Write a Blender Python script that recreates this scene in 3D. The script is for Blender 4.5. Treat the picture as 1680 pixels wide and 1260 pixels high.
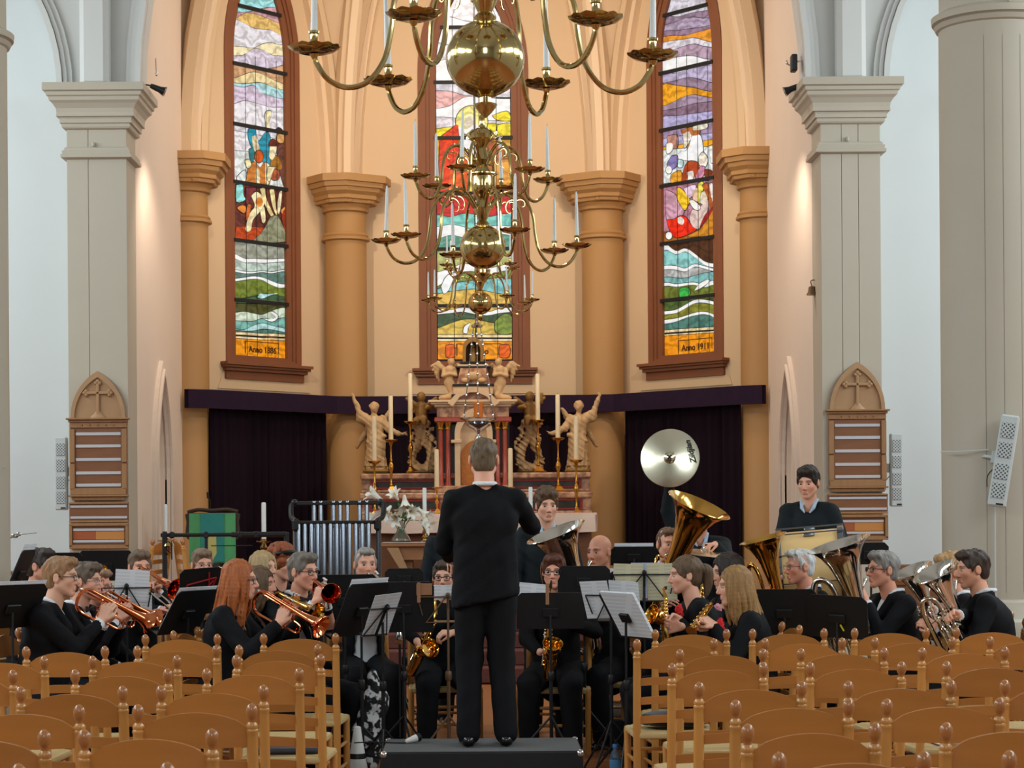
import bpy, bmesh, math, random
import numpy as np
import openvdb
from mathutils import Vector, Matrix, Euler
from mathutils.geometry import tessellate_polygon
PI = math.pi
random.seed(7)
for _o in list(bpy.data.objects):
    bpy.data.objects.remove(_o)
SC = bpy.context.scene
COL = SC.collection

# ------------------------------------------------------------------ camera
F, CX, CY, EYE, ROLL = 3400.0, 781.0, 838.0, 1.68, 0.0072
cam_d = bpy.data.cameras.new('camera')
cam_d.sensor_width = 36.0
cam_d.lens = F / 1680 * 36
cam_d.shift_x = (840 - CX) / 1680
cam_d.shift_y = (CY - 630) / 1680
cam_d.clip_end = 200
cam_d.dof.use_dof = True
cam_d.dof.focus_distance = 13.5
cam_d.dof.aperture_fstop = 9.0
cam = bpy.data.objects.new('camera', cam_d)
COL.objects.link(cam)
cam.location = (0, 0, EYE)
cam.rotation_euler = (Matrix.Rotation(ROLL, 3, 'Y') @ Matrix.Rotation(PI / 2, 3, 'X')).to_euler()
SC.camera = cam
_ca, _sa = math.cos(ROLL), math.sin(ROLL)


def P(px, py, d):
    """the point that the photograph shows at (px, py), at distance d along the nave"""
    u, v = (px - CX) / F, (CY - py) / F
    return Vector(((u * _ca + v * _sa) * d, d, EYE + (-u * _sa + v * _ca) * d))


# ------------------------------------------------------------------ light
SC.view_settings.view_transform = 'Standard'
SC.view_settings.look = 'None'
SC.view_settings.gamma = 1.0
SC.view_settings.use_curve_mapping = False
SC.view_settings.exposure = 0.0
world = bpy.data.worlds.new('world')
SC.world = world
world.use_nodes = True
world.node_tree.nodes['Background'].inputs[0].default_value = (0.80, 0.90, 1.0, 1)
world.node_tree.nodes['Background'].inputs[1].default_value = 0.30


def area_light(name, loc, target, sx, sy, power, col):
    d = bpy.data.lights.new(name, 'AREA')
    d.shape = 'RECTANGLE'
    d.size, d.size_y = sx, sy
    d.energy = power
    d.color = col
    o = bpy.data.objects.new(name, d)
    COL.objects.link(o)
    o.location = loc
    o.rotation_euler = (Vector(target) - Vector(loc)).to_track_quat('-Z', 'Z').to_euler()
    return o


def spot_light(name, loc, target, power, col, angle=70, blend=.6, size=.08):
    d = bpy.data.lights.new(name, 'SPOT')
    d.energy = power
    d.color = col
    d.spot_size = math.radians(angle)
    d.spot_blend = blend
    d.shadow_soft_size = size
    o = bpy.data.objects.new(name, d)
    COL.objects.link(o)
    o.location = loc
    o.rotation_euler = (Vector(target) - Vector(loc)).to_track_quat('-Z', 'Z').to_euler()
    return o


DAY = (0.87, 0.97, 1.0)
WARM = (1.0, 0.83, 0.65)
# daylight through the tall nave and transept windows, all beyond the frame
for _s in (-1, 1):
    for _k, _y in enumerate((3.0, 8.0, 13.0, 18.0)):
        area_light('nave_window_light', (_s * 8.2, _y, 6.2), (_s * 1.0, _y + .6, 2.0), 1.5, 4.2, 205 if _k < 3 else 260, DAY)
area_light('west_window_light', (0, -9, 7.5), (0, 12, 1.5), 3.0, 5.0, 430, DAY)
# warm lamps of the choir: spots behind the arch; the light up in the vault is added
for _s in (-1, 1):
    spot_light('choir_spot', (_s * 2.9, 21.35, 6.3), (-_s * 1.2, 26.5, 5.2), 370, WARM, 105, .8)
    spot_light('wall_washer', (_s * 2.75, 21.5, 5.55), (_s * 3.5, 22.0, 3.9), 75, (1, .82, .66), 105, .9)
area_light('added_vault_light', (0, 22.6, 9.3), (0, 24.2, 2.0), 1.6, 1.0, 150, WARM)


# ------------------------------------------------------------------ materials
def lin(c):
    out = []
    for x in c[:3]:
        x = x / 255.0
        out.append(x / 12.92 if x <= .04045 else ((x + .055) / 1.055) ** 2.4)
    return out


MATS = {}


def M(name, col, rough=.55, metal=0.0, var=.10, scale=6.0, stretch=(1, 1, 1), bump=0.0, bscale=None, coat=0.0,
      sheen=0.0, spec=.5, attr=None, detail=4.0, col2=None, emit=None, trans=0.0, ior=1.45, objvar=0.0):
    """a procedural material: sRGB base colour, mottled by noise"""
    if name in MATS:
        return MATS[name]
    m = bpy.data.materials.new(name)
    m.use_nodes = True
    nt = m.node_tree
    b = nt.nodes['Principled BSDF']
    b.inputs['Roughness'].default_value = rough
    b.inputs['Metallic'].default_value = metal
    b.inputs['Coat Weight'].default_value = coat
    b.inputs['Coat Roughness'].default_value = .15
    b.inputs['Sheen Weight'].default_value = sheen
    b.inputs['Specular IOR Level'].default_value = spec
    b.inputs['Transmission Weight'].default_value = trans
    b.inputs['IOR'].default_value = ior
    c = lin(col)
    tc = nt.nodes.new('ShaderNodeTexCoord')
    mp = nt.nodes.new('ShaderNodeMapping')
    mp.inputs['Scale'].default_value = stretch
    nt.links.new(tc.outputs['Object'], mp.inputs['Vector'])
    nz = nt.nodes.new('ShaderNodeTexNoise')
    nz.inputs['Scale'].default_value = scale
    nz.inputs['Detail'].default_value = detail
    nt.links.new(mp.outputs['Vector'], nz.inputs['Vector'])
    ramp = nt.nodes.new('ShaderNodeMix')
    ramp.data_type = 'RGBA'
    lo = [x * (1 - var) for x in c]
    hi = [min(1, x * (1 + var)) for x in c]
    if col2 is not None:
        lo, hi = c, lin(col2)
        sh = nt.nodes.new('ShaderNodeMapRange')
        sh.inputs['From Min'].default_value = .38
        sh.inputs['From Max'].default_value = .62
        nt.links.new(nz.outputs['Fac'], sh.inputs['Value'])
        nt.links.new(sh.outputs['Result'], ramp.inputs['Factor'])
    else:
        nt.links.new(nz.outputs['Fac'], ramp.inputs['Factor'])
    ramp.inputs['A'].default_value = (*lo, 1)
    ramp.inputs['B'].default_value = (*hi, 1)
    out = ramp.outputs['Result']
    if attr:
        at = nt.nodes.new('ShaderNodeAttribute')
        at.attribute_name = attr
        mx = nt.nodes.new('ShaderNodeMix')
        mx.data_type = 'RGBA'
        mx.blend_type = 'MULTIPLY'
        mx.inputs['Factor'].default_value = 1
        nt.links.new(out, mx.inputs['A'])
        nt.links.new(at.outputs['Color'], mx.inputs['B'])
        out = mx.outputs['Result']
    if objvar:
        oi = nt.nodes.new('ShaderNodeObjectInfo')
        mr = nt.nodes.new('ShaderNodeMapRange')
        mr.inputs['To Min'].default_value = 1 - objvar
        mr.inputs['To Max'].default_value = 1 + objvar
        nt.links.new(oi.outputs['Random'], mr.inputs['Value'])
        hv = nt.nodes.new('ShaderNodeHueSaturation')
        nt.links.new(mr.outputs['Result'], hv.inputs['Value'])
        nt.links.new(out, hv.inputs['Color'])
        out = hv.outputs['Color']
    nt.links.new(out, b.inputs['Base Color'])
    if bump:
        n2 = nt.nodes.new('ShaderNodeTexNoise')
        n2.inputs['Scale'].default_value = bscale or scale * 4
        n2.inputs['Detail'].default_value = 3
        nt.links.new(mp.outputs['Vector'], n2.inputs['Vector'])
        bp = nt.nodes.new('ShaderNodeBump')
        bp.inputs['Strength'].default_value = bump
        bp.inputs['Distance'].default_value = .01
        nt.links.new(n2.outputs['Fac'], bp.inputs['Height'])
        nt.links.new(bp.outputs['Normal'], b.inputs['Normal'])
    if emit is not None:
        b.inputs['Emission Strength'].default_value = emit
        nt.links.new(out, b.inputs['Emission Color'])
    MATS[name] = m
    return m


# ------------------------------------------------------------------ mesh helpers
def rotz(a):
    return Matrix.Rotation(a, 3, 'Z')


class MB:
    def __init__(s):
        s.v, s.f = [], []

    def add(s, vs, fs):
        n = len(s.v)
        s.v.extend([tuple(p) for p in vs])
        s.f.extend([tuple(i + n for i in q) for q in fs])
        return s

    def box(s, c, size, R=None, b=0.0):
        hx, hy, hz = size[0] / 2, size[1] / 2, size[2] / 2
        c = Vector(c)
        R = R or Matrix.Identity(3)
        if b <= 0:
            vs = [Vector((x, y, z)) for z in (-hz, hz) for y in (-hy, hy) for x in (-hx, hx)]
            fs = [(0, 2, 3, 1), (4, 5, 7, 6), (0, 1, 5, 4), (2, 6, 7, 3), (0, 4, 6, 2), (1, 3, 7, 5)]
        else:
            b = min(b, hx * .98, hy * .98, hz * .98)
            vs, idx = [], {}
            for sx in (-1, 1):
                for sy in (-1, 1):
                    for sz in (-1, 1):
                        for ax in range(3):
                            p = [sx * (hx - b), sy * (hy - b), sz * (hz - b)]
                            p[ax] += (sx, sy, sz)[ax] * b
                            idx[(sx, sy, sz, ax)] = len(vs)
                            vs.append(Vector(p))
            fs = []
            for ax in range(3):
                o = [k for k in range(3) if k != ax]
                for sg in (-1, 1):
                    q = []
                    for a_, b_ in ((-1, -1), (1, -1), (1, 1), (-1, 1)):
                        k = [0, 0, 0]
                        k[ax], k[o[0]], k[o[1]] = sg, a_, b_
                        q.append(idx[(*k, ax)])
                    fl = (sg == 1) ^ (ax == 1)
                    fs.append(tuple(q if fl else q[::-1]))
                for a_ in (-1, 1):
                    for b_ in (-1, 1):
                        q = []
                        for e, axx in ((-1, o[0]), (1, o[0]), (1, o[1]), (-1, o[1])):
                            k = [0, 0, 0]
                            k[ax], k[o[0]], k[o[1]] = e, a_, b_
                            q.append(idx[(*k, axx)])
                        fl = (a_ * b_ == 1) ^ (ax == 1)
                        fs.append(tuple(q[::-1] if fl else q))
            for sx in (-1, 1):
                for sy in (-1, 1):
                    for sz in (-1, 1):
                        q = [idx[(sx, sy, sz, k)] for k in range(3)]
                        fs.append(tuple(q if sx * sy * sz > 0 else q[::-1]))
        return s.add([c + R @ p for p in vs], fs)

    def tube(s, pts, r, n=8, closed=False, caps=True, flat=1.0):
        pts = [Vector(p) for p in pts]
        m = len(pts)
        rr = r if hasattr(r, '__len__') else [r] * m
        T = []
        for i in range(m):
            a = pts[(i - 1) % m] if (closed or i > 0) else pts[i]
            b = pts[(i + 1) % m] if (closed or i < m - 1) else pts[i]
            t = (b - a)
            T.append(t.normalized() if t.length > 1e-9 else Vector((0, 0, 1)))
        up = Vector((0, 0, 1)) if abs(T[0].z) < .9 else Vector((1, 0, 0))
        nrm = (up - T[0] * up.dot(T[0])).normalized()
        vs, fs = [], []
        for i in range(m):
            if i:
                nrm = nrm - T[i] * nrm.dot(T[i])
                nrm = nrm.normalized() if nrm.length > 1e-6 else T[i].orthogonal().normalized()
            bn = T[i].cross(nrm)
            for k in range(n):
                a = 2 * PI * k / n
                vs.append(pts[i] + nrm * (math.cos(a) * rr[i]) + bn * (math.sin(a) * rr[i] * flat))
        for i in range(m if closed else m - 1):
            j = (i + 1) % m
            for k in range(n):
                l = (k + 1) % n
                fs.append((i * n + k, i * n + l, j * n + l, j * n + k))
        if caps and not closed:
            fs.append(tuple(range(n))[::-1])
            fs.append(tuple((m - 1) * n + k for k in range(n)))
        return s.add(vs, fs)

    def lathe(s, prof, n=16, loc=(0, 0, 0), axis=(0, 0, 1), caps=True, sx=1.0, sy=1.0, Q=None):
        Q = Q or Vector((0, 0, 1)).rotation_difference(Vector(axis)).to_matrix()
        loc = Vector(loc)
        vs, fs = [], []
        for (r, z) in prof:
            for k in range(n):
                a = 2 * PI * k / n
                vs.append(loc + Q @ Vector((r * math.cos(a) * sx, r * math.sin(a) * sy, z)))
        m = len(prof)
        for i in range(m - 1):
            for k in range(n):
                l = (k + 1) % n
                fs.append((i * n + k, i * n + l, (i + 1) * n + l, (i + 1) * n + k))
        if caps:
            fs.append(tuple(range(n))[::-1])
            fs.append(tuple((m - 1) * n + k for k in range(n)))
        return s.add(vs, fs)

    def ball(s, c, r, n=12, m=8, R=None):
        r = r if hasattr(r, '__len__') else (r, r, r)
        R = R or Matrix.Identity(3)
        c = Vector(c)
        vs, fs = [c + R @ Vector((0, 0, -r[2]))], []
        for i in range(1, m):
            t = PI * i / m - PI / 2
            for k in range(n):
                a = 2 * PI * k / n
                vs.append(c + R @ Vector((r[0] * math.cos(t) * math.cos(a), r[1] * math.cos(t) * math.sin(a), r[2] * math.sin(t))))
        vs.append(c + R @ Vector((0, 0, r[2])))
        for k in range(n):
            fs.append((0, 1 + (k + 1) % n, 1 + k))
            fs.append((len(vs) - 1, 1 + (m - 2) * n + k, 1 + (m - 2) * n + (k + 1) % n))
        for i in range(m - 2):
            for k in range(n):
                l = (k + 1) % n
                fs.append((1 + i * n + k, 1 + i * n + l, 1 + (i + 1) * n + l, 1 + (i + 1) * n + k))
        return s.add(vs, fs)

    def prism(s, poly, t0, t1, fn, holes=()):
        """polygon (2-D) between depths t0 and t1; fn(x, y, t) gives the 3-D point"""
        loops = [list(poly)] + [list(h) for h in holes]
        tri = tessellate_polygon([[Vector((p[0], p[1], 0)) for p in l] for l in loops])
        flat = [p for l in loops for p in l]
        n = len(flat)
        vs = [fn(p[0], p[1], t0) for p in flat] + [fn(p[0], p[1], t1) for p in flat]
        fs = []
        for q in tri:
            a, b, c = (Vector((*flat[i], 0)) for i in q)
            q = tuple(q) if (b - a).cross(c - a).z > 0 else tuple(q[::-1])
            fs.append(tuple(i + n for i in q))
            fs.append(q[::-1])
        o = 0
        for li, l in enumerate(loops):
            k = len(l)
            ar = sum(l[i][0] * l[(i + 1) % k][1] - l[(i + 1) % k][0] * l[i][1] for i in range(k))
            ccw = (ar > 0) ^ (li > 0)
            for i in range(k):
                j = (i + 1) % k
                q = (o + i, o + j, o + j + n, o + i + n)
                fs.append(q if ccw else q[::-1])
            o += k
        return s.add(vs, fs)

    def data(s, name, mat, smooth=35):
        me = bpy.data.meshes.new(name)
        me.from_pydata(s.v, [], s.f)
        if mat:
            me.materials.append(mat)
        if smooth:
            me.polygons.foreach_set('use_smooth', [True] * len(me.polygons))
            me.set_sharp_from_angle(angle=math.radians(smooth))
        me.update()
        return me

    def build(s, name, mat, parent=None, label=None, smooth=35, kind=None, loc=None, rz=0):
        return link(s.data(name, mat, smooth), name, parent, label, kind, loc, rz)


def link(me, name, parent=None, label=None, kind=None, loc=None, rz=0):
    o = bpy.data.objects.new(name, me)
    COL.objects.link(o)
    if parent:
        o.parent = parent
    if loc is not None:
        o.location = loc
    if rz:
        o.rotation_euler = (0, 0, rz)
    if label:
        o['label'] = label
    if kind:
        o['kind'] = kind
    return o


def tag(o, label, cat, group=None):
    o['label'] = label
    o['category'] = cat
    if group:
        o['group'] = group
    return o


def thing(name, label, cat, loc=(0, 0, 0), rz=0, group=None):
    o = bpy.data.objects.new(name, None)
    COL.objects.link(o)
    o.empty_display_size = .1
    o.location = loc
    o.rotation_euler = (0, 0, rz)
    return tag(o, label, cat, group)


def group_root(name, loc=(0, 0, 0), rz=0):
    """a piece of the setting that has parts"""
    o = bpy.data.objects.new(name, None)
    COL.objects.link(o)
    o.empty_display_size = .1
    o.location = loc
    o.rotation_euler = (0, 0, rz)
    o['kind'] = 'structure'
    return o


def copy_tree(o, parent=None):
    c = o.copy()
    COL.objects.link(c)
    if parent:
        c.parent = parent
    for ch in list(o.children):
        copy_tree(ch, c)
    return c


def dup(o, loc, rz=0, label=None, group=None):
    c = copy_tree(o)
    c.location = loc
    c.rotation_euler = (0, 0, rz)
    if label:
        c['label'] = label
    if group:
        c['group'] = group
    return c


def bez(ps, n=24):
    """smooth Catmull-Rom curve through the points"""
    ps = [Vector(p) for p in ps]
    out = []
    m = len(ps)
    for i in range(m - 1):
        p0, p1, p2, p3 = ps[max(0, i - 1)], ps[i], ps[i + 1], ps[min(m - 1, i + 2)]
        k = max(2, n // (m - 1))
        for j in range(k):
            t = j / k
            out.append(.5 * ((2 * p1) + (p2 - p0) * t + (2 * p0 - 5 * p1 + 4 * p2 - p3) * t * t + (3 * p1 - p0 - 3 * p2 + p3) * t ** 3))
    out.append(ps[-1])
    return out


def bezr(ps, rs, n=24):
    """the same with radii"""
    q = bez([(*p,) for p in ps], n)
    r = [v.x for v in bez([(x, 0, 0) for x in rs], n)]
    return q, r


def text_mesh(name, body, size, mat, parent, extrude, shear=0.0, bold=0.0):
    """lettering as a real mesh"""
    cu = bpy.data.curves.new(name, 'FONT')
    cu.body, cu.size, cu.align_x, cu.extrude, cu.shear, cu.offset = body, size, 'CENTER', extrude, shear, bold
    cu.resolution_u = 3
    tmp = bpy.data.objects.new(name, cu)
    COL.objects.link(tmp)
    me = bpy.data.meshes.new_from_object(tmp.evaluated_get(bpy.context.evaluated_depsgraph_get()))
    bpy.data.objects.remove(tmp)
    bpy.data.curves.remove(cu)
    me.materials.clear()
    me.materials.append(mat)
    me.name = name
    return link(me, name, parent)
# ------------------------------------------------------------------ the setting
m_pier = M('painted_stone_grey', (182, 173, 157), .6, var=.05, scale=2.2, bump=.05)
m_white = M('white_plaster', (214, 220, 221), .8, var=.03, scale=1.5, bump=.06)
m_arch = M('arch_plaster', (205, 205, 202), .75, var=.03, scale=1.5, bump=.05)
m_choir = M('choir_plaster', (224, 206, 190), .8, var=.04, scale=1.6, bump=.08)
m_apse = M('apse_plaster', (211, 183, 148), .8, var=.035, scale=1.3, bump=.08)
m_ochre = M('ochre_paint', (172, 130, 80), .6, var=.06, scale=3, stretch=(1, 1, .4), bump=.05)
m_brownstone = M('brown_window_surround', (128, 78, 50), .6, var=.12, scale=4, bump=.08)
m_floor = M('floor_planks', (150, 92, 52), .38, var=.28, scale=5, stretch=(.4, 4, 1), bump=.08, objvar=.15)
m_step = M('choir_carpet', (96, 52, 44), .95, var=.25, scale=40, bump=.3)
m_dado = M('dado_oak', (122, 78, 44), .45, var=.25, scale=4, stretch=(1, 1, 6), bump=.05)
m_groove = M('joint_grey', (96, 92, 84), .9)  # dark grey of the pier joints and column seams
m_plinth = M('plinth_stone', (188, 180, 164), .7, var=.08, scale=6, bump=.1)

# floor: planks across the nave where the picture shows them, plain board beyond
fl = group_root('floor')
MB().box((0, 4.6, -.06), (17.9, 33.4, .1)).build('subfloor', m_floor, fl, smooth=0)
mb_ = {}
for k in range(36):
    y = 10.6 + k * .15
    xs = [-2.2, -2.2 + 1.1 + .7 * ((k * 37) % 10) / 10, .9 + .6 * ((k * 53) % 10) / 10, 2.2]
    for a, b in zip(xs, xs[1:]):
        MB().box(((a + b) / 2, y, -.005 + .002 * random.random()), (b - a - .006, .143, .02), b=.003).build('plank', m_floor, fl, smooth=0)
st = group_root('trim_1')
for k in range(4):
    MB().box((0, 20.15 + .3 * k + 3.0, .075 + .15 * k), (6.86, 6.0, .15), b=.012).build('step', m_step, st, smooth=0)


def sq_stack(mb, cx, cy, hx, hy, prof, ch=0.0):
    """square (or chamfered) mouldings round a pier; prof = [(z, overhang)] downwards or upwards"""
    rings = []
    for z, o in prof:
        ax, ay = hx + o, hy + o
        if ch:
            c = ch + o * .42
            ring = [(-ax + c, -ay), (ax - c, -ay), (ax, -ay + c), (ax, ay - c), (ax - c, ay), (-ax + c, ay), (-ax, ay - c), (-ax, -ay + c)]
        else:
            ring = [(-ax, -ay), (ax, -ay), (ax, ay), (-ax, ay)]
        rings.append([(cx + x, cy + y, z) for x, y in ring])
    n = len(rings[0])
    fs = []
    up = prof[-1][0] > prof[0][0]
    for i in range(len(rings) - 1):
        for k in range(n):
            l = (k + 1) % n
            q = (i * n + k, i * n + l, (i + 1) * n + l, (i + 1) * n + k)
            fs.append(q if up else q[::-1])
    a, b = tuple(range(n)), tuple((len(rings) - 1) * n + k for k in range(n))
    fs.append(a[::-1] if up else a)
    fs.append(b if up else b[::-1])
    mb.add([p for r in rings for p in r], fs)
    return mb


CAPZ = 5.93
cap_prof = [(0, .20), (-.075, .20), (-.085, .172), (-.12, .168), (-.13, .15), (-.165, .145), (-.19, .118), (-.235, .088), (-.275, .082),
            (-.315, .086), (-.32, .062), (-.335, .055), (-.375, .057), (-.38, .036), (-.41, .04), (-.425, .03), (-.435, .004)]
for s_, seams in ((-1, (.36,)), (1, (.35, .63))):
    pr = group_root('column_pier', (s_ * 3.746, 20.87, 0))
    hx, hy = .2985, .27
    xs = [0] + list(seams) + [1]
    for a, b in zip(xs, xs[1:]):
        g = .004
        MB().box((-hx + (a + b) * hx, -.0, 2.92), ((b - a) * 2 * hx - g, 2 * hy, 5.84), b=.003).build('panel', m_pier, pr, smooth=0)
    MB().box((0, .01, 2.9), (2 * hx - .03, 2 * hy - .02, 5.7)).build('core', m_groove, pr, smooth=0)
    sq_stack(MB(), 0, 0, hx, hy, [(CAPZ + z, o) for z, o in cap_prof]).build('capital', m_pier, pr, smooth=0)
    sq_stack(MB(), 0, 0, hx, hy, [(5.20, .004), (5.215, .05), (5.245, .052), (5.25, .036), (5.285, .04), (5.29, .022), (5.31, .02), (5.325, .002)][::-1]).build('necking_band', m_pier, pr, smooth=0)
    MB().lathe([(.012, 0), (.018, .015), (.018, .03), (.008, .045)], 8, (-.03, -hy - .02, 5.325)).build('hook', m_pier, pr)

# transept end walls with their oak dado
for s_, nm in ((-1, 'wall_left'), (1, 'wall_right')):
    MB().box((s_ * 6.3, 21.35, 5.8), (4.52, .3, 11.6)).build(nm, m_white, smooth=0, kind='structure')
    bs = group_root('baseboard_left' if s_ < 0 else 'baseboard_right', (s_ * 6.3, 21.2, 0))
    MB().box((0, -.03, .5), (4.5, .06, 1.0)).build('dado_board', m_dado, bs, smooth=0)
    MB().box((0, -.06, 1.07), (4.5, .12, .06), b=.012).box((0, -.045, 1.0), (4.5, .09, .05), b=.01).box((0, -.04, .9), (4.5, .08, .03), b=.008).build('dado_rail', m_dado, bs, smooth=0)
    for k in range(5):
        MB().box((-1.8 + k * .9, -.062, .45), (.74, .03, .66), b=.012).build('dado_panel', m_dado, bs, smooth=0)


# arches over the piers
def arc_pts(x0, z0, cx, R, x_end, n=14):
    """from the springing (x0, z0) along a circle about (cx, z0) as far as x_end"""
    a0 = 0 if x0 > cx else PI
    a1 = math.acos(max(-1, min(1, (x_end - cx) / R)))
    return [(cx + R * math.cos(a0 + (a1 - a0) * i / n), z0 + R * math.sin(a0 + (a1 - a0) * i / n)) for i in range(n + 1)]


ch_l = arc_pts(-3.33, CAPZ, 2.17, 5.5, 0)
ch_r = [(-x, z) for x, z in ch_l][::-1]
ai_r = arc_pts(-4.16, CAPZ, -6.16, 2.0, -5.66)
ai_l = [(-5.66 * 2 - x, z) for x, z in ai_r][::-1]
aisle = ai_l + ai_r[::-1][1:]
chancel = ch_l + ch_r[1:]
outl = [(-8.5, CAPZ)] + aisle + chancel + [(-x, z) for x, z in aisle][::-1] + [(8.5, CAPZ), (8.5, 11.8), (-8.5, 11.8)]
wf = group_root('wall_front')
MB().prism(outl[::-1], 20.80, 21.12, lambda x, z, t: (x, t, z)).build('spandrel', m_arch, wf, smooth=0)


def arch_strip(curve, y0, y1, w0, w1, name, sign):
    """a square-edged moulding that follows an arch; w = offset away from the opening"""
    vs, fs = [], []
    n = len(curve)
    for i, p in enumerate(curve):
        a, b = curve[max(0, i - 1)], curve[min(n - 1, i + 1)]
        t = Vector((b[0] - a[0], b[1] - a[1])).normalized()
        nn = Vector((-t.y, t.x)) * sign
        for (w, y) in ((w0, y0), (w1, y0), (w1, y1), (w0, y1)):
            vs.append((p[0] + nn.x * w, y, p[1] + nn.y * w))
    for i in range(n - 1):
        for k in range(4):
            l = (k + 1) % 4
            fs.append((i * 4 + k, i * 4 + l, (i + 1) * 4 + l, (i + 1) * 4 + k))
    fs += [(0, 1, 2, 3), tuple((n - 1) * 4 + k for k in (3, 2, 1, 0))]
    mb = MB().add(vs, fs)
    return mb


for half in ('l', 'r'):
    for cur, sg in ((ch_l, 1), (ai_r, -1)):
        c2 = cur if half == 'l' else [(-x, z) for x, z in cur]
        sgn = sg if half == 'l' else -sg
        for y0, w0, w1 in ((20.70, -.0, .055), (20.73, .06, .10), (20.76, .10, .15)):
            arch_strip(c2, y0, 20.82, w0, w1, 'arch_moulding', sgn).build('arch_moulding', m_arch, wf, smooth=40)
    sx = -1 if half == 'l' else 1
    MB().box((sx * 3.77, 20.70, 8.85), (.29, .22, 5.84), b=.05).build('pilaster', m_arch, wf, smooth=0)

# ---------------------------------------------------------------- choir side walls with a pointed opening
XW, YA = 3.447, 24.55


def lancet(hw, z0, zs, R, n=10, c=0.0):
    """outline of a pointed opening: half width hw, from z0, springing zs, radius R"""
    cx = R - hw
    a1 = math.acos(cx / R)
    left = [(c - hw, z0)] + [(c + cx - R * math.cos(a1 * i / n), zs + R * math.sin(a1 * i / n)) for i in range(n + 1)]
    right = [(2 * c - x, z) for x, z in left[:-1]][::-1]
    return left + right          # clockwise seen with x to the right


for s_, nm in ((-1, 'wall_choir_left'), (1, 'wall_choir_right')):
    w = group_root(nm)
    oc = 22.62
    op = lancet(.50, .6, 2.05, 1.55, c=oc)
    outl = [(21.12, 0), (oc - .50, 0)] + op + [(oc + .50, 0), (YA + .12, 0), (YA + .12, 11.8), (21.12, 11.8)]
    MB().prism(outl, XW, XW + .28, lambda y, z, t: (s_ * t, y, z)).build('plaster', m_choir, w, smooth=0)
    MB().box((s_ * (XW + .095), oc, 1.75), (.05, 1.04, 3.6)).build('recess_back', m_choir, w, smooth=0)
    big = lancet(.60, .6, 2.07, 1.65, c=oc)
    MB().prism(big + op[::-1], XW - .045, XW + .02, lambda y, z, t: (s_ * t, y, z)).build('opening_moulding', m_choir, w, smooth=0)
    MB().prism(lancet(.54, .6, 2.06, 1.59, c=oc) + op[::-1], XW - .07, XW - .04, lambda y, z, t: (s_ * t, y, z)).build('opening_roll', m_choir, w, smooth=0)

# ---------------------------------------------------------------- apse walls, windows, glass
m_lead = M('window_lead', (22, 22, 24), .6)
CRN = (1.75, 26.55)


class Wall:
    """a vertical wall plane through two plan points; s along it from its middle, t = depth outwards"""
    def __init__(w, a, b):
        w.a, w.b = Vector((*a, 0)), Vector((*b, 0))
        w.m = (w.a + w.b) / 2
        w.u = (w.b - w.a).normalized()
        w.n = Vector((-w.u.y, w.u.x, 0))
        w.L = (w.b - w.a).length

    def pt(w, s, z, t):
        p = w.m + w.u * s + w.n * t
        return (p.x, p.y, z)

    def hit(w, px, py, t=0.0):
        """where the ray through a picture point meets the plane at depth t: (s, z)"""
        d = P(px, py, 1.0) - Vector((0, 0, EYE))
        o = w.m + w.n * t
        k = o.dot(w.n) / (d.x * w.n.x + d.y * w.n.y)
        q = d * k
        return ((q - w.m).dot(w.u), EYE + q.z)


W1 = Wall((-XW, YA), (-CRN[0], CRN[1]))
W2 = Wall((-CRN[0], CRN[1]), CRN)
W3 = Wall(CRN, (XW, YA))
GZ0, SPR, TG = 3.60, 7.30, .085
WIN = {}
for w, hw, hg, nm in ((W1, .64, .44, 'window_1'), (W2, .71, .485, 'window_2'), (W3, .64, .44, 'window_3')):
    wall = group_root('wall_apse')
    op = lancet(hw, 3.50, SPR, hw * 3.4)
    outl = [(-w.L / 2 - .05, 0), (w.L / 2 + .05, 0), (w.L / 2 + .05, 11.8), (-w.L / 2 - .05, 11.8)]
    MB().prism(outl, 0, .45, w.pt, holes=[op]).build('plaster', m_apse, wall, smooth=0)
    # sloping plaster splay under the sill
    MB().prism([(-hw - .14, 3.18), (hw + .14, 3.18), (hw + .09, 3.30), (-hw - .09, 3.30)], -.015, .05, w.pt).build('sill_splay', m_apse, wall, smooth=0)
    wn = group_root(nm)
    WIN[nm] = (w, wn, hg)
    gl = lancet(hg, GZ0, SPR, hg * 4.2)
    o2 = lancet(hw - .002, 3.50, SPR, hw * 3.4)
    for k, (f0, f1, t0) in enumerate(((0, .42, -.012), (.42, .62, .012), (.62, 1.0, .035))):
        mixp = lambda f: [(a[0] * (1 - f) + b[0] * f, a[1] * (1 - f) + b[1] * f) for a, b in zip(o2, gl)]
        A, B = mixp(f0), mixp(f1)
        MB().prism(A + [A[0]] + [B[0]] + B[::-1], t0, .30, w.pt).build('frame', m_brownstone, wn, smooth=0)
    sl = MB()
    for z0, z1, o, t0 in ((3.47, 3.505, .09, -.13), (3.44, 3.472, .075, -.10), (3.40, 3.442, .05, -.07), (3.30, 3.402, .02, -.035)):
        sl.prism([(-hw - o, z0), (hw + o, z0), (hw + o, z1), (-hw - o, z1)], t0, .3, w.pt)
    sl.build('sill', m_brownstone, wn, smooth=0)
    MB().prism(gl, TG, TG + .006, w.pt).build('lead_net', m_lead, wn, smooth=0)

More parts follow.
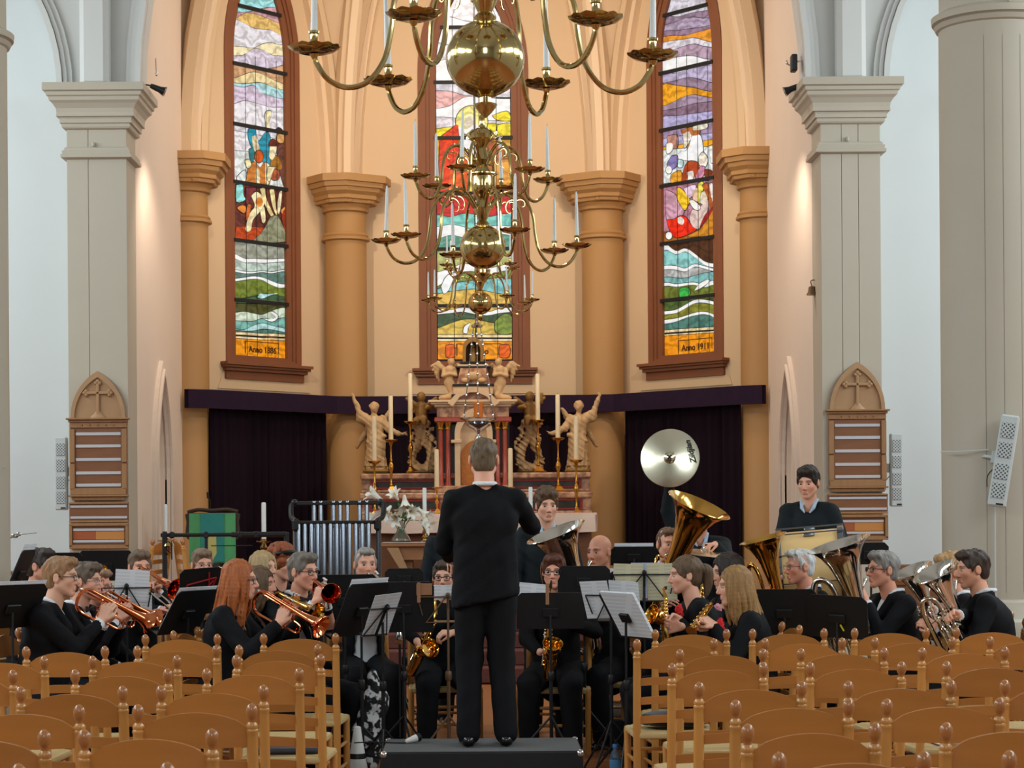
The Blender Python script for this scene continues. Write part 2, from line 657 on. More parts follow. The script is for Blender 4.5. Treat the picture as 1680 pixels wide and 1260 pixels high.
# ---------------------------------------------------------------- choir columns, ribs, vault
CROWN = Vector((0, 23.9, 11.3))
ccap = [(0, .24), (-.09, .24), (-.095, .205), (-.15, .20), (-.155, .165), (-.20, .16), (-.24, .115), (-.25, .125), (-.29, .12), (-.30, .09), (-.335, .085), (-.34, .05)]
ccz = 5.90
for (x, y) in ((-3.42, 24.62), (3.42, 24.62), (-1.63, 26.33), (1.63, 26.33)):
    c = group_root('column', (x, y, 0))
    r = .262
    a = 0 if abs(x) > 2 else math.atan2(x, 26.33 - 24)
    prof = [(r + .12, .6), (r + .12, .9), (r + .05, 1.0), (r, 1.08), (r, 5.10), (r + .012, 5.105), (r + .045, 5.115), (r + .045, 5.145), (r + .02, 5.155), (r + .03, 5.175), (r + .01, 5.2), (r - .004, 5.21), (r - .006, 5.5)]
    MB().lathe(prof, 32).build('shaft', m_ochre, c)
    cp = sq_stack(MB(), 0, 0, .265, .265, [(ccz + z, o) for z, o in ccap], ch=.12)
    cp.v = [tuple(rotz(-a) @ Vector(p)) for p in cp.v]
    cp.build('capital', m_ochre, c, smooth=0)
    MB().lathe([(r, 5.46), (r + .03, 5.475), (r + .035, 5.50), (r + .02, 5.52), (r + .05, 5.56)], 32).build('astragal', m_ochre, c)
    # carved drops under the abacus corners
    for k in range(8):
        t = 2 * PI * (k + .5) / 8 - a
        MB().ball(((r + .10) * math.cos(t), (r + .10) * math.sin(t), 5.585), (.035, .035, .03), 8, 6).build('drop', m_ochre, c)


def rib_curve(x, y, n=18):
    a = Vector((x, y, ccz))
    out = []
    for i in range(n + 1):
        t = PI / 2 * i / n
        q = a.lerp(CROWN, 1 - math.cos(t))
        out.append(Vector((q.x, q.y, ccz + (CROWN.z - ccz) * math.sin(t))))
    return out


vault = group_root('ceiling')
m_rib = M('rib_plaster', (224, 198, 166), .75, var=.03, scale=2, bump=.05)
for (x, y) in ((-3.30, 24.55), (3.30, 24.55), (-1.60, 26.25), (1.60, 26.25)):
    for r_, off, m_ in ((.085, .0, m_rib), (.13, .10, m_apse)):
        cur = rib_curve(x, y)
        out = Vector((x, y - 23.9, 0)).normalized() * off
        MB().tube([p + out for p in cur], r_, 6).build('rib', m_, vault, smooth=30)


def formeret(w, half, n=14):
    """pointed wall arch between the column heads, in plane w"""
    cx, R = half * .55, half * 1.55
    a1 = math.acos(cx / R)
    left = [(cx - R * math.cos(a1 * i / n), ccz + R * 2.1 * math.sin(a1 * i / n)) for i in range(n + 1)]
    return left + [(-x, z) for x, z in left[:-1]][::-1]


for w in (W1, W2, W3):
    h = w.L / 2 - .12
    cur = formeret(w, h)
    inn = [(x * (1 - .17 / h), z - .10) for x, z in cur]
    MB().prism(cur + inn[::-1], -.10, .02, w.pt).build('wall_arch', m_rib, vault, smooth=0)
    inn2 = [(x * (1 - .10 / h), z - .05) for x, z in cur]
    MB().prism(cur + inn2[::-1], -.2, -.09, w.pt).build('wall_arch', m_apse, vault, smooth=0)
    # vault web between the wall arch and the ribs
    n = len(cur) // 2
    for sgn in (0, 1):
        cc = [Vector(w.pt(*p, -.12)) for p in (cur[:n + 1] if sgn == 0 else cur[n:][::-1])]
        e = w.a if sgn == 0 else w.b
        ex, ey = e.x * (.955 if abs(e.x) > 2 else .915), e.y - (.0 if abs(e.x) > 2 else .3)
        rr = rib_curve(ex, ey, len(cc) - 1)
        vs = [p for q in zip(cc, rr) for p in q]
        fs = [(2 * i, 2 * i + 1, 2 * i + 3, 2 * i + 2) for i in range(len(cc) - 1)]
        MB().add(vs, fs).build('web', m_apse, vault, smooth=60)
MB().box((0, 23.9, 11.9), (7.4, 6.4, .2)).build('vault_top', m_apse, vault, smooth=0)

# ---------------------------------------------------------------- crossing columns at both edges of the picture
for s_, ring_z in ((-1, 5.26), (1, 5.33)):
    c = group_root('column', (s_ * 3.92, 15.6, 0))
    r = .405
    MB().lathe([(r, 1.0), (r, ring_z - .07), (r + .02, ring_z - .06), (r + .035, ring_z - .03), (r + .02, ring_z - .02), (r + .05, ring_z - .01),
                (r + .055, ring_z + .035), (r + .03, ring_z + .05), (r - .004, ring_z + .07), (r - .006, 11)], 48).build('shaft', m_pier, c)
    pr = [(r + .09, .70), (r + .135, .72), (r + .15, .78), (r + .135, .84), (r + .07, .86), (r + .05, .90), (r + .03, .98), (r, 1.0)]
    MB().lathe(pr, 48).build('base', m_plinth, c)
    sq_stack(MB(), 0, 0, .62, .62, [(0, .0), (.70, 0), (.715, -.03)], ch=.26).build('plinth', m_plinth, c, smooth=0)
    for k in range(3):
        t = -PI / 2 + (-.3 + .33 * k) - s_ * .12
        MB().box(((r - .0005) * math.cos(t), (r - .0005) * math.sin(t), 3.1), (.0016, .003, 4.1), rotz(t + PI / 2)).build('seam', m_groove, c, smooth=0)
    MB().lathe([(.012, 0), (.018, .02), (.006, .05)], 8, (0, -r - .04, ring_z + .05)).build('hook', m_pier, c)
MB().tube([(-4.1, 15.18, 2.03), (-3.75, 15.22, 2.03), (-3.52, 15.5, 2.03)], .006, 6).build('trim_2', m_pier, kind='structure')

for s_ in (-1, 1):
    rp = group_root('column_respond', (s_ * 7.85, 20.95, 0))
    MB().box((0, 0, 2.75), (1.1, .5, 5.5), b=.01).build('shaft', m_pier, rp, smooth=0)
    sq_stack(MB(), 0, 0, .55, .25, [(CAPZ + z, o * .7) for z, o in cap_prof]).build('capital', m_pier, rp, smooth=0)

# ---------------------------------------------------------------- the nave around the camera
for s_, nm in ((-1, 'wall_nave_left'), (1, 'wall_nave_right')):
    MB().box((s_ * 8.75, 4.6, 5.8), (.4, 33.4, 11.6)).build(nm, m_white, smooth=0, kind='structure')
MB().box((0, -12.2, 5.8), (17.9, .4, 11.6)).build('wall_back', m_white, smooth=0, kind='structure')
MB().box((0, 4.6, 11.75), (17.9, 33.8, .3)).build('ceiling', m_white, smooth=0, kind='structure')
# ------------------------------------------------------------------ stained glass: every pane is cut from its picture and set in lead
GLASS = {}


def glass(col):
    key = tuple(col)
    if key in GLASS:
        return GLASS[key]
    m = M('stained_glass_%02x%02x%02x' % key, col, .25, var=.55, scale=9, stretch=(1, 1, 1.8), detail=9, bump=.15, emit=1.0)
    b = m.node_tree.nodes['Principled BSDF']
    for l in list(b.inputs['Base Color'].links):
        m.node_tree.links.remove(l)
    b.inputs['Base Color'].default_value = (*[x * .25 for x in lin(col)], 1)
    # streaks and folds drawn in the glass
    nt = m.node_tree
    src = b.inputs['Emission Color'].links[0].from_socket
    tc = nt.nodes.new('ShaderNodeTexCoord')
    wv = nt.nodes.new('ShaderNodeTexWave')
    wv.inputs['Scale'].default_value = 2.2
    wv.inputs['Distortion'].default_value = 14.0
    wv.inputs['Detail'].default_value = 4.0
    wv.inputs['Detail Scale'].default_value = 2.2
    wv.bands_direction = 'Z'
    nt.links.new(tc.outputs['Object'], wv.inputs['Vector'])
    mr = nt.nodes.new('ShaderNodeMapRange')
    mr.inputs['From Min'].default_value = .0
    mr.inputs['From Max'].default_value = .8
    mr.inputs['To Min'].default_value = .55
    mr.inputs['To Max'].default_value = 1.0
    nt.links.new(wv.outputs['Fac'], mr.inputs['Value'])
    mx = nt.nodes.new('ShaderNodeMix')
    mx.data_type = 'RGBA'
    mx.blend_type = 'MULTIPLY'
    mx.inputs['Factor'].default_value = .15 if min(col) > 235 else 1.0
    nt.links.new(src, mx.inputs['A'])
    nt.links.new(mr.outputs['Result'], mx.inputs['B'])
    nt.links.new(mx.outputs['Result'], b.inputs['Emission Color'])
    GLASS[key] = m
    return m


def clip_half(poly, a, b, c):
    """keep a x + b z <= c"""
    out = []
    for i in range(len(poly)):
        p, q = poly[i], poly[(i + 1) % len(poly)]
        fp, fq = a * p[0] + b * p[1] - c, a * q[0] + b * q[1] - c
        if fp <= 0:
            out.append(p)
        if (fp < 0 < fq) or (fq < 0 < fp):
            t = fp / (fp - fq)
            out.append((p[0] + (q[0] - p[0]) * t, p[1] + (q[1] - p[1]) * t))
    return out


def area2(poly):
    return sum(poly[i][0] * poly[(i + 1) % len(poly)][1] - poly[(i + 1) % len(poly)][0] * poly[i][1] for i in range(len(poly))) / 2


GAP = .0062


def window_glass(nm, xs, bands, figures, cols, ybars, heavy=()):
    w, root, hg = WIN[nm]
    t = TG - .012
    spring_cx = hg * 4.2 - hg

    def half_at(z):
        return hg if z < SPR else max(.0, math.sqrt(max(0, (hg * 4.2) ** 2 - (z - SPR) ** 2)) - spring_cx)
    curves = []
    for col, ys in bands:
        ys = ys if hasattr(ys, '__len__') else [ys] * 7
        pts = [w.hit(x, y, TG) for x, y in zip(xs, ys)]
        q = [(p.x, p.y) for p in bez([(a, b, 0) for a, b in pts], 24)]
        s0, s1 = q[0], q[-1]
        curves.append((col, [(-hg - .1, s0[1])] + [p for p in q if -hg < p[0] < hg] + [(hg + .1, s1[1])]))
    edges = [-hg + .006] + [w.hit(x, 330, TG)[0] for x in cols] + [hg - .006]
    for i, (col, top) in enumerate(curves):
        if col is None:
            continue
        bot = curves[i + 1][1] if i + 1 < len(curves) else [(-hg - .1, GZ0 + .008), (hg + .1, GZ0 + .008)]
        for a, b in zip(edges, edges[1:]):
            g = GAP * .7

            def zat(c, x):
                for p, q in zip(c, c[1:]):
                    if p[0] <= x <= q[0]:
                        return p[1] + (q[1] - p[1]) * (x - p[0]) / max(1e-6, q[0] - p[0])
                return c[-1][1]
            n = 4
            ss = [a + g + (b - a - 2 * g) * k / n for k in range(n + 1)]
            up = [(x, zat(top, x) - g) for x in ss]
            dn = [(x, zat(bot, x) + g) for x in ss]
            up = [(x, max(z, dn[k][1] + .002)) for k, (x, z) in enumerate(up)]
            poly = []
            for x, z in dn + up[::-1]:
                h = half_at(z) - .006
                poly.append((max(-h, min(h, x)), z))
            if max(p[1] for p in poly) - min(p[1] for p in poly) < .012 or abs(area2(poly)) < 2e-4 or max(p[0] for p in poly) - min(p[0] for p in poly) < .01:
                continue
            if area2(poly) < 0:
                poly = poly[::-1]
            MB().prism(poly, t, TG + .002, w.pt).build('pane', glass(col), root, smooth=0)
    # figure pieces lie in the same leading, a hair proud, each in its own lead line
    for k, (col, pts) in enumerate(figures):
        poly = [w.hit(x, y, TG) for x, y in pts]
        poly = [(max(-hg + .008, min(hg - .008, x)), z) for x, z in poly]
        sm = bez([(x, z, 0) for x, z in poly + [poly[0]]], 3 * len(poly))[:-1]
        sm = [(max(-hg + .008, min(hg - .008, p.x)), p.y) for p in sm]
        if area2(sm) < 0:
            sm = sm[::-1]
        if area2(sm) < 5e-5:
            continue
        cx = sum(p[0] for p in sm) / len(sm)
        cz = sum(p[1] for p in sm) / len(sm)
        big = []
        for x, z in sm:
            d = max(1e-4, math.hypot(x - cx, z - cz))
            big.append((x + (x - cx) / d * .010, z + (z - cz) / d * .010))
        tt = t - .002 - .0004 * k
        pn = MB().prism(sm, tt - .003, tt, w.pt).build('figure_pane', glass(col), root, smooth=0)
        MB().prism(big, tt - .0015, tt + .001, w.pt).build('lead', m_lead, pn, smooth=0)
    for y0, y1 in ybars:
        a, b = w.hit(xs[0] - 3, y0, TG), w.hit(xs[-1] + 3, y1, TG)
        z = (a[1] + b[1]) / 2
        h = half_at(z) + .02
        MB().prism([(-h, z - .022), (h, z - .022), (h, z + .022), (-h, z + .022)], t - .05, t - .02, w.pt).build('saddle_bar', m_lead, root, smooth=0)
    for x in edges[1:-1]:
        hw_ = .008 if x in [w.hit(q, 330, TG)[0] for q in heavy] else .0028
        MB().prism([(x - hw_, GZ0), (x + hw_, GZ0), (x + hw_, SPR), (x - hw_, SPR)], t - .020, t - .016, w.pt).build('lead_line', m_lead, root, smooth=0)


def ell(cx, cy, rx, ry, n=10):
    return [(cx + rx * math.cos(2 * PI * i / n), cy + ry * math.sin(2 * PI * i / n)) for i in range(n)]


def window_text(nm, txt, px, py, size):
    w, root, hg = WIN[nm]
    s, z = w.hit(px, py, TG)
    o = text_mesh('inscription', txt, size, M('inscription_brown', (70, 30, 8), .6), root, .001, 0, .0035)
    for a_, b_ in (((-.30, .125), (.28, .135)), ((-.30, -.02), (-.285, .125)), ((.272, .0), (.28, .125))):
        MB().prism([(s + a_[0], z + a_[1]), (s + b_[0], z + a_[1]), (s + b_[0], z + b_[1]), (s + a_[0], z + b_[1])], TG - .0215, TG - .020, w.pt).build('inscription_frame', MATS['inscription_brown'], root, smooth=0)
    o.location = w.pt(s, z, TG - .021)
    o.rotation_euler = (PI / 2, 0, math.atan2(w.u.y, w.u.x))
    return o


FOAM, OR1, OR2 = (246, 252, 252), (245, 140, 22), (248, 205, 158)
L_X = [385, 400, 415, 430, 445, 460, 472]
L_BANDS = [
    ((150, 205, 215), -170), ((216, 206, 226), -110), ((228, 188, 134), -80), ((160, 214, 218), -52), ((216, 190, 204), -26),
    ((150, 212, 218), [-6, -5, -6, -10, -12, -8, -4]), ((196, 150, 158), [20, 20, 18, 14, 12, 13, 15]),
    ((226, 180, 108), [32, 22, 22, 27, 33, 40, 46]), ((222, 215, 233), [31, 38, 46, 48, 50, 58, 66]),
    ((242, 217, 172), [76, 77, 79, 72, 70, 74, 70]), ((206, 196, 216), [92, 90, 80, 82, 90, 92, 92]),
    ((200, 156, 116), [105, 103, 108, 112, 112, 108, 104]), ((236, 202, 152), [128, 122, 118, 122, 130, 136, 140]),
    ((164, 206, 214), [136, 137, 136, 136, 142, 147, 150]), ((202, 188, 208), [141, 143, 140, 152, 158, 162, 164]),
    ((226, 220, 236), [170, 165, 168, 172, 176, 176, 178]), ((228, 224, 240), [214, 217, 220, 223, 226, 229, 231]),
    ((218, 236, 232), [247, 248, 249, 250, 251, 252, 253]), ((96, 48, 42), [302, 303, 304, 305, 306, 307, 308]),
    ((150, 154, 140), [396, 398, 399, 400, 401, 402, 403]), (FOAM, [416, 424, 424, 425, 425, 424, 424]),
    ((176, 194, 184), [424, 431, 431, 432, 431, 430, 429]), (FOAM, [442, 445, 446, 444, 446, 443, 442]),
    ((92, 126, 116), [446, 449, 449, 447, 449, 446, 445]), (FOAM, [457, 455, 453, 455, 461, 466, 465]),
    ((108, 124, 48), [462, 460, 458, 460, 468, 473, 470]), ((62, 88, 62), [490, 489, 486, 484, 483, 486, 488]),
    ((72, 74, 38), [497, 498, 498, 499, 500, 501, 502]), ((194, 208, 188), [513, 511, 514, 516, 510, 505, 505]),
    ((112, 168, 158), [526, 527, 527, 522, 524, 522, 520]), ((172, 216, 216), [539, 541, 534, 530, 534, 537, 540]),
    ((80, 116, 106), [541, 543, 543, 540, 541, 544, 546]), (OR2, [544, 545, 546, 547, 547, 548, 549]),
    ((150, 78, 40), [549, 550, 551, 552, 552, 553, 553]), (OR2, [551, 552, 553, 554, 554, 555, 555]),
    (OR1, [555, 556, 557, 558, 558, 559, 559]), ((206, 146, 46), [589, 590, 590, 591, 591, 592, 592])]
L_FIG = [
    ((40, 120, 125), [(407, 246), (414, 243), (416, 255), (413, 266), (409, 262)]),
    ((30, 140, 165), [(406, 213), (411, 210), (418, 214), (420, 225), (424, 232), (430, 222), (436, 217), (442, 226), (440, 240), (442, 262), (441, 273), (435, 272), (428, 262), (424, 250), (412, 242), (406, 226)]),
    ((240, 220, 172), [(433, 188), (436, 183), (443, 183), (443, 190), (440, 198), (441, 214), (435, 215), (434, 198)]),
    ((232, 200, 160), [(412, 224), (419, 223), (422, 235), (424, 248), (418, 251), (413, 238)]),
    ((98, 58, 48), [(452, 240), (462, 232), (469, 232), (471, 300), (462, 300), (456, 275)]),
    ((204, 154, 94), ell(459, 227, 7, 8)),
    ((52, 42, 36), [(450, 214), (455, 210), (461, 213), (463, 219), (451, 218)]),
    ((152, 102, 34), [(444, 258), (452, 256), (459, 266), (460, 278), (447, 276), (442, 272)]),
    ((242, 212, 172), [(441, 240), (451, 238), (451, 250), (446, 262), (440, 258)]),
    ((104, 44, 32), [(440, 234), (445, 229), (453, 232), (454, 240), (440, 240)]),
    ((192, 118, 52), [(407, 272), (416, 266), (424, 276), (430, 268), (438, 270), (440, 302), (404, 302), (404, 285)]),
    ((192, 84, 24), ell(423, 257, 7, 10)),
    ((246, 226, 172), [(433, 268), (440, 272), (439, 300), (434, 300)]),
    ((246, 226, 172), [(418, 275), (423, 280), (424, 300), (418, 300)]),
    ((246, 226, 172), [(399, 264), (407, 262), (410, 272), (404, 276)]),
    ((162, 84, 52), ell(449, 287, 8, 9)),
    ((246, 222, 168), [(438, 274), (450, 275), (446, 280), (440, 298), (436, 290)]),
    ((226, 246, 246), [(387, 290), (398, 280), (402, 284), (400, 298), (388, 300)]),
    ((142, 226, 216), [(386, 304), (396, 304), (397, 320), (400, 328), (386, 331)]),
    ((112, 48, 52), [(401, 309), (418, 309), (412, 318), (405, 335), (401, 330)]),
    ((178, 66, 26), [(386, 372), (430, 374), (424, 384), (416, 395), (386, 394)]),
    ((216, 126, 52), [(388, 340), (396, 337), (402, 342), (398, 350), (388, 343)]),
    ((200, 100, 40), [(404, 336), (409, 337), (406, 356), (402, 362), (402, 350)]),
    ((252, 228, 170), [(410, 322), (418, 315), (428, 322), (432, 332), (428, 342), (420, 352), (412, 362), (409, 378), (402, 380), (401, 372), (408, 350), (416, 338)]),
    ((224, 130, 50), ell(423, 332, 6, 8)),
    ((252, 228, 170), [(424, 343), (431, 340), (433, 362), (428, 365)]),
    ((250, 216, 150), [(424, 310), (432, 310), (434, 325), (446, 352), (448, 357), (443, 356), (434, 340)]),
    ((250, 216, 150), [(440, 312), (447, 312), (450, 340), (453, 352), (450, 352), (444, 336)]),
    ((252, 228, 180), [(456, 316), (460, 314), (458, 338), (455, 352), (452, 340)]),
    ((226, 140, 70), [(458, 346), (464, 340), (468, 343), (461, 351)]),
    ((150, 52, 30), [(460, 352), (469, 345), (469, 380), (461, 364)]),
    ((132, 135, 108), [(440, 358), (452, 354), (460, 368), (468, 382), (469, 397), (415, 397), (424, 385), (433, 372)]),
    ((170, 222, 222), [(420, 488), (424, 482), (434, 483), (455, 481), (440, 485), (428, 490)]),
    (FOAM, [(429, 523), (443, 524), (450, 520), (441, 512), (447, 513), (454, 520), (444, 528)]),
]
window_glass('window_1', L_X, L_BANDS, L_FIG, [401, 418, 435, 452], [(14, 26), (110, 120), (207, 218), (301, 311), (396, 404), (492, 501)])
window_text('window_1', 'Anno 1886', 429, 579, .105)

R_X = [1096, 1110, 1125, 1140, 1155, 1170, 1182]
R_BANDS = [
    ((190, 185, 216), -170), ((132, 112, 138), -110), ((224, 150, 60), -70), ((190, 184, 216), -45), ((206, 204, 230), [-12, -14, -16, -14, -18, -20, -20]),
    ((142, 122, 142), [25, 28, 24, 20, 18, 14, 12]), ((164, 149, 174), [40, 36, 30, 28, 30, 28, 26]), ((142, 117, 138), [50, 50, 48, 46, 44, 40, 36]),
    ((226, 142, 50), [59, 58, 58, 54, 50, 46, 45]), ((212, 208, 232), [68, 66, 64, 62, 66, 70, 74]), ((170, 146, 166), [85, 80, 75, 72, 76, 78, 80]),
    ((242, 247, 252), [98, 94, 92, 92, 96, 98, 96]), ((178, 168, 198), [120, 120, 116, 110, 108, 106, 104]), ((142, 122, 143), [135, 132, 128, 128, 132, 136, 132]),
    ((236, 152, 30), [137, 140, 142, 144, 148, 150, 148]), ((154, 134, 158), [172, 165, 158, 155, 158, 160, 156]), ((128, 103, 123), [180, 178, 174, 170, 168, 166, 164]),
    ((168, 163, 203), [190, 190, 188, 186, 184, 182, 180]), ((152, 132, 163), [213, 211, 209, 207, 205, 203, 201]), ((172, 168, 206), [226, 224, 222, 221, 220, 218, 216]),
    ((236, 157, 24), [240, 238, 236, 234, 231, 228, 226]), ((216, 236, 241), [245, 244, 243, 242, 241, 240, 240]), ((176, 120, 140), [300, 300, 299, 298, 297, 296, 295]),
    ((150, 92, 36), [380, 378, 374, 372, 370, 368, 365]), ((74, 44, 27), [398, 397, 396, 394, 392, 391, 390]), (FOAM, [402, 412, 407, 416, 428, 432, 430]),
    ((132, 193, 193), [410, 418, 413, 422, 434, 439, 437]), (FOAM, [435, 436, 440, 433, 436, 440, 440]), ((172, 174, 174), [442, 443, 446, 438, 441, 445, 444]),
    ((120, 176, 176), [454, 456, 456, 452, 448, 446, 446]), (FOAM, [463, 466, 464, 463, 466, 460, 466]), ((102, 114, 46), [469, 471, 469, 468, 472, 468, 472]),
    ((74, 96, 48), [495, 494, 493, 492, 491, 490, 489]), (FOAM, [510, 508, 500, 492, 491, 494, 497]), ((126, 128, 46), [516, 514, 506, 498, 497, 500, 504]),
    (FOAM, [524, 522, 518, 513, 511, 515, 524]), ((72, 118, 108), [531, 528, 522, 518, 516, 520, 532]), (OR2, [541, 540, 539, 538, 537, 536, 535]),
    ((150, 78, 40), [546, 545, 544, 543, 542, 541, 540]), (OR2, [548, 547, 546, 545, 544, 543, 542]), (OR1, [551, 550, 549, 548, 547, 546, 545]), ((206, 146, 46), [588, 587, 586, 585, 584, 583, 582])]
R_FIG = [
    ((178, 128, 112), [(1096, 224), (1112, 222), (1113, 240), (1108, 244), (1098, 236)]),
    ((250, 246, 236), [(1095, 236), (1104, 235), (1105, 245), (1099, 252), (1095, 250)]),
    ((236, 246, 255), [(1120, 249), (1130, 245), (1138, 222), (1150, 222), (1154, 235), (1156, 255), (1160, 262), (1155, 275), (1143, 265), (1135, 264), (1115, 262), (1108, 258)]),
    ((246, 231, 207), [(1122, 218), (1133, 216), (1136, 225), (1128, 240), (1124, 242), (1123, 230)]),
    ((172, 102, 50), [(1119, 214), (1140, 208), (1150, 215), (1146, 222), (1136, 222), (1132, 215), (1122, 220)]),
    ((246, 236, 202), [(1139, 208), (1162, 203), (1160, 211), (1140, 214)]),
    ((128, 118, 178), [(1104, 256), (1113, 256), (1112, 272), (1102, 278), (1096, 270)]),
    ((250, 250, 240), ell(1099, 279, 5, 6)),
    ((190, 226, 236), [(1115, 262), (1122, 264), (1121, 274), (1114, 274)]),
    ((248, 232, 206), [(1148, 258), (1155, 250), (1163, 262), (1158, 275), (1149, 270)]),
    ((222, 241, 241), [(1165, 240), (1180, 239), (1181, 262), (1168, 266)]),
    ((216, 150, 40), [(1103, 287), (1118, 280), (1119, 298), (1103, 300)]),
    ((162, 62, 26), [(1122, 285), (1130, 266), (1146, 267), (1148, 280), (1142, 292), (1140, 282), (1130, 284), (1128, 298), (1120, 298)]),
    ((244, 234, 220), [(1129, 283), (1139, 281), (1139, 295), (1131, 296)]),
    ((198, 132, 162), [(1152, 273), (1158, 275), (1155, 290), (1144, 294), (1146, 284)]),
    ((134, 54, 24), [(1157, 278), (1168, 280), (1176, 288), (1160, 292)]),
    ((198, 152, 172), [(1095, 312), (1108, 318), (1118, 332), (1124, 346), (1120, 355), (1110, 360), (1096, 360)]),
    ((222, 192, 216), [(1124, 310), (1143, 303), (1140, 318), (1132, 325)]),
    ((242, 222, 92), [(1147, 302), (1156, 300), (1153, 330), (1147, 331)]),
    ((226, 182, 152), [(1138, 318), (1146, 308), (1147, 330), (1140, 330)]),
    ((244, 184, 40), [(1113, 308), (1120, 310), (1130, 322), (1134, 330), (1130, 338), (1125, 345), (1113, 325)]),
    ((208, 184, 178), [(1150, 342), (1163, 328), (1163, 345), (1156, 360), (1150, 375), (1140, 374), (1134, 360), (1138, 345)]),
    ((226, 206, 186), [(1153, 316), (1160, 314), (1163, 326), (1158, 335), (1151, 332)]),
    ((172, 87, 36), [(1154, 305), (1163, 301), (1170, 320), (1176, 332), (1168, 342), (1163, 325)]),
    ((246, 241, 231), [(1166, 303), (1171, 301), (1175, 318), (1180, 312), (1181, 332), (1176, 334), (1169, 322)]),
    ((250, 248, 240), [(1133, 330), (1140, 329), (1151, 339), (1148, 345), (1140, 342)]),
    ((194, 128, 34), [(1150, 378), (1165, 358), (1179, 342), (1180, 383), (1150, 388), (1131, 388)]),
    ((152, 30, 32), [(1150, 374), (1158, 355), (1170, 342), (1179, 336), (1179, 341), (1165, 357)]),
    ((238, 42, 20), [(1096, 360), (1108, 360), (1118, 355), (1128, 357), (1138, 372), (1145, 377), (1130, 385), (1112, 390), (1102, 380)]),
    ((250, 240, 220), [(1114, 358), (1120, 356), (1125, 362), (1122, 369), (1115, 366)]),
    (FOAM, ell(1100, 387, 5, 6)),
    ((52, 170, 70), [(1118, 474), (1132, 472), (1133, 485), (1118, 487)]),
    (FOAM, [(1142, 477), (1150, 466), (1164, 459), (1166, 463), (1152, 473)]),
]
window_glass('window_3', R_X, R_BANDS, R_FIG, [1114, 1131, 1148, 1165], [(21, 9), (117, 103), (212, 198), (304, 292), (399, 389), (493, 484)])
window_text('window_3', 'Anno 1911', 1143, 574, .105)

C_X = [720, 740, 760, 780, 800, 820, 843]
C_BANDS = [
    ((226, 221, 241), -190), ((196, 150, 158), -120), ((230, 225, 242), -80), ((240, 232, 244), [-20, -22, -18, -14, -20, -24, -20]), ((250, 246, 252), [30, 28, 34, 36, 30, 26, 30]),
    ((238, 226, 242), [70, 74, 70, 66, 72, 76, 70]), ((252, 250, 253), [100, 96, 98, 102, 100, 96, 98]), ((232, 226, 248), [138] * 7), ((238, 172, 168), [149, 150, 156, 158, 160, 160, 160]),
    ((250, 250, 253), [178, 173, 160, 158, 160, 162, 162]), ((236, 214, 230), [192, 193, 196, 196, 198, 198, 200]), ((250, 214, 44), [211, 208, 210, 206, 202, 204, 203]),
    ((204, 152, 54), [229] * 7), ((186, 104, 40), [262, 266, 270, 268, 262, 258, 256]), ((242, 200, 92), [300, 298, 292, 296, 300, 296, 292]), ((196, 36, 28), [322] * 7),
    ((116, 194, 184), [352, 356, 350, 352, 356, 352, 350]), (FOAM, [372, 368, 372, 378, 372, 370, 372]), ((90, 150, 130), [392, 386, 390, 392, 388, 384, 388]),
    ((174, 178, 106), [410] * 7), (FOAM, [446, 440, 432, 436, 440, 436, 430]), ((112, 128, 52), [470, 454, 446, 446, 450, 446, 442]), ((120, 186, 190), [474, 466, 462, 460, 458, 456, 458]),
    ((214, 174, 74), [482, 478, 476, 474, 478, 482, 484]), (FOAM, [506, 508, 504, 508, 512, 506, 504]), ((62, 84, 52), [516, 514, 512, 516, 518, 514, 512]),
    ((204, 174, 74), [538, 530, 524, 524, 528, 532, 534]), (OR2, [549] * 7), ((150, 78, 40), [554] * 7), (OR2, [556] * 7), (OR1, [560] * 7), ((248, 186, 30), [590] * 7)]
C_FIG = [
    ((250, 232, 130), ell(774, 200, 26, 26, 14)),
    ((246, 222, 190), [(764, 192), (776, 188), (780, 196), (776, 208), (768, 212), (762, 204)]),
    ((228, 62, 20), [(722, 226), (740, 212), (752, 206), (752, 240), (760, 280), (752, 318), (722, 318)]),
    ((252, 252, 252), [(752, 208), (766, 212), (782, 204), (792, 226), (784, 262), (768, 256), (756, 236)]),
    ((238, 90, 26), [(740, 270), (764, 258), (772, 300), (758, 320), (736, 319)]),
    ((250, 210, 44), [(808, 190), (830, 183), (842, 190), (842, 198), (816, 197)]),
    ((250, 214, 50), [(816, 206), (842, 203), (842, 224), (818, 224)]),
    ((176, 92, 40), [(800, 236), (822, 234), (826, 262), (806, 272)]),
    ((226, 150, 60), [(808, 270), (842, 262), (842, 300), (812, 312)]),
    (FOAM, [(724, 470), (734, 452), (752, 448), (744, 458), (736, 476), (728, 482)]),
    ((118, 138, 52), [(812, 528), (826, 516), (842, 520), (842, 546), (814, 546)]),
    (FOAM, [(760, 546), (762, 536), (772, 530), (768, 538), (766, 547)]),
    ((232, 92, 20), [(732, 567), (745, 567), (745, 585), (732, 585)]),
    ((232, 92, 20), [(820, 567), (835, 567), (835, 585), (820, 585)]),
]
window_glass('window_2', C_X, C_BANDS, C_FIG, [744, 779, 815], [(46, 46), (136, 136), (227, 227), (318, 318), (409, 409), (502, 502)], heavy=(779,))
window_text('window_2', 'Anno', 787, 581, .105)
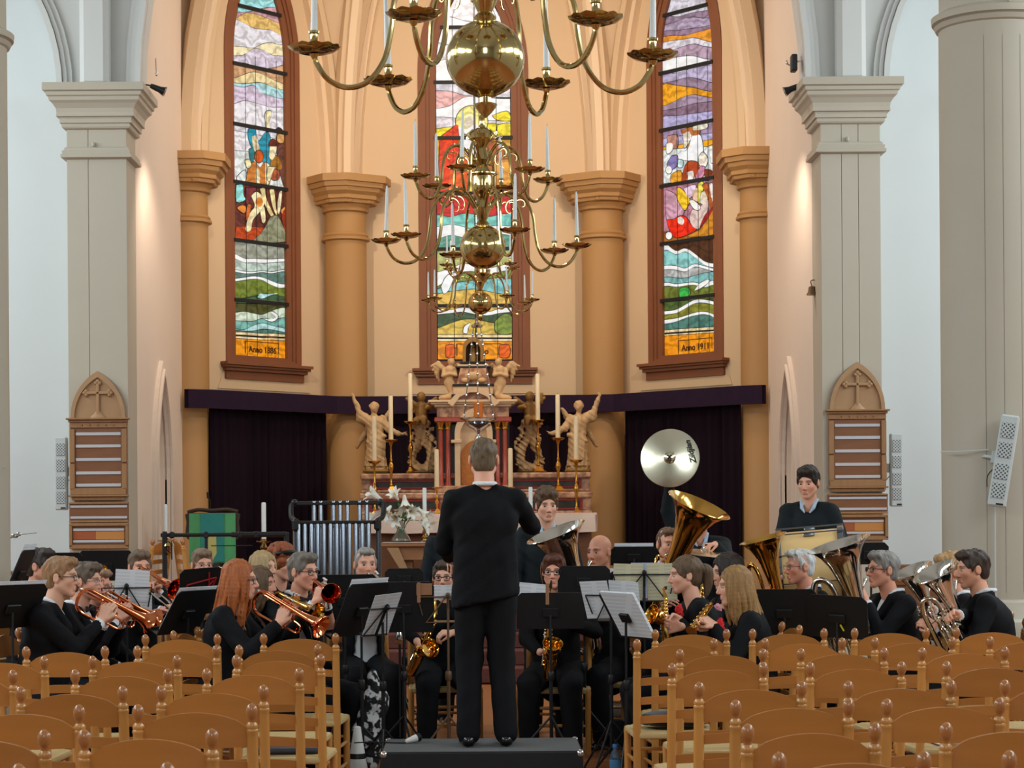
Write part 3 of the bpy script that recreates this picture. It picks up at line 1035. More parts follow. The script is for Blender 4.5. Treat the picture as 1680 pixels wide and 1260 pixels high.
# ------------------------------------------------------------------ rounded bodies: a distance field turned into one smooth mesh
class SDF:
    def __init__(s, lo, hi, vs, fine=()):
        """fine = [(axis, lo, hi, step)] : zones where the sampling is denser"""
        s.ax = []
        for k in range(3):
            segs = sorted([(a, b, v) for (ax, a, b, v) in fine if ax == k])
            pts = []
            x = lo[k]
            while x < hi[k]:
                pts.append(x)
                st = vs
                for a, b, v in segs:
                    if a - vs <= x <= b:
                        st = min(st, v)
                x += st
            pts.append(x)
            s.ax.append(np.array(pts, dtype=np.float32))
        s.a = np.full([len(q) for q in s.ax], .2, dtype=np.float32)

    def _sl(s, lo, hi, pad):
        out = []
        for k in range(3):
            i = max(0, int(np.searchsorted(s.ax[k], lo[k] - pad)) - 1)
            j = min(len(s.ax[k]), int(np.searchsorted(s.ax[k], hi[k] + pad)) + 1)
            if j <= i:
                return None
            out.append(slice(i, j))
        return tuple(out)

    def _grid(s, sl):
        return (s.ax[0][sl[0]][:, None, None], s.ax[1][sl[1]][None, :, None], s.ax[2][sl[2]][None, None, :])

    def _mix(s, sl, d, k, sub):
        a = s.a[sl]
        if sub:
            d = -d
            h = np.clip(.5 - .5 * (a - d) / k, 0, 1)
            s.a[sl] = a * (1 - h) + d * h + k * h * (1 - h)
        else:
            h = np.clip(.5 + .5 * (a - d) / k, 0, 1)
            s.a[sl] = a * (1 - h) + d * h - k * h * (1 - h)

    def cone(s, a, b, ra, rb=None, k=.012, sub=False, sq=None):
        rb = ra if rb is None else rb
        a, b = np.array(a, dtype=np.float32), np.array(b, dtype=np.float32)
        r = max(ra, rb)
        sl = s._sl(np.minimum(a, b) - r, np.maximum(a, b) + r, k + .03)
        if sl is None:
            return s
        X, Y, Z = s._grid(sl)
        ab = b - a
        L = float(ab @ ab) + 1e-9
        px, py, pz = X - a[0], Y - a[1], Z - a[2]
        t = np.clip((px * ab[0] + py * ab[1] + pz * ab[2]) / L, 0, 1)
        d = np.sqrt((px - t * ab[0]) ** 2 + (py - t * ab[1]) ** 2 + (pz - t * ab[2]) ** 2) - (ra + (rb - ra) * t)
        s._mix(sl, d, k, sub)
        return s

    def chain(s, pts, rs, k=.012):
        for i in range(len(pts) - 1):
            s.cone(pts[i], pts[i + 1], rs[i], rs[i + 1], k)
        return s

    def ell(s, c, r, R=None, k=.012, sub=False, disp=None):
        c = np.array(c, dtype=np.float32)
        m = max(r)
        sl = s._sl(c - m, c + m, k + .03)
        if sl is None:
            return s
        X, Y, Z = s._grid(sl)
        px, py, pz = X - c[0], Y - c[1], Z - c[2]
        if R is not None:
            R = np.array(R, dtype=np.float32)
            px, py, pz = (R[0, 0] * px + R[1, 0] * py + R[2, 0] * pz, R[0, 1] * px + R[1, 1] * py + R[2, 1] * pz, R[0, 2] * px + R[1, 2] * py + R[2, 2] * pz)
        k0 = np.sqrt((px / r[0]) ** 2 + (py / r[1]) ** 2 + (pz / r[2]) ** 2)
        k1 = np.sqrt((px / r[0] ** 2) ** 2 + (py / r[1] ** 2) ** 2 + (pz / r[2] ** 2) ** 2) + 1e-6
        d = k0 * (k0 - 1) / k1
        if disp is not None:
            d = d + disp(X, Y, Z)
        s._mix(sl, d, k, sub)
        return s

    def plane(s, p, n, k=.006):
        """cut away everything on the side the normal points to"""
        n = np.array(n, dtype=np.float32)
        n = n / np.linalg.norm(n)
        sl = tuple(slice(0, len(q)) for q in s.ax)
        X, Y, Z = s._grid(sl)
        d = (X - p[0]) * n[0] + (Y - p[1]) * n[1] + (Z - p[2]) * n[2]
        s.a = np.maximum(s.a, d)
        return s

    def clear(s, lo, hi):
        """cut a box away"""
        sl = s._sl(np.array(lo), np.array(hi), 0)
        if sl is None:
            return s
        X, Y, Z = s._grid(sl)
        d = np.maximum(np.maximum(np.maximum(lo[0] - X, X - hi[0]), np.maximum(lo[1] - Y, Y - hi[1])), np.maximum(lo[2] - Z, Z - hi[2]))
        s.a[sl] = np.maximum(s.a[sl], -d)
        return s

    def wrinkle(s, amp, fr, seed=0.0):
        X, Y, Z = s._grid(tuple(slice(0, len(q)) for q in s.ax))
        s.a = s.a + amp * (np.sin(fr * (X + .6 * Z) + seed) * np.sin(fr * .8 * (Z - .5 * Y) + seed * 1.7)).astype(np.float32)
        return s

    def verts(s, adapt=0.0):
        a = s.a
        a[0], a[-1], a[:, 0], a[:, -1], a[:, :, 0], a[:, :, -1] = .2, .2, .2, .2, .2, .2
        g = openvdb.FloatGrid(.2)
        g.copyFromArray(np.ascontiguousarray(a))
        p, t, q = g.convertToPolygons(isovalue=0.0, adaptivity=adapt)
        p = np.array(p, dtype=np.float64).reshape(-1, 3)
        out = np.empty_like(p)
        for k in range(3):
            out[:, k] = np.interp(p[:, k], np.arange(len(s.ax[k])), s.ax[k])
        return out, np.array(t).reshape(-1, 3), np.array(q).reshape(-1, 4)

    def build(s, name, mat, parent=None, adapt=0.0, label=None, color=None, kind=None):
        v, t, q = s.verts(adapt)
        me = bpy.data.meshes.new(name)
        faces = [tuple(int(i) for i in f) for f in t] + [tuple(int(i) for i in f) for f in q]
        me.from_pydata(v.tolist(), [], faces)
        me.materials.append(mat)
        me.polygons.foreach_set('use_smooth', [True] * len(me.polygons))
        if color is not None:
            c = color(v).astype(np.float32)
            at = me.color_attributes.new('tint', 'FLOAT_COLOR', 'POINT')
            at.data.foreach_set('color', np.concatenate([c, np.ones((len(c), 1), np.float32)], 1).ravel())
        me.update()
        return link(me, name, parent, label, kind)
# ------------------------------------------------------------------ chandeliers
m_brass = M('polished_brass', (196, 172, 116), .12, 1.0, var=.08, scale=8)
m_gold = M('gilt_brass', (206, 150, 66), .25, 1.0, var=.15, scale=14)
m_candle = M('candle_wax', (226, 232, 232), .45, var=.03, scale=5)
m_cream = M('altar_candle_wax', (236, 216, 178), .5, var=.04, scale=5)
m_wick = M('wick', (40, 34, 30), .9)
STEM = [(.004, -.292), (.03, -.268), (.055, -.238), (.058, -.226), (.03, -.216), (.028, -.19), (.05, -.186), (.062, -.178)]
for _i in range(1, 15):
    _t = -PI / 2 + PI * _i / 15
    if -1.22 < _t < 1.28:
        STEM.append((.195 * math.cos(_t), .188 * math.sin(_t)))
STEM += [(.052, .185), (.058, .20), (.034, .225), (.06, .28), (.076, .33), (.06, .38), (.04, .41), (.06, .44), (.085, .47), (.092, .52), (.086, .6), (.098, .62),
         (.07, .66), (.05, .70), (.076, .74), (.05, .78), (.036, .84), (.06, .88), (.11, .92), (.118, .955), (.09, .99), (.03, 1.02), (.022, 1.08), (.03, 1.10), (.012, 1.13)]
LOW = [(.07, .33), (.16, .44), (.27, .475), (.38, .41), (.445, .28), (.465, .12), (.50, -.02), (.58, -.125), (.68, -.155), (.77, -.12), (.825, -.045), (.84, .0)]
UPP = [(.06, .70), (.14, .82), (.23, .86), (.31, .80), (.345, .68), (.36, .55), (.40, .44), (.46, .40), (.53, .44), (.57, .52), (.58, .555)]


def wavy_dish(loc, R, n=48):
    mb = MB()
    vs, fs = [], []
    prof = [(.10, -.024, 0), (.45, -.026, 0), (.78, -.014, .2), (.93, .0, 1), (1.0, .006, 1), (.93, .008, 1), (.75, -.004, .2), (.16, -.010, 0)]
    for r, z, w in prof:
        for k in range(n):
            a = 2 * PI * k / n
            q = 1 + .022 * w * math.cos(12 * a)
            vs.append((loc[0] + R * r * q * math.cos(a), loc[1] + R * r * q * math.sin(a), loc[2] + (z + .0035 * w * math.cos(12 * a)) * R / .125))
    for i in range(len(prof) - 1):
        for k in range(n):
            l = (k + 1) % n
            fs.append((i * n + k, i * n + l, (i + 1) * n + l, (i + 1) * n + k))
    fs.append(tuple(range(n))[::-1])
    fs.append(tuple((len(prof) - 1) * n + k for k in range(n)))
    return mb.add(vs, fs)


def arm_parts(prof):
    q, rr = bezr([(r, 0, z) for r, z in prof], [.015] + [.0135] * (len(prof) - 2) + [.010], 44)
    arm = MB().tube(q, rr, 8)
    R, Z = prof[-1]
    arm.lathe([(.010, -.02), (.017, -.008), (.024, .004), (.012, .012), (.02, .018), (.02, .022)], 12, (R, 0, Z))
    sp = []
    for i in range(22):                                # a curl that fills the bend near the stem
        t = i / 21 * 3.6
        sp.append((prof[2][0] - .02 + (.085 - .016 * t) * math.cos(t + 1.2) * .8, 0, prof[2][1] - .15 + (.085 - .016 * t) * math.sin(t + 1.2)))
    curl = MB().tube(sp, [.007 * (1 - .6 * i / 21) for i in range(22)], 6)
    sp = []
    for i in range(20):                                # and a smaller one outside it
        t = i / 19 * 4.2
        sp.append((prof[3][0] - .035 + (.055 - .011 * t) * math.cos(2.4 - t), 0, prof[3][1] - .045 + (.055 - .011 * t) * math.sin(2.4 - t)))
    curl.tube(sp, [.006 * (1 - .6 * i / 19) for i in range(20)], 6)
    dish = wavy_dish((R, 0, Z + .034), .128)
    sock = MB().lathe([(.020, .028), (.022, .045), (.019, .05), (.019, .10), (.026, .106), (.027, .116), (.018, .120), (.018, .10)], 14, (R, 0, Z))
    return [('arm', arm), ('scroll', curl), ('drip_pan', dish), ('socket', sock)], (R, Z + .104)


ARMD = [arm_parts(LOW), arm_parts(UPP)]
ARMDATA = [[(n, mb.data(n, m_brass, 40)) for n, mb in a[0]] for a in ARMD]
CANDLE = MB().lathe([(.0175, 0), (.0172, .02), (.011, .36), (.007, .385), (.0015, .395)], 12).data('candle', m_candle, 60)
WICK = MB().tube([(0, 0, .39), (.001, 0, .405), (.005, 0, .412)], .0016, 5).data('wick', m_wick)


ORD = ['first', 'second', 'third', 'fourth', 'fifth', 'sixth', 'seventh', 'eighth', 'ninth', 'tenth', 'eleventh', 'twelfth']


def chandelier(name_label, px, py, d, scale, lows, upps, clabel, cgroup, rod=7.5, seed=0):
    c = P(px, py, d)
    t = thing('chandelier', name_label, 'chandelier', c)
    t.scale = (scale,) * 3
    MB().lathe(STEM, 28).build('stem', m_brass, t)
    MB().tube([(0, 0, 1.12), (0, 0, rod)], .008, 8).build('hanging_rod', m_brass, t)
    rnd = random.Random(seed)
    cands = []
    for tier, angs in ((0, lows), (1, upps)):
        R, Z = ARMD[tier][1]
        for a in angs:
            a = math.radians(a)
            arm = None
            for n, me in ARMDATA[tier]:
                if n == 'arm':
                    arm = link(me, 'arm', t)
                    arm.rotation_euler = (0, 0, -a)
                else:
                    link(me, n, arm)
            cd = link(CANDLE, 'candle')
            link(WICK, 'wick', cd)
            cands.append((tier, R * math.cos(a), cd))
            cd.scale = (scale,) * 3
            cd.location = c + Vector((R * math.cos(a), -R * math.sin(a), Z)) * scale
            cd.rotation_euler = (rnd.uniform(-.03, .03), rnd.uniform(-.03, .03), 0)
    for tier in (0, 1):
        for i, q in enumerate(sorted([q for q in cands if q[0] == tier], key=lambda q: q[1])):
            tag(q[2], 'white taper candle, %s from the left in the %s tier of the %s chandelier' % (ORD[i], ('lower', 'upper')[tier], clabel), 'candle', cgroup)
    for k in range(6):                                   # leaf scrolls round the stem head
        a = 2 * PI * k / 6 + .3
        q = [(.08 + .10 * math.sin(s * PI), 0, .90 + .10 * s + .03 * math.sin(s * 2 * PI)) for s in [i / 12 for i in range(13)]]
        MB().tube([rotz(a) @ Vector(p) for p in q], .006, 6).build('top_scroll', m_brass, t)
    MB().tube([(math.cos(2 * PI * k / 24) * .125, math.sin(2 * PI * k / 24) * .125, .62) for k in range(24)], .008, 6, closed=True).build('arm_ring', m_brass, t)
    return t


# angles: 0 = to the right of the picture, 90 = towards the camera
chandelier('nearest and largest brass chandelier hanging at the top of the picture', 796, 96, 10.2, 1.0,
           [-7, 53, 113, 173, -127, -67], [23, 83, 143, -157, -97, -37], 'nearest', 'candles of the nearest chandelier', seed=1)
chandelier('middle brass chandelier with two tiers of candle arms, before the centre window', 792, 405, 17.7, 1.0,
           [166, 139, 72, -14, -41, -108], [167, 107, 47, -13, -73, -133], 'middle', 'candles of the middle chandelier', seed=2)
chandelier('farthest and smallest brass chandelier, hanging just above the altar', 788, 497, 22.0, .66,
           [172, 150, 60, 8, -30, -120], [155, 95, 35, -25, -85, -145], 'farthest', 'candles of the farthest chandelier', rod=9, seed=3)

# ------------------------------------------------------------------ sanctuary lamp
m_silver = M('polished_silver', (205, 208, 212), .12, 1.0, var=.06, scale=9)
m_amber = M('amber_glass', (205, 110, 24), .18, var=.25, scale=18, coat=.6)
c = P(785, 690, 22.9)
t = thing('sanctuary_lamp', 'silver hanging sanctuary lamp with an amber glass above the altar', 'lamp', c)
u = 22.9 / 3400
MB().lathe([(.004, -.24), (.05, -.21), (.035, -.17), (.012, -.15), (.02, -.13), (.06, -.10), (.13, -.06), (.14, -.045), (.10, -.035), (.16, -.01), (.20, .015), (.205, .03), (.18, .022), (.10, .0), (.05, .01)], 28).build('bowl', m_silver, t)
MB().lathe([(.05, .005), (.052, .03), (.05, .20), (.046, .205), (.046, .19)], 18).build('amber_glass', m_amber, t, label='amber glass cylinder')
top = Vector((-.01, 0, 1.03))
for k in range(3):
    a = 2 * PI * k / 3 + .5
    b = Vector((.19 * math.cos(a), .19 * math.sin(a), .03))
    e = top + Vector((.045 * math.cos(a), .045 * math.sin(a), 0))
    mb = MB().tube([b, e], .005, 6)
    for q in range(9):
        f = b.lerp(e, (q + .3) / 9)
        mb.ball(f, (.013, .013, .02), 8, 6)
    mb.build('chain', m_silver, t)
MB().lathe([(.06, 0), (.065, .02), (.03, .05), (.012, .07), (.02, .09), (.006, .11)], 14, top).tube([top + Vector((0, 0, .1)), top + Vector((0, 0, 6))], .004, 6).build('crown', m_silver, t)

# ------------------------------------------------------------------ curtains and valance
m_curtain = M('aubergine_curtain', (32, 21, 30), .95, var=.2, scale=9, stretch=(3, 3, .3), spec=.1)
m_valance = M('aubergine_valance', (46, 32, 50), .95, var=.15, scale=9, spec=.1)
VAL = [(-3.40, 24.22), (-3.12, 24.36), (-1.78, 25.93), (-1.5, 26.02), (1.5, 26.02), (1.78, 25.93), (3.12, 24.36), (3.40, 24.22)]
zv0, zv1 = 2.905, 3.125
mb = MB()
outer = [Vector((x, y)) for x, y in VAL]
inner = [Vector((x * (.985 if abs(x) > 2 else .97), y - .035)) for x, y in VAL]
n = len(VAL)
vs = [(p.x, p.y, z) for z in (zv0, zv1) for p in outer] + [(p.x, p.y, z) for z in (zv0, zv1) for p in inner]
fs = []
for i in range(n - 1):
    o0, o1, i0, i1 = i, n + i, 2 * n + i, 3 * n + i
    fs += [(i0, i0 + 1, i1 + 1, i1), (o0 + 1, o0, o1, o1 + 1), (i0 + 1, i0, o0, o0 + 1), (i1, i1 + 1, o1 + 1, o1)]
vl = tag(mb.add(vs, fs).build('curtain_valance', m_valance, smooth=20), 'dark purple valance band running round the apse above the curtains', 'valance')


def curtain(a, b, zt, zb, label, folds):
    a, b = Vector((*a, 0)), Vector((*b, 0))
    u = (b - a).normalized()
    nn = Vector((-u.y, u.x, 0))
    L = (b - a).length
    N = folds * 6
    t = thing('curtain', label, 'curtain', (a + b) / 2 + Vector((0, 0, zb)))
    o = (a + b) / 2
    vs, fs = [], []
    for side in (0, .012):
        for z, am in ((zt, .6), ((zt * 2 + zb) / 3, .9), ((zt + 2 * zb) / 3, 1.05), (zb, 1.2)):
            for i in range(N + 1):
                s = L * i / N
                w = math.sin(i * 2 * PI / 6 + .5 * math.sin(i * .37)) * .028 * am + .012 * math.sin(i * .9)
                p = a + u * s + nn * (w + side) - o
                vs.append((p.x, p.y, z - zb))
    M_ = N + 1
    for r in range(3):
        for i in range(N):
            q = (r * M_ + i, r * M_ + i + 1, (r + 1) * M_ + i + 1, (r + 1) * M_ + i)
            fs.append(q[::-1])
            fs.append(tuple(4 * M_ + k for k in q))
    MB().add(vs, fs).build('cloth', m_curtain, t, smooth=60)
    MB().tube([(a.x - o.x, a.y - o.y, zt - zb - .01), (b.x - o.x, b.y - o.y, zt - zb - .01)], .012, 8).build('curtain_rail', m_wick, t)
    return t


curtain((-3.14, 24.52), (-1.88, 26.02), 2.96, .62, 'dark purple pleated curtain left of the altar, between two ochre columns', 17)
curtain((-1.42, 26.2), (1.42, 26.2), 2.96, .62, 'dark pleated curtain hanging directly behind the altar statues', 24)
curtain((1.88, 26.02), (3.14, 24.52), 2.96, .62, 'dark purple pleated curtain behind the raised cymbal', 17)

# ------------------------------------------------------------------ high altar
m_marble = M('pink_marble', (204, 160, 122), .35, var=.3, scale=16, detail=8, bump=.05, col2=(148, 98, 78))
m_marble_l = M('pale_marble', (216, 184, 146), .4, var=.2, scale=12, detail=7, bump=.05)
m_redm = M('red_marble', (160, 66, 48), .25, var=.35, scale=14, detail=8, coat=.3)
m_greenm = M('green_black_marble', (38, 40, 34), .15, scale=7, detail=10, col2=(58, 62, 52), coat=.4)
m_redpaint = M('red_frame_paint', (140, 34, 34), .4, var=.15, scale=9)
m_stone = M('carved_sandstone', (192, 156, 112), .65, var=.30, scale=14, bump=.25, bscale=30)
m_stone_d = M('carved_golden_wood', (146, 108, 54), .55, var=.22, scale=12, bump=.25, bscale=40)
m_black = M('black_stone', (26, 22, 22), .3, var=.2)
m_door = M('tabernacle_door', (178, 108, 44), .4, var=.35, scale=26, detail=8, bump=.4)
m_cloth = M('altar_cloth', (232, 206, 190), .9, var=.04, scale=5, bump=.06)
m_altar = M('altar_wood', (120, 74, 42), .5, var=.25, scale=5, stretch=(1, 1, 5), bump=.05)


def X_(px, d):
    return (px - CX) / F * d


def Z_(py, d, px=781):
    return P(px, py, d).z


YA_ = 24.0
al = thing('high_altar', 'marble high altar with columned tabernacle and two stepped marble ledges', 'altar', (0, YA_, .6))


def ab(mb, x0, x1, y0, y1, z0, z1, b=.006):
    return mb.box(((x0 + x1) / 2, (y0 + y1) / 2 - YA_, (z0 + z1) / 2 - .6), (x1 - x0, y1 - y0, z1 - z0), b=b)


xl, xr = X_(594, 24.1), X_(968, 24.1)
zA, zB, zC = Z_(844, 23.6), Z_(808, 23.9), Z_(776, 24.1)
ab(MB(), -1.24, 1.30, 23.35, 24.4, .6, zA - .05).build('altar_body', m_altar, al)
ab(MB(), X_(596, 23.5), X_(972, 23.5), 23.28, 23.95, zA - .05, zA).build('mensa', m_marble_l, al)
for (y0, y1, z0, z1) in ((23.80, 24.5, zA, zB), (24.05, 24.7, zB, zC)):
    ab(MB(), xl, xr, y0 + .03, y1, z0, z1 - .0).build('ledge_core', m_marble, al)
    ab(MB(), xl - .015, xr + .015, y0 - .02, y1, z1 - .07, z1, b=.015).build('ledge_moulding', m_marble, al)
    ab(MB(), xl - .01, xr + .01, y0 - .01, y1 - .2, z0, z0 + .035, b=.01).build('ledge_foot', m_marble, al)
    for sx in (-1, 1):
        a, b_ = (xl + .10, X_(722, 24)) if sx < 0 else (X_(838, 24), xr - .10)
        fr = MB()
        h0, h1 = z0 + .045, z1 - .08
        ab(fr, a, b_, y0 + .005, y0 + .04, h1 - .022, h1, .004)
        ab(fr, a, b_, y0 + .005, y0 + .04, h0, h0 + .022, .004)
        ab(fr, a, a + .03, y0 + .007, y0 + .04, h0, h1, .004)
        ab(fr, b_ - .03, b_, y0 + .007, y0 + .04, h0, h1, .004)
        fr.build('red_frame', m_redpaint, al)
        ab(MB(), a + .02, b_ - .02, y0 + .02, y0 + .045, h0 + .01, h1 - .01).build('inset_panel', m_greenm, al)
# aedicule
xa, xb = X_(714, 24.0), X_(840, 24.0)
z_ = lambda py: Z_(py, 24.0)
ab(MB(), xa, xb, 23.84, 24.5, zB, z_(797)).build('column_plinth', m_marble, al)
for px in (724, 736, 817, 829):
    cx = X_(px, 24.0)
    MB().lathe([(.040, z_(797) - .6), (.040, z_(794) - .6), (.030, z_(791) - .6), (.029, z_(745) - .6), (.025, z_(706) - .6)], 14, (cx, 23.94 - YA_, 0)).build('red_column', m_redm, al)
    MB().lathe([(.027, z_(706) - .6), (.034, z_(704) - .6), (.030, z_(701) - .6), (.042, z_(696) - .6), (.046, z_(693) - .6)], 10, (cx, 23.94 - YA_, 0)).build('gilt_capital', m_gold, al)
ab(MB(), xa + .02, xb - .02, 24.06, 24.5, zB, z_(693)).build('back_plate', m_black, al)
ab(MB(), xa, xb, 23.86, 24.5, z_(693), z_(685), b=.012).build('architrave', m_redm, al)
ab(MB(), xa + .03, xb - .03, 23.90, 24.5, z_(685), z_(667)).build('frieze', m_marble, al)
cor = MB()
for y0, y1, o, f in ((668, 664, .0, .0), (664, 661, .04, .03), (661, 657, .07, .05)):
    ab(cor, xa - o, xb + o, 23.86 - f, 24.5, z_(y0), z_(y1), b=.006)
cor.build('cornice', m_marble_l, al)


def zface(x, z, t):
    return (x, t - YA_, z - .6)


cxm = X_(778, 24.0)
ped = [(cxm + X_(781 + a, 24) , z_(b)) for a, b in ((-42, 662), (-26, 645), (-8, 636), (8, 636), (26, 645), (42, 662), (34, 668), (22, 652), (6, 645), (-6, 645), (-22, 652), (-34, 668))]
MB().prism(ped, 23.80, 24.3, zface).build('curved_pediment', m_marble_l, al)
MB().prism([(cxm + X_(781 + a, 24), z_(b)) for a, b in ((-34, 690), (34, 690), (34, 668), (22, 652), (6, 645), (-6, 645), (-22, 652), (-34, 668))][::1], 23.88, 24.3, zface).build('pediment_field', m_marble, al)
arch = lancet(X_(781 + 31, 24), zB, z_(712), .31, c=cxm)
arch_i = lancet(X_(781 + 22, 24), zB + .0, z_(714), .222, c=cxm)
MB().prism(arch + arch_i[::-1], 23.87, 24.1, zface).build('door_arch', m_marble_l, al)
MB().prism(lancet(X_(781 + 21, 24), zB, z_(750), .2, c=cxm), 23.93, 24.1, zface).build('tabernacle_door', m_door, al)
MB().prism(lancet(X_(781 + 23, 24), z_(750), z_(716), .23, c=cxm), 23.95, 24.1, zface).build('arch_tympanum', m_marble_l, al)
ab(MB(), cxm - .26, cxm - .14, 23.84, 24.1, z_(727), z_(722), b=.004).build('impost', m_marble_l, al)
ab(MB(), cxm + .14, cxm + .26, 23.84, 24.1, z_(727), z_(722), b=.004).build('impost', m_marble_l, al)
# attic above the cornice
for (x0, x1, y0, y1, m_, f) in ((742, 812, 657, 647, m_black, .0), (745, 810, 647, 634, m_marble_l, .03), (744, 812, 634, 630, m_black, .01), (749, 807, 604, 601, m_black, .05), (752, 803, 601, 597, m_marble_l, .06), (757, 799, 597, 593, m_black, .05)):
    ab(MB(), X_(x0, 24), X_(x1, 24), 23.93 + f, 24.4, z_(y0), z_(y1), b=.004).build('attic_band', m_, al)
MB().prism([(X_(751, 24), z_(630)), (X_(806, 24), z_(630)), (X_(800, 24), z_(604)), (X_(757, 24), z_(604))], 23.98, 24.4, zface).build('attic_block', m_marble, al)
MB().ball((X_(778, 24), 23.96 - YA_, z_(617) - .6), (.10, .03, .05), 12, 8).ball((X_(765, 24), 23.96 - YA_, z_(624) - .6), (.05, .03, .03), 10, 6).ball((X_(792, 24), 23.96 - YA_, z_(624) - .6), (.05, .03, .03), 10, 6).build('carved_garland', m_stone, al)
niche = lancet(X_(781 + 17, 24), z_(593), z_(572), .14, c=X_(778, 24))
niche_i = lancet(X_(781 + 12, 24), z_(593), z_(574), .10, c=X_(778, 24))
MB().prism(niche + niche_i[::-1], 24.0, 24.3, zface).build('top_niche', m_stone_d, al)
MB().prism(niche, 24.18, 24.3, zface).build('niche_back', m_stone_d, al)
mbn = MB().lathe([(.05, 0), (.05, .06), (.035, .10), (.03, .16), (.015, .17)], 10, (X_(778, 24), 24.1 - YA_, z_(593) - .6)).ball((X_(778, 24), 24.1 - YA_, z_(593) - .6 + .19), .025, 10, 8)
mbn.build('niche_figure', m_stone_d, al)

# cloth over the mensa
xm0, xm1 = X_(600, 23.4), X_(976, 23.3)
cl = MB()
ab(cl, xm0, xm1, 23.22, 23.8, zA, zA + .012, .004)
N = 26
vs, fs = [], []
for i in range(N + 1):
    x = xm0 + (xm1 - xm0) * i / N
    w = .006 * math.sin(i * 1.9)
    for y, z in ((23.222, zA + .012), (23.205 + w, zA - .06), (23.195 + w * 2, zA - .205 + .004 * math.sin(i)), (23.202 + w * 2, zA - .205 + .004 * math.sin(i)), (23.235, zA - .01)):
        vs.append((x, y - YA_, z - .6))
for i in range(N):
    for k in range(4):
        fs.append((i * 5 + k, i * 5 + k + 1, (i + 1) * 5 + k + 1, (i + 1) * 5 + k))
cl.add(vs, fs)
cl.tube([(xm1, 23.23 - YA_, zA - .6), (xm1 + .012, 23.3 - YA_, zA - .66), (xm1 + .008, 23.3 - YA_, zA - .8)], .018, 8)
ct = cl.build('altar_cloth', m_cloth, smooth=50, loc=(0, YA_, .6))
tag(ct, 'pale pink altar cloth hanging over the front of the high altar', 'altar cloth')

# tall candlesticks with candles
def candlestick(px, yb, yt, yc, d, lab_s, lab_c, m_c, grp_s=None):
    b = P(px, yb, d)
    k = d / 3400
    h = (yb - yt) * k
    w = min(.10, .16 * h + .02)
    t = thing('candlestick', lab_s, 'candlestick', b)
    MB().lathe([(w, 0), (w * 1.02, .012), (w * .75, .02), (w * .5, .045), (w * .28, .07)], 3 if h > .3 else 16, sx=1, sy=1).build('foot', m_gold, t, smooth=30)
    pr = [(.012, .05), (.024, h * .14), (.013, h * .17), (.012, h * .30), (.022, h * .34), (.016, h * .38), (.036, h * .47), (.030, h * .53), (.012, h * .58), (.020, h * .61), (.011, h * .65), (.011, h * .88), (.02, h * .92), (.028, h * .96)]
    MB().lathe([(r * min(1, .5 + h * .7), z) for r, z in pr], 14).build('shaft', m_gold, t)
    dw = min(.085, .05 + .04 * h)
    MB().lathe([(.02, h * .955), (dw * .7, h * .965), (dw, h), (dw, h + .008), (dw * .6, h - .004), (.028, h - .004)], 18).build('drip_pan', m_gold, t)
    c = MB().lathe([(.0265, 0), (.027, .01), (.0255, (yt - yc) * k * .97), (.020, (yt - yc) * k), (.004, (yt - yc) * k + .003)], 14).build('altar_candle', m_c, loc=b + Vector((0, 0, h - .003)))
    MB().tube([(0, 0, (yt - yc) * k), (0, .002, (yt - yc) * k + .02)], .0025, 5).build('wick', m_wick, c)
    tag(c, lab_c, 'candle')


for px, yb, yt, yc, d, ls, side in (
        (615, 848, 757, 683, 23.55, 'standing on the altar table', 'left'), (642, 808, 722, 649, 23.86, 'on the lower marble ledge', 'left'), (674, 776, 692, 612, 24.2, 'on the upper marble ledge', 'left'),
        (946, 846, 755, 682, 23.55, 'standing on the altar table', 'right'), (916, 807, 719, 647, 23.86, 'on the lower marble ledge', 'right'), (883, 775, 690, 613, 24.2, 'on the upper marble ledge', 'right')):
    at = 'beside the left angel' if side == 'left' else 'beside the right angel'
    candlestick(px, yb, yt, yc, d, 'gilt candlestick %s, %s' % (ls, at), 'tall cream candle in the candlestick %s, %s' % (ls, at), m_cream)
candlestick(717, 845, 800, 737, 23.5, 'short gilt candlestick on the altar table by the left red columns', 'short cream candle by the left red marble columns', m_cream)
candlestick(838, 845, 800, 735, 23.5, 'short gilt candlestick on the altar table by the right red columns', 'short cream candle by the right red marble columns', m_cream)


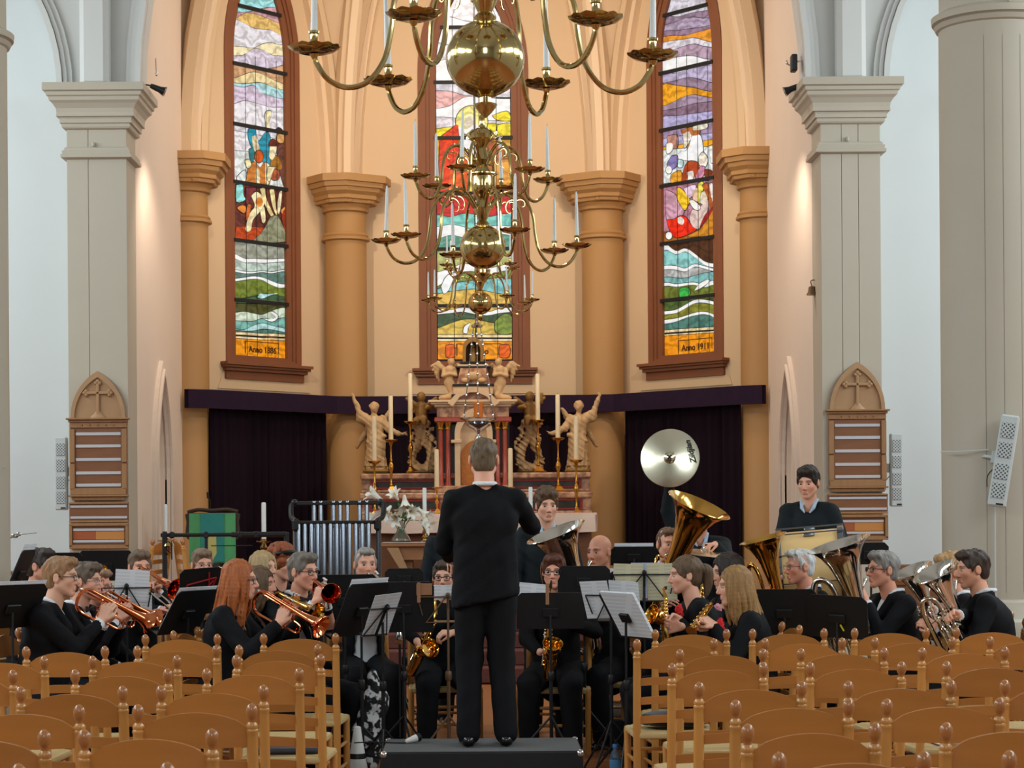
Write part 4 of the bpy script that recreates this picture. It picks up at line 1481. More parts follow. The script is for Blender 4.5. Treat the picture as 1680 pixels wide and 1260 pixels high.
# ------------------------------------------------------------------ statues
def angel(px, yfoot, ytop, d, side, label):
    """robed angel; side = +1 raises the arm to the picture's right"""
    b = P(px, yfoot, d)
    H = (yfoot - ytop) * d / 3400
    q = H / 1.0
    t = thing('angel_statue', label, 'statue', b)
    s = SDF((-.62 * q, -.3 * q, -.01), (.62 * q, .3 * q, 1.25 * q), .010 * q + .002)
    S = lambda *p: tuple(v * q for v in (p[0] * side, p[1], p[2]))
    s.cone(S(0, 0, .06), S(.0, 0, .40), .15 * q, .12 * q, .04)
    s.cone(S(0, 0, .40), S(.01, 0, .66), .12 * q, .115 * q, .04)
    s.ell(S(.01, -.02, .68), (.125 * q, .09 * q, .10 * q), k=.03)
    s.cone(S(-.05, -.10, .04), S(-.03, -.08, .45), .055 * q, .05 * q, .02)
    s.cone(S(.07, -.09, .04), S(.05, -.06, .45), .05 * q, .055 * q, .02)
    for k in range(7):                                   # robe folds
        a = -1.3 + .43 * k
        s.cone(S(.15 * math.sin(a), -.14 * math.cos(a), .05), S(.09 * math.sin(a + .5), -.11 * math.cos(a), .52), .022 * q, .012 * q, .012)
    s.cone(S(-.12, -.07, .50), S(.11, -.09, .42), .03 * q, .025 * q, .02)
    s.cone(S(.02, 0, .74), S(.02, -.01, .82), .04 * q, .035 * q, .02)
    s.ell(S(.02, -.015, .885), (.058 * q, .066 * q, .075 * q), k=.01)
    s.ell(S(.02, .015, .905), (.07 * q, .065 * q, .065 * q), k=.01)
    s.cone(S(.02, -.075, .885), S(.02, -.085, .865), .008 * q, .012 * q, .006)
    s.chain([S(.10, 0, .74), S(.21, -.02, .80), S(.265, -.03, .95), S(.295, -.04, 1.02)], [.055 * q, .045 * q, .03 * q, .02 * q], .02)
    s.chain([S(.12, 0, .72), S(.20, .0, .74)], [.065 * q, .065 * q], .03)
    for k in range(3):
        s.cone(S(.295, -.04, 1.02), S(.27 + .035 * k, -.05, 1.09), .010 * q, .007 * q, .006)
    s.chain([S(-.09, 0, .73), S(-.17, -.04, .60), S(-.30, -.08, .53), S(-.37, -.09, .525)], [.055 * q, .048 * q, .032 * q, .022 * q], .02)
    for k in range(3):
        s.cone(S(-.37, -.09, .525), S(-.43, -.10, .50 + .03 * k), .010 * q, .007 * q, .006)
    s.wrinkle(.006 * q, 55 / q, side).wrinkle(.004 * q, 96 / q, 2)
    s.build('figure', m_stone, t, adapt=.004)
    w = SDF((-.62 * q, -.1 * q, .2 * q), (.62 * q, .32 * q, 1.0 * q), .012 * q + .001)
    for sg, xx in ((1, .26), (-1, -.20)):
        hi = .80 if sg > 0 else .86
        for k in range(6):
            w.cone(S(sg * .08, .10, .70), S(xx - sg * .03 * k, .13, .36 + .045 * k) if sg > 0 else S(xx + .02 * k, .13, hi - .05 * k), .03 * q, .026 * q, .012)
    w.wrinkle(.004, 90)
    w.build('wings', m_stone, t, adapt=.004)
    MB().lathe([(.17 * q, -.0), (.18 * q, .02), (.16 * q, .05), (.17 * q, .08)], 16).build('base', m_stone_d, t)
    return t


angel(617, 776, 655, 24.35, -1, 'left stone angel statue on the altar, its arm raised to the left')
angel(948, 775, 653, 24.35, 1, 'right stone angel statue on the altar, its arm raised to the right')


def kneeling(px, yfoot, ytop, d, side, label):
    b = P(px, yfoot, d)
    q = (yfoot - ytop) * d / 3400
    t = thing('kneeling_angel', label, 'statue', b)
    s = SDF((-.55 * q, -.35 * q, -.01), (.55 * q, .35 * q, 1.1 * q), .009)
    S = lambda *p: tuple(v * q for v in (p[0] * side, p[1], p[2]))
    s.ell(S(0, 0, .06), (.26 * q, .15 * q, .07 * q), k=.02)
    s.chain([S(-.02, 0, .42), S(.10, -.08, .12), S(-.18, -.04, .06)], [.10 * q, .075 * q, .05 * q], .02)
    s.chain([S(.04, .02, .42), S(.18, -.02, .28), S(.16, -.02, .06)], [.09 * q, .07 * q, .05 * q], .02)
    s.chain([S(0, 0, .42), S(.0, 0, .58), S(.02, 0, .72)], [.11 * q, .10 * q, .12 * q], .02)
    s.chain([S(-.12, 0, .74), S(-.14, -.08, .58), S(.02, -.14, .62)], [.05 * q, .04 * q, .03 * q], .015)
    s.chain([S(.14, 0, .74), S(.16, -.08, .60), S(.03, -.14, .62)], [.05 * q, .04 * q, .03 * q], .015)
    s.cone(S(.02, 0, .78), S(.05, -.02, .84), .04 * q, .04 * q, .012)
    s.ell(S(.06, -.02, .91), (.075 * q, .08 * q, .09 * q), k=.01)
    s.ell(S(.05, .01, .93), (.085 * q, .08 * q, .08 * q), k=.01)
    s.build('figure', m_stone, t, adapt=.01)
    w = SDF((-.65 * q, -.1 * q, .3 * q), (.6 * q, .35 * q, 1.2 * q), .010)
    for k in range(5):
        w.chain([S(-.06, .10, .70), S(-.26, .16, .90 - .02 * k), S(-.44 + .05 * k, .16, .82 - .09 * k)], [.04 * q, .05 * q, .025 * q], .015)
        w.chain([S(.08, .10, .72), S(.20, .16, .84), S(.32 - .02 * k, .16, .80 - .07 * k)], [.03 * q, .04 * q, .02 * q], .015)
    w.wrinkle(.004, 90)
    w.build('wings', m_stone, t, adapt=.004)
    return t


kneeling(737, 657, 588, 24.05, 1, 'small kneeling stone angel on the left end of the altar cornice')
kneeling(822, 657, 588, 24.05, -1, 'small kneeling stone angel on the right end of the altar cornice')


def scroll_putto(px, yb, d, side, l1, l2):
    b = P(px, yb, d)
    k = d / 3400
    t = thing('scroll_console', l1, 'console', b)
    s = SDF((-.2, -.12, -.01), (.22, .12, .66), .010)
    S = lambda x, y, z: (x * side, y, z)
    pts = [S(-.02, 0, .06), S(-.09, 0, .10), S(-.12, 0, .20), S(-.08, 0, .32), S(-.02, 0, .42), S(.0, 0, .52), S(-.02, 0, .58)]
    s.chain(bez(pts, 12), [.05] * 13, .015)
    pts = [S(.02, 0, .05), S(.09, 0, .12), S(.10, 0, .22), S(.05, 0, .30), S(.03, 0, .40), S(.05, 0, .52), S(.10, 0, .56)]
    s.chain(bez(pts, 12), [.04] * 13, .015)
    s.ell((0, 0, .04), (.15, .09, .05), k=.02)
    for i in range(14):
        a = i / 13
        s.ell(S(-.14 + .05 * math.sin(a * 9), -.03, .1 + .42 * a), (.028, .03, .026), k=.01)
        s.ell(S(.13 - .06 * a + .02 * math.sin(a * 11), -.03, .08 + .46 * a), (.024, .03, .022), k=.01)
    s.ell(S(.08, -.04, .58), (.07, .05, .045), k=.02)
    s.ell(S(-.06, -.04, .58), (.05, .05, .05), k=.02)
    s.wrinkle(.010, 70, side).wrinkle(.006, 130, 1)
    s.build('carving', m_stone, t, adapt=.004)
    MB().lathe([(.15, 0), (.16, .015), (.13, .03)], 16, sy=.6).build('base', m_stone_d, t)
    p = thing('putto_statue', l2, 'statue', b + Vector((0, 0, .58)))
    s = SDF((-.22, -.15, -.03), (.22, .16, .42), .008)
    s.chain([S(0, 0, .04), S(.0, 0, .12), S(.0, 0, .21)], [.07, .065, .06], .02)
    s.ell(S(.0, -.02, .315), (.052, .055, .058), k=.01)
    s.chain([S(.03, -.02, .05), S(.06, -.11, .03), S(.05, -.10, -.02)], [.045, .04, .028], .012)
    s.chain([S(-.03, -.02, .05), S(-.03, -.11, .05), S(-.04, -.11, -.01)], [.045, .04, .028], .012)
    s.chain([S(-.05, 0, .20), S(-.12, -.03, .18), S(-.06, -.09, .18)], [.03, .026, .02], .012)
    s.chain([S(.05, 0, .21), S(.12, -.02, .26), S(.14, -.03, .34)], [.03, .026, .02], .012)
    s.build('figure', m_stone_d, p, adapt=.01)
    w = SDF((-.26, 0, .1), (.26, .18, .42), .008)
    for i in range(4):
        for sg in (-1, 1):
            w.cone((sg * .03, .06, .2), (sg * (.17 - .03 * i), .10, .30 - .05 * i), .02, .022, .01)
    w.build('wings', m_stone_d, p, adapt=.01)


scroll_putto(692, 776, 24.35, -1, 'left carved scroll console beside the altar columns', 'small dark gold putto on the left scroll console')
scroll_putto(870, 775, 24.35, 1, 'right carved scroll console beside the altar columns', 'small dark gold putto on the right scroll console')
# ------------------------------------------------------------------ hymn boards, loudspeakers, lamps on the piers
m_oak = M('board_oak', (150, 108, 68), .45, var=.22, scale=5, stretch=(5, 1, 1), bump=.05)
m_oak_d = M('board_oak_dark', (122, 76, 44), .45, var=.25, scale=5, stretch=(1, 1, 5), bump=.05)
m_oak_l = M('carved_oak', (166, 128, 90), .5, var=.15, scale=7, bump=.08)
m_strip = M('number_strip', (186, 184, 188), .5, var=.06)
m_redtile = M('rust_tile', (160, 80, 40), .5, var=.1)
m_orange = M('ochre_tile', (190, 126, 60), .5, var=.1)
DB = 20.59


def hymn_board(x0, x1, ytop, label):
    xc = (x0 + x1) / 2
    o = P(xc, ytop + 288, DB)
    t = thing('hymn_board', label, 'hymn board', o)
    k = DB / 3400
    Z = lambda y: (ytop + 288 - y) * k

    def bx(mb, xa, xb, ya, yb, d0, d1, b=.004):
        return mb.box(((xa + xb) / 2 * k, -(d0 + d1) / 2, (Z(ytop + ya) + Z(ytop + yb)) / 2), ((xb - xa) * k, d1 - d0, abs(Z(ya) - Z(yb))), b=b)
    w = (x1 - x0) / 2
    f = lambda x, z, t_: (x, -t_, z)
    a0 = lancet((w - 4) * k, Z(ytop + 76), Z(ytop + 74), (w - 4) * k * 1.95)
    a1 = lancet((w - 10) * k, Z(ytop + 76), Z(ytop + 74), (w - 10) * k * 1.95)
    MB().prism(a0[::-1], 0, .03, f).build('arch_panel', m_oak_l, t, smooth=0)
    MB().prism(a0 + a1[::-1], .03, .055, f).build('arch_moulding', m_oak_l, t, smooth=0)
    c = MB()
    c.box((0, -.045, Z(ytop + 45)), (.032, .03, 50 * k), b=.008).box((0, -.045, Z(ytop + 34)), (38 * k, .03, .032), b=.008)
    for dx, dy in ((-19, 34), (19, 34), (0, 18)):
        for ox, oy in ((-3.2, 0), (3.2, 0), (0, -3.2), (0, 3.2)):
            c.ball(((dx + ox) * k, -.045, Z(ytop + dy + oy)), (.02, .016, .02), 8, 6)
    c.lathe([(.085, 0), (.075, .02), (.04, .05), (.02, .075)], 14, (0, -.04, Z(ytop + 76)), sy=.4)
    c.build('cross', m_oak_l, t)
    bx(bx(bx(MB(), -w - 3, w + 3, 75, 78, 0, .09), -w, w, 78, 82, 0, .06), -w + 2, w - 2, 82, 91, 0, .04).build('cornice', m_oak, t, smooth=0)
    for q in range(5):
        MB().lathe([(.008, 0), (.006, .006), (.002, .008)], 8, ((-26 + 13 * q) * k, -.04, Z(ytop + 87)), axis=(0, -1, 0)).build('stud', m_oak_d, t)
    bx(MB(), -w + 2, w - 2, 91, 202, 0, .025).build('back_panel', m_oak_d, t, smooth=0)
    for sx in (-1, 1):
        for ya, yb in ((93, 148), (150, 192)):
            bx(MB(), sx * (w - 6) - 4, sx * (w - 6) + 4, ya, yb, .02, .05).build('stile', m_oak, t, smooth=0)
    bx(MB(), -w + 3, w - 3, 190, 201, .0, .05).build('bottom_rail', m_oak, t, smooth=0)
    bx(bx(MB(), -w, w, 201, 204, 0, .075), -w + 5, w - 5, 204, 210, 0, .045).build('foot_moulding', m_oak, t, smooth=0)
    for y in (101, 121, 143, 165, 185):
        bx(MB(), -37, 37, y - 2.5, y + 2.5, .02, .036, .002).build('number_strip', m_strip, t, smooth=0)
    bx(MB(), -w, w, 213, 246, 0, .03).build('middle_board', m_oak_d, t, smooth=0)
    for y in (214.5, 244.5):
        bx(MB(), -w, w, y - 1.6, y + 1.6, .03, .05).build('ledge', m_oak, t, smooth=0)
    for y in (220, 238):
        bx(MB(), -w + 2, w - 2, y - 2, y + 2, .028, .04, .002).build('number_strip', m_strip, t, smooth=0)
    fr = MB()
    bx(bx(fr, -w, w, 247, 252, 0, .05), -w, w, 283, 289, 0, .05)
    bx(bx(fr, -w, -w + 5, 250, 286, 0, .05), w - 5, w, 250, 286, 0, .05)
    fr.build('lower_frame', m_oak, t, smooth=0)
    bx(MB(), -w + 4, w - 4, 251, 284, 0, .02).build('lower_panel', m_oak_d, t, smooth=0)
    bx(MB(), -w + 6, -6, 260, 274, .018, .026, .001).build('colour_tile', m_redtile, t, smooth=0)
    bx(MB(), -5.6, w - 7, 260, 274, .018, .026, .001).build('colour_tile', m_orange, t, smooth=0)
    for y in (258, 277):
        bx(MB(), -w + 6, w - 7, y - 2, y + 2, .02, .034, .002).build('number_strip', m_strip, t, smooth=0)
    return t


hymn_board(115, 212, 611, 'oak hymn board with carved cross on the left pier')
hymn_board(1358, 1456, 597, 'oak hymn board with carved cross on the right pier, behind the standing youth')

# perforated column loudspeakers
m_spk = M('loudspeaker_grey', (190, 196, 196), .5, var=.05)
m_holes = bpy.data.materials.new('perforated_grille')
m_holes.use_nodes = True
_nt = m_holes.node_tree
_b = _nt.nodes['Principled BSDF']
_tc = _nt.nodes.new('ShaderNodeTexCoord')
_mp = _nt.nodes.new('ShaderNodeMapping')
_mp.inputs['Rotation'].default_value = (0, PI / 4, 0)
_mp.inputs['Scale'].default_value = (48, 0, 48)
_vo = _nt.nodes.new('ShaderNodeTexVoronoi')
_vo.inputs['Randomness'].default_value = 0
_vo.inputs['Scale'].default_value = 1
_cr = _nt.nodes.new('ShaderNodeValToRGB')
_cr.color_ramp.elements[0].position = .28
_cr.color_ramp.elements[0].color = (*lin((62, 66, 70)), 1)
_cr.color_ramp.elements[1].position = .36
_cr.color_ramp.elements[1].color = (*lin((186, 192, 192)), 1)
for a, b in ((_tc.outputs['Object'], _mp.inputs['Vector']), (_mp.outputs['Vector'], _vo.inputs['Vector']), (_vo.outputs['Distance'], _cr.inputs['Fac']), (_cr.outputs['Color'], _b.inputs['Base Color'])):
    _nt.links.new(a, b)


def loudspeaker(px, py, d, wpx, hpx, label, yaw=0, lean=0, arm=0):
    k = d / 3400
    w, h = wpx * k, hpx * k
    t = thing('loudspeaker', label, 'loudspeaker', P(px, py, d))
    t.rotation_euler = (Matrix.Rotation(lean, 3, 'Y') @ rotz(yaw)).to_euler()
    MB().box((0, .03, 0), (w, .09, h), b=.012).build('cabinet', m_spk, t, smooth=0)
    for q in (-.355, -.15, .085, .30):
        MB().box((0, -.018, q * h + .02), (w * .72, .008, h * .165), b=.002).build('grille', m_holes, t, smooth=0)
    MB().box((w * .18, -.017, -h * .47), (w * .4, .004, h * .018)).build('badge', m_wick, t, smooth=0)
    if arm:
        MB().tube([(arm * w * .4, .06, .02), (arm * w * 1.1, .08, .02), (arm * w * 1.3, .16, .02)], .012, 6).box((arm * w * .62, .07, .02), (.03, .06, .09), b=.004).build('bracket', m_spk, t)
        MB().tube(bez([(arm * w * .5, .06, -.06), (arm * w * .8, .08, -.12), (arm * w * .75, .1, -.2)], 10), .004, 5).build('cable', m_wick, t)
    return t


loudspeaker(100, 777, 20.62, 20, 120, 'white column loudspeaker beside the left hymn board', arm=1)
loudspeaker(1471, 771, 20.62, 20, 120, 'white column loudspeaker beside the right hymn board', arm=-1)
loudspeaker(1646, 756, 15.05, 29, 152, 'large white column loudspeaker tilted on the right round column', yaw=-.35, lean=.165, arm=-1)
cb = MB().tube([(3.46, 15.42, 2.095), (3.55, 15.28, 2.09), (3.76, 15.19, 2.10)], .005, 5).tube([(3.80, 15.17, 1.95), (3.80, 15.18, 1.3), (3.80, 15.18, 1.02)], .006, 5)
tag(cb.build('cable', m_spk), 'thin pale cable running from the tilted loudspeaker down the right column', 'cable')

m_lampblk = M('lamp_black', (24, 24, 26), .45, var=.15)
for px, py, s_, lb in ((262, 147, 1, 'small black spotlight under the capital of the left pier'), (1296, 147, -1, 'small black spotlight under the capital of the right pier')):
    c = P(px, py, 20.85)
    t = thing('spotlight', lb, 'spotlight', c)
    ax = (s_ * .9, .3, -.35)
    MB().lathe([(.022, -.10), (.028, -.06), (.032, 0), (.048, .05), (.050, .055), (.044, .05)], 16, axis=ax).build('lamp_housing', m_lampblk, t)
    MB().lathe([(.051, .045), (.052, .06), (.045, .06), (.044, .046)], 16, axis=ax).build('chrome_rim', m_silver, t)
    MB().tube([(-s_ * .03, 0, .03), (-s_ * .12, .02, .05), (-s_ * .20, .02, .06)], .008, 6).build('bracket', m_lampblk, t)
c = P(1299, 104, 20.9)
t = thing('floodlight', 'black box floodlight on the arch above the right pier', 'floodlight', c)
MB().box((.02, 0, 0), (.06, .12, .17), b=.01).build('lamp_box', m_lampblk, t, smooth=0)
MB().tube([(-.02, 0, -.02), (-.05, 0, -.0), (-.05, 0, .03)], .008, 6).ball((-.05, -.01, 0), .014, 8, 6).tube([(.05, 0, .02), (.12, 0, .02)], .01, 6).build('bracket', m_silver, t)
c = P(255.5, 112, 20.9)
t = thing('wire_hook', 'thin silver hanging fitting above the left pier capital', 'fitting', c)
MB().tube([(0, 0, .10), (.002, 0, .03), (.004, 0, -.02)], .006, 6).build('rod', m_silver, t)
MB().ball((.006, 0, -.06), (.014, .014, .02), 10, 8).tube([(.003, 0, -.02), (.005, 0, -.05)], .004, 6).build('bulb', m_silver, t)
# altar bell on the right choir wall
c = P(1332, 474, 21.0)
m_bronze = M('old_bronze', (120, 98, 72), .4, .8, var=.2, scale=12)
t = thing('wall_bell', 'small bronze bell on a bracket on the inner side of the right pier', 'bell', c)
MB().lathe([(.010, .03), (.03, .022), (.036, -.0), (.040, -.03), (.055, -.055), (.058, -.062), (.05, -.062)], 18).build('bell', m_bronze, t)
MB().tube(bez([(.10, 0, .09), (.03, 0, .09), (-.01, 0, .08), (0, 0, .03)], 16), .006, 6).build('bracket', m_bronze, t)

# ------------------------------------------------------------------ lectern, candles, table, lilies
m_dark = M('dark_carved_wood', (54, 36, 28), .45, var=.25, scale=9, bump=.1)
m_green = M('green_cloth', (86, 160, 104), .85, var=.07, scale=12, bump=.05)
m_teal = M('teal_cloth', (46, 132, 124), .8, var=.12, scale=12, bump=.05)
m_yellow = M('gold_cloth', (190, 180, 110), .7, var=.1)
d = 21.5
u = d / 3400
o = P(350, 841, d)
zt = o.z - .6
t = thing('lectern', 'dark carved lectern draped with green cloth, behind the black percussion bar', 'lectern', (o.x, d, .6))
MB().box((0, 0, .03), (.5, .45, .06), b=.015).box((0, 0, .1), (.32, .3, .1), b=.02).box((0, 0, .55), (.16, .16, .9), b=.02).build('pedestal', m_dark, t, smooth=0)
MB().prism([(-.285, -.24), (-.25, -.28), (.25, -.28), (.285, -.24), (.27, -.1), (.285, -.02), (.25, 0), (-.25, 0), (-.285, -.02), (-.27, -.1)], -.02, .02, lambda x, y, q: (x, q - y * .0 - .05, zt + y)).build('desk', m_dark, t, smooth=0)
MB().tube(bez([(-.26, -.05, zt + .005), (-.15, -.05, zt + .03), (0, -.05, zt + .02), (.15, -.05, zt + .03), (.26, -.05, zt + .005)], 20), .02, 8).build('carved_rim', m_dark, t)
dr = MB()
vs, fs = [], []
for i in range(25):
    x = -.24 + .48 * i / 24
    wv = .010 * math.sin(i * .9)
    for y, z in ((.0, zt + .0), (-.085, zt - .01), (-.095 + wv * .5, zt - .25), (-.09 + wv, zt - .52), (-.083 + wv, zt - .52), (-.08, zt - .02)):
        vs.append((x, y, z))
for i in range(24):
    for k in range(5):
        fs.append((i * 6 + k, i * 6 + k + 1, (i + 1) * 6 + k + 1, (i + 1) * 6 + k))
gs = dr.add(vs, fs).build('cloth', m_green, t, smooth=60, label='green cloth')
MB().box((0, -.102, zt - .26), (.245, .006, .50), b=.002).build('cloth_band', m_teal, t, label='teal centre band')
MB().prism([(-.04, zt - .24), (.04, zt - .24), (.045, zt - .42), (0, zt - .50), (-.045, zt - .42)], .106, .109, lambda x, z, q: (x, -q, z)).build('cloth_motif', m_yellow, t)
MB().tube(bez([(-.045, .02, zt), (-.03, .0, zt + .10), (-.05, -.03, zt + .17)], 14), .006, 6).tube([(-.05, -.03, zt + .15), (-.05, -.05, zt + .21)], .013, 8).build('gooseneck_microphone', m_wick, t)

for px, yt, yc, dd, lb, lc in ((270, 828, 886, 21.35, 'tall brass standard with white candle, by the left choir opening', 'white candle on the brass standard by the left choir opening'),
                               (432, 825, 887, 21.35, 'tall brass standard with white candle, between lectern and tubular bells', 'white candle on the brass standard right of the lectern')):
    a, b = P(px, yt, dd), P(px + 1, yc, dd)
    t = thing('candle_stand', lb, 'candle stand', (b.x, dd, .6))
    h = b.z - .6
    MB().lathe([(.14, 0), (.15, .02), (.10, .05), (.03, .10), (.016, .14), (.016, h - .16), (.03, h - .14), (.018, h - .11), (.04, h - .07), (.022, h - .04), (.02, h - .02)], 16).build('stem', m_brass, t)
    MB().lathe([(.02, h - .03), (.075, h - .012), (.08, h), (.05, h - .004), (.03, h), (.03, h + .02), (.022, h + .02)], 18).build('drip_pan', m_brass, t)
    cd = MB().lathe([(.024, 0), (.024, a.z - b.z - .015), (.019, a.z - b.z), (.003, a.z - b.z + .001)], 14).build('candle', m_candle, loc=(b.x, dd, b.z + .004))
    MB().tube([(0, 0, a.z - b.z), (0, 0, a.z - b.z + .012)], .002, 5).build('wick', m_wick, cd)
    tag(cd, lc, 'candle')

m_tbl = M('table_wood', (150, 104, 66), .45, var=.22, scale=5, stretch=(1, 5, 1), bump=.04)
d = 21.7
xa, xb = X_(624, d), X_(938, d)
zt = Z_(889, d)
t = thing('communion_table', 'wooden communion table with lilies on it, in front of the altar', 'table', ((xa + xb) / 2, d, .6))
L = xb - xa
h = zt - .6
MB().box((0, 0, h - .02), (L, .75, .04), b=.008).build('table_top', m_tbl, t, smooth=0)
MB().box((0, -.3, h - .11), (L * .8, .04, .14), b=.006).build('apron', m_tbl, t, smooth=0)
for sx in (-1, 1):
    lg = MB().box((sx * L * .36, 0, h / 2 - .03), (.12, .46, h - .06), b=.01).build('leg', m_tbl, t, smooth=0)
    MB().prism([(sx * L * .46, h - .05), (sx * L * .40, h - .05), (sx * L * .33, h - .38), (sx * L * .36, h - .38)][::sx], -.36, -.28, lambda x, z, q: (x, q, z)).build('brace', m_oak_l, t, smooth=0)
m_runner = M('table_runner', (222, 204, 194), .85, var=.04)
rn = MB().box((0, -.33, .003), (L * .96, .10, .006), b=.002).build('table_runner', m_runner, loc=((xa + xb) / 2, d, zt))
tag(rn, 'narrow pale runner along the front edge of the communion table', 'runner')

m_vglass = M('vase_glass', (225, 235, 228), .03, trans=.95, var=.02, ior=1.45)
m_petal = M('lily_petal', (238, 240, 232), .6, var=.05, scale=8)
m_leafg = M('lily_leaf', (62, 108, 44), .5, var=.25, scale=8)
m_stam = M('stamen', (206, 160, 60), .6)
vb = P(658, 886, 21.55)
t = thing('lily_vase', 'glass vase of white lilies on the communion table', 'vase', (vb.x, 21.55, zt))
MB().lathe([(.10, .0), (.105, .012), (.09, .05), (.05, .11), (.035, .15), (.042, .20), (.055, .235), (.050, .235), (.037, .20), (.030, .15), (.042, .11), (.08, .05), (.09, .018), (.0, .015)], 22).build('vase', m_vglass, t)


def lily(c, dirv, size, parent):
    dirv = Vector(dirv).normalized()
    Q = Vector((0, 0, 1)).rotation_difference(dirv).to_matrix()
    mb = MB()
    for k in range(6):
        a = 2 * PI * k / 6
        pr = [(.012, 0, .006), (.02, .35, .016), (.035, .62, .024), (.06, .85, .024), (.085, .95, .014), (.105, .93, .002)]
        vs = []
        for r, z, w in pr:
            for s_ in (-1, 0, 1):
                rr = r * 1.0 - (.006 if s_ else 0)
                q = Vector((rr * math.cos(a) - s_ * w * math.sin(a), rr * math.sin(a) + s_ * w * math.cos(a), z * .15))
                vs.append(Vector(c) + Q @ (q * size))
        fs = []
        for i in range(len(pr) - 1):
            for j in (0, 1):
                fs.append((i * 3 + j, i * 3 + j + 1, i * 3 + j + 4, i * 3 + j + 3))
        mb.add(vs, fs)
    f = mb.build('lily_flower', m_petal, parent, smooth=60)
    MB().tube([Vector(c) + Q @ Vector((0, 0, .03 * size)), Vector(c) + Q @ Vector((.006, 0, .13 * size))], .006, 6).build('stamens', m_stam, f)


pxm = 21.55 / 3400
for dx, dy, dv, sz in ((6, -70, (.1, -.5, -.9), 1.35), (-16, -52, (-.4, -.6, -.5), 1.2), (28, -48, (.7, -.4, -.6), 1.15), (30, -28, (.8, -.3, -.5), 1.1), (-6, -38, (-.2, -.8, -.4), 1.0),
                       (-30, -62, (-.8, -.2, .5), 1.2), (-34, -40, (-.9, -.3, -.3), 1.0), (-4, -62, (-.3, -.5, .5), .9), (14, -44, (.3, -.8, -.1), .9)):
    c = (dx * pxm, -.04, -dy * pxm + .05)
    MB().tube(bez([(0, 0, .06), (dx * pxm * .4, 0, .22), c], 10), .004, 5).build('stem', m_leafg, t)
    lily(c, dv, sz, t)
rnd = random.Random(4)
for k in range(16):
    a, r = rnd.uniform(0, 2 * PI), rnd.uniform(.03, .13)
    c = Vector((r * math.cos(a), r * math.sin(a) * .5 - .03, rnd.uniform(.20, .42)))
    e = c + Vector((rnd.uniform(-.09, .09), rnd.uniform(-.06, .02), rnd.uniform(-.07, .06)))
    s_ = (e - c).cross(Vector((0, -1, .3))).normalized() * .018
    m_ = c.lerp(e, .5)
    MB().add([c, m_ + s_, e, m_ - s_, m_ + Vector((0, -.006, .006))], [(0, 1, 4), (1, 2, 4), (2, 3, 4), (3, 0, 4)]).build('leaf', m_leafg, t, smooth=60)
for px, lb, lc in ((697, 'short brass candlestick beside the lily vase', 'white candle beside the lily vase'), (871, 'short brass candlestick on the communion table behind the standing youth', 'white candle behind the curly-haired standing youth')):
    b = P(px, 888, 21.55)
    t = thing('candlestick', lb, 'candlestick', (b.x, 21.55, zt))
    MB().lathe([(.05, 0), (.052, .01), (.03, .02), (.016, .04), (.03, .06), (.014, .08), (.028, .11), (.014, .14), (.026, .17), (.016, .2), (.03, .225), (.045, .232), (.045, .238), (.02, .24)], 16).build('stem', m_brass, t)
    cd = MB().lathe([(.021, 0), (.021, .32), (.016, .33), (.002, .331)], 14).build('candle', m_candle, loc=(b.x, 21.55, zt + .238))
    MB().tube([(0, 0, .33), (0, 0, .345)], .002, 5).build('wick', m_wick, cd)
    tag(cd, lc, 'candle')

# ------------------------------------------------------------------ percussion: rack and tubular bells
m_steel = M('chrome_tube', (136, 142, 152), .2, 1.0, var=.08, scale=3)
m_blk = M('black_metal', (20, 20, 22), .45, var=.2, scale=8)
d = 17.0
k = d / 3400
o = P(270, 878, d)
t = thing('percussion_rack', 'black tubular percussion rack in front of the green lectern', 'rack', (o.x, d, 0))
W = 200 * k
MB().tube([(0, 0, 0), (0, 0, o.z + .03)], .021, 10).box((0, 0, .012), (.06, .5, .024), b=.008).build('post', m_blk, t)
MB().tube([(W, 0, 0), (W, 0, o.z)], .021, 10).box((W, 0, .012), (.06, .5, .024), b=.008).build('post', m_blk, t)
MB().tube([(-.03, 0, o.z), (W + .02, 0, o.z)], .016, 10).tube([(W * .55, 0, o.z), (W, 0, o.z)], .022, 10).build('crossbar', m_blk, t)
for x in (0, .06, .34, .62, .75):
    MB().box((x, 0, o.z), (.04, .05, .055), b=.01).build('clamp', m_blk, t)
MB().tube([(.34, 0, o.z), (.34, 0, o.z - .10), (.345, 0, o.z - .16)], .012, 8).tube([(.38, 0, o.z - .09), (.72, 0, o.z - .09)], .004, 6).build('hanger', m_blk, t)
MB().tube([(.06, -.02, o.z - .06), (.06, -.02, o.z - .20)], .006, 6).build('beater', m_blk, t)
t2 = thing('cymbal_bracket', 'brass fitting clamped to the left post of the percussion rack', 'fitting', (o.x + .03, d, o.z - .1))
MB().lathe([(.012, -.06), (.03, -.04), (.012, -.02), (.014, .0), (.04, .012), (.03, .03), (.01, .05)], 14).build('knob', m_brass, t2)

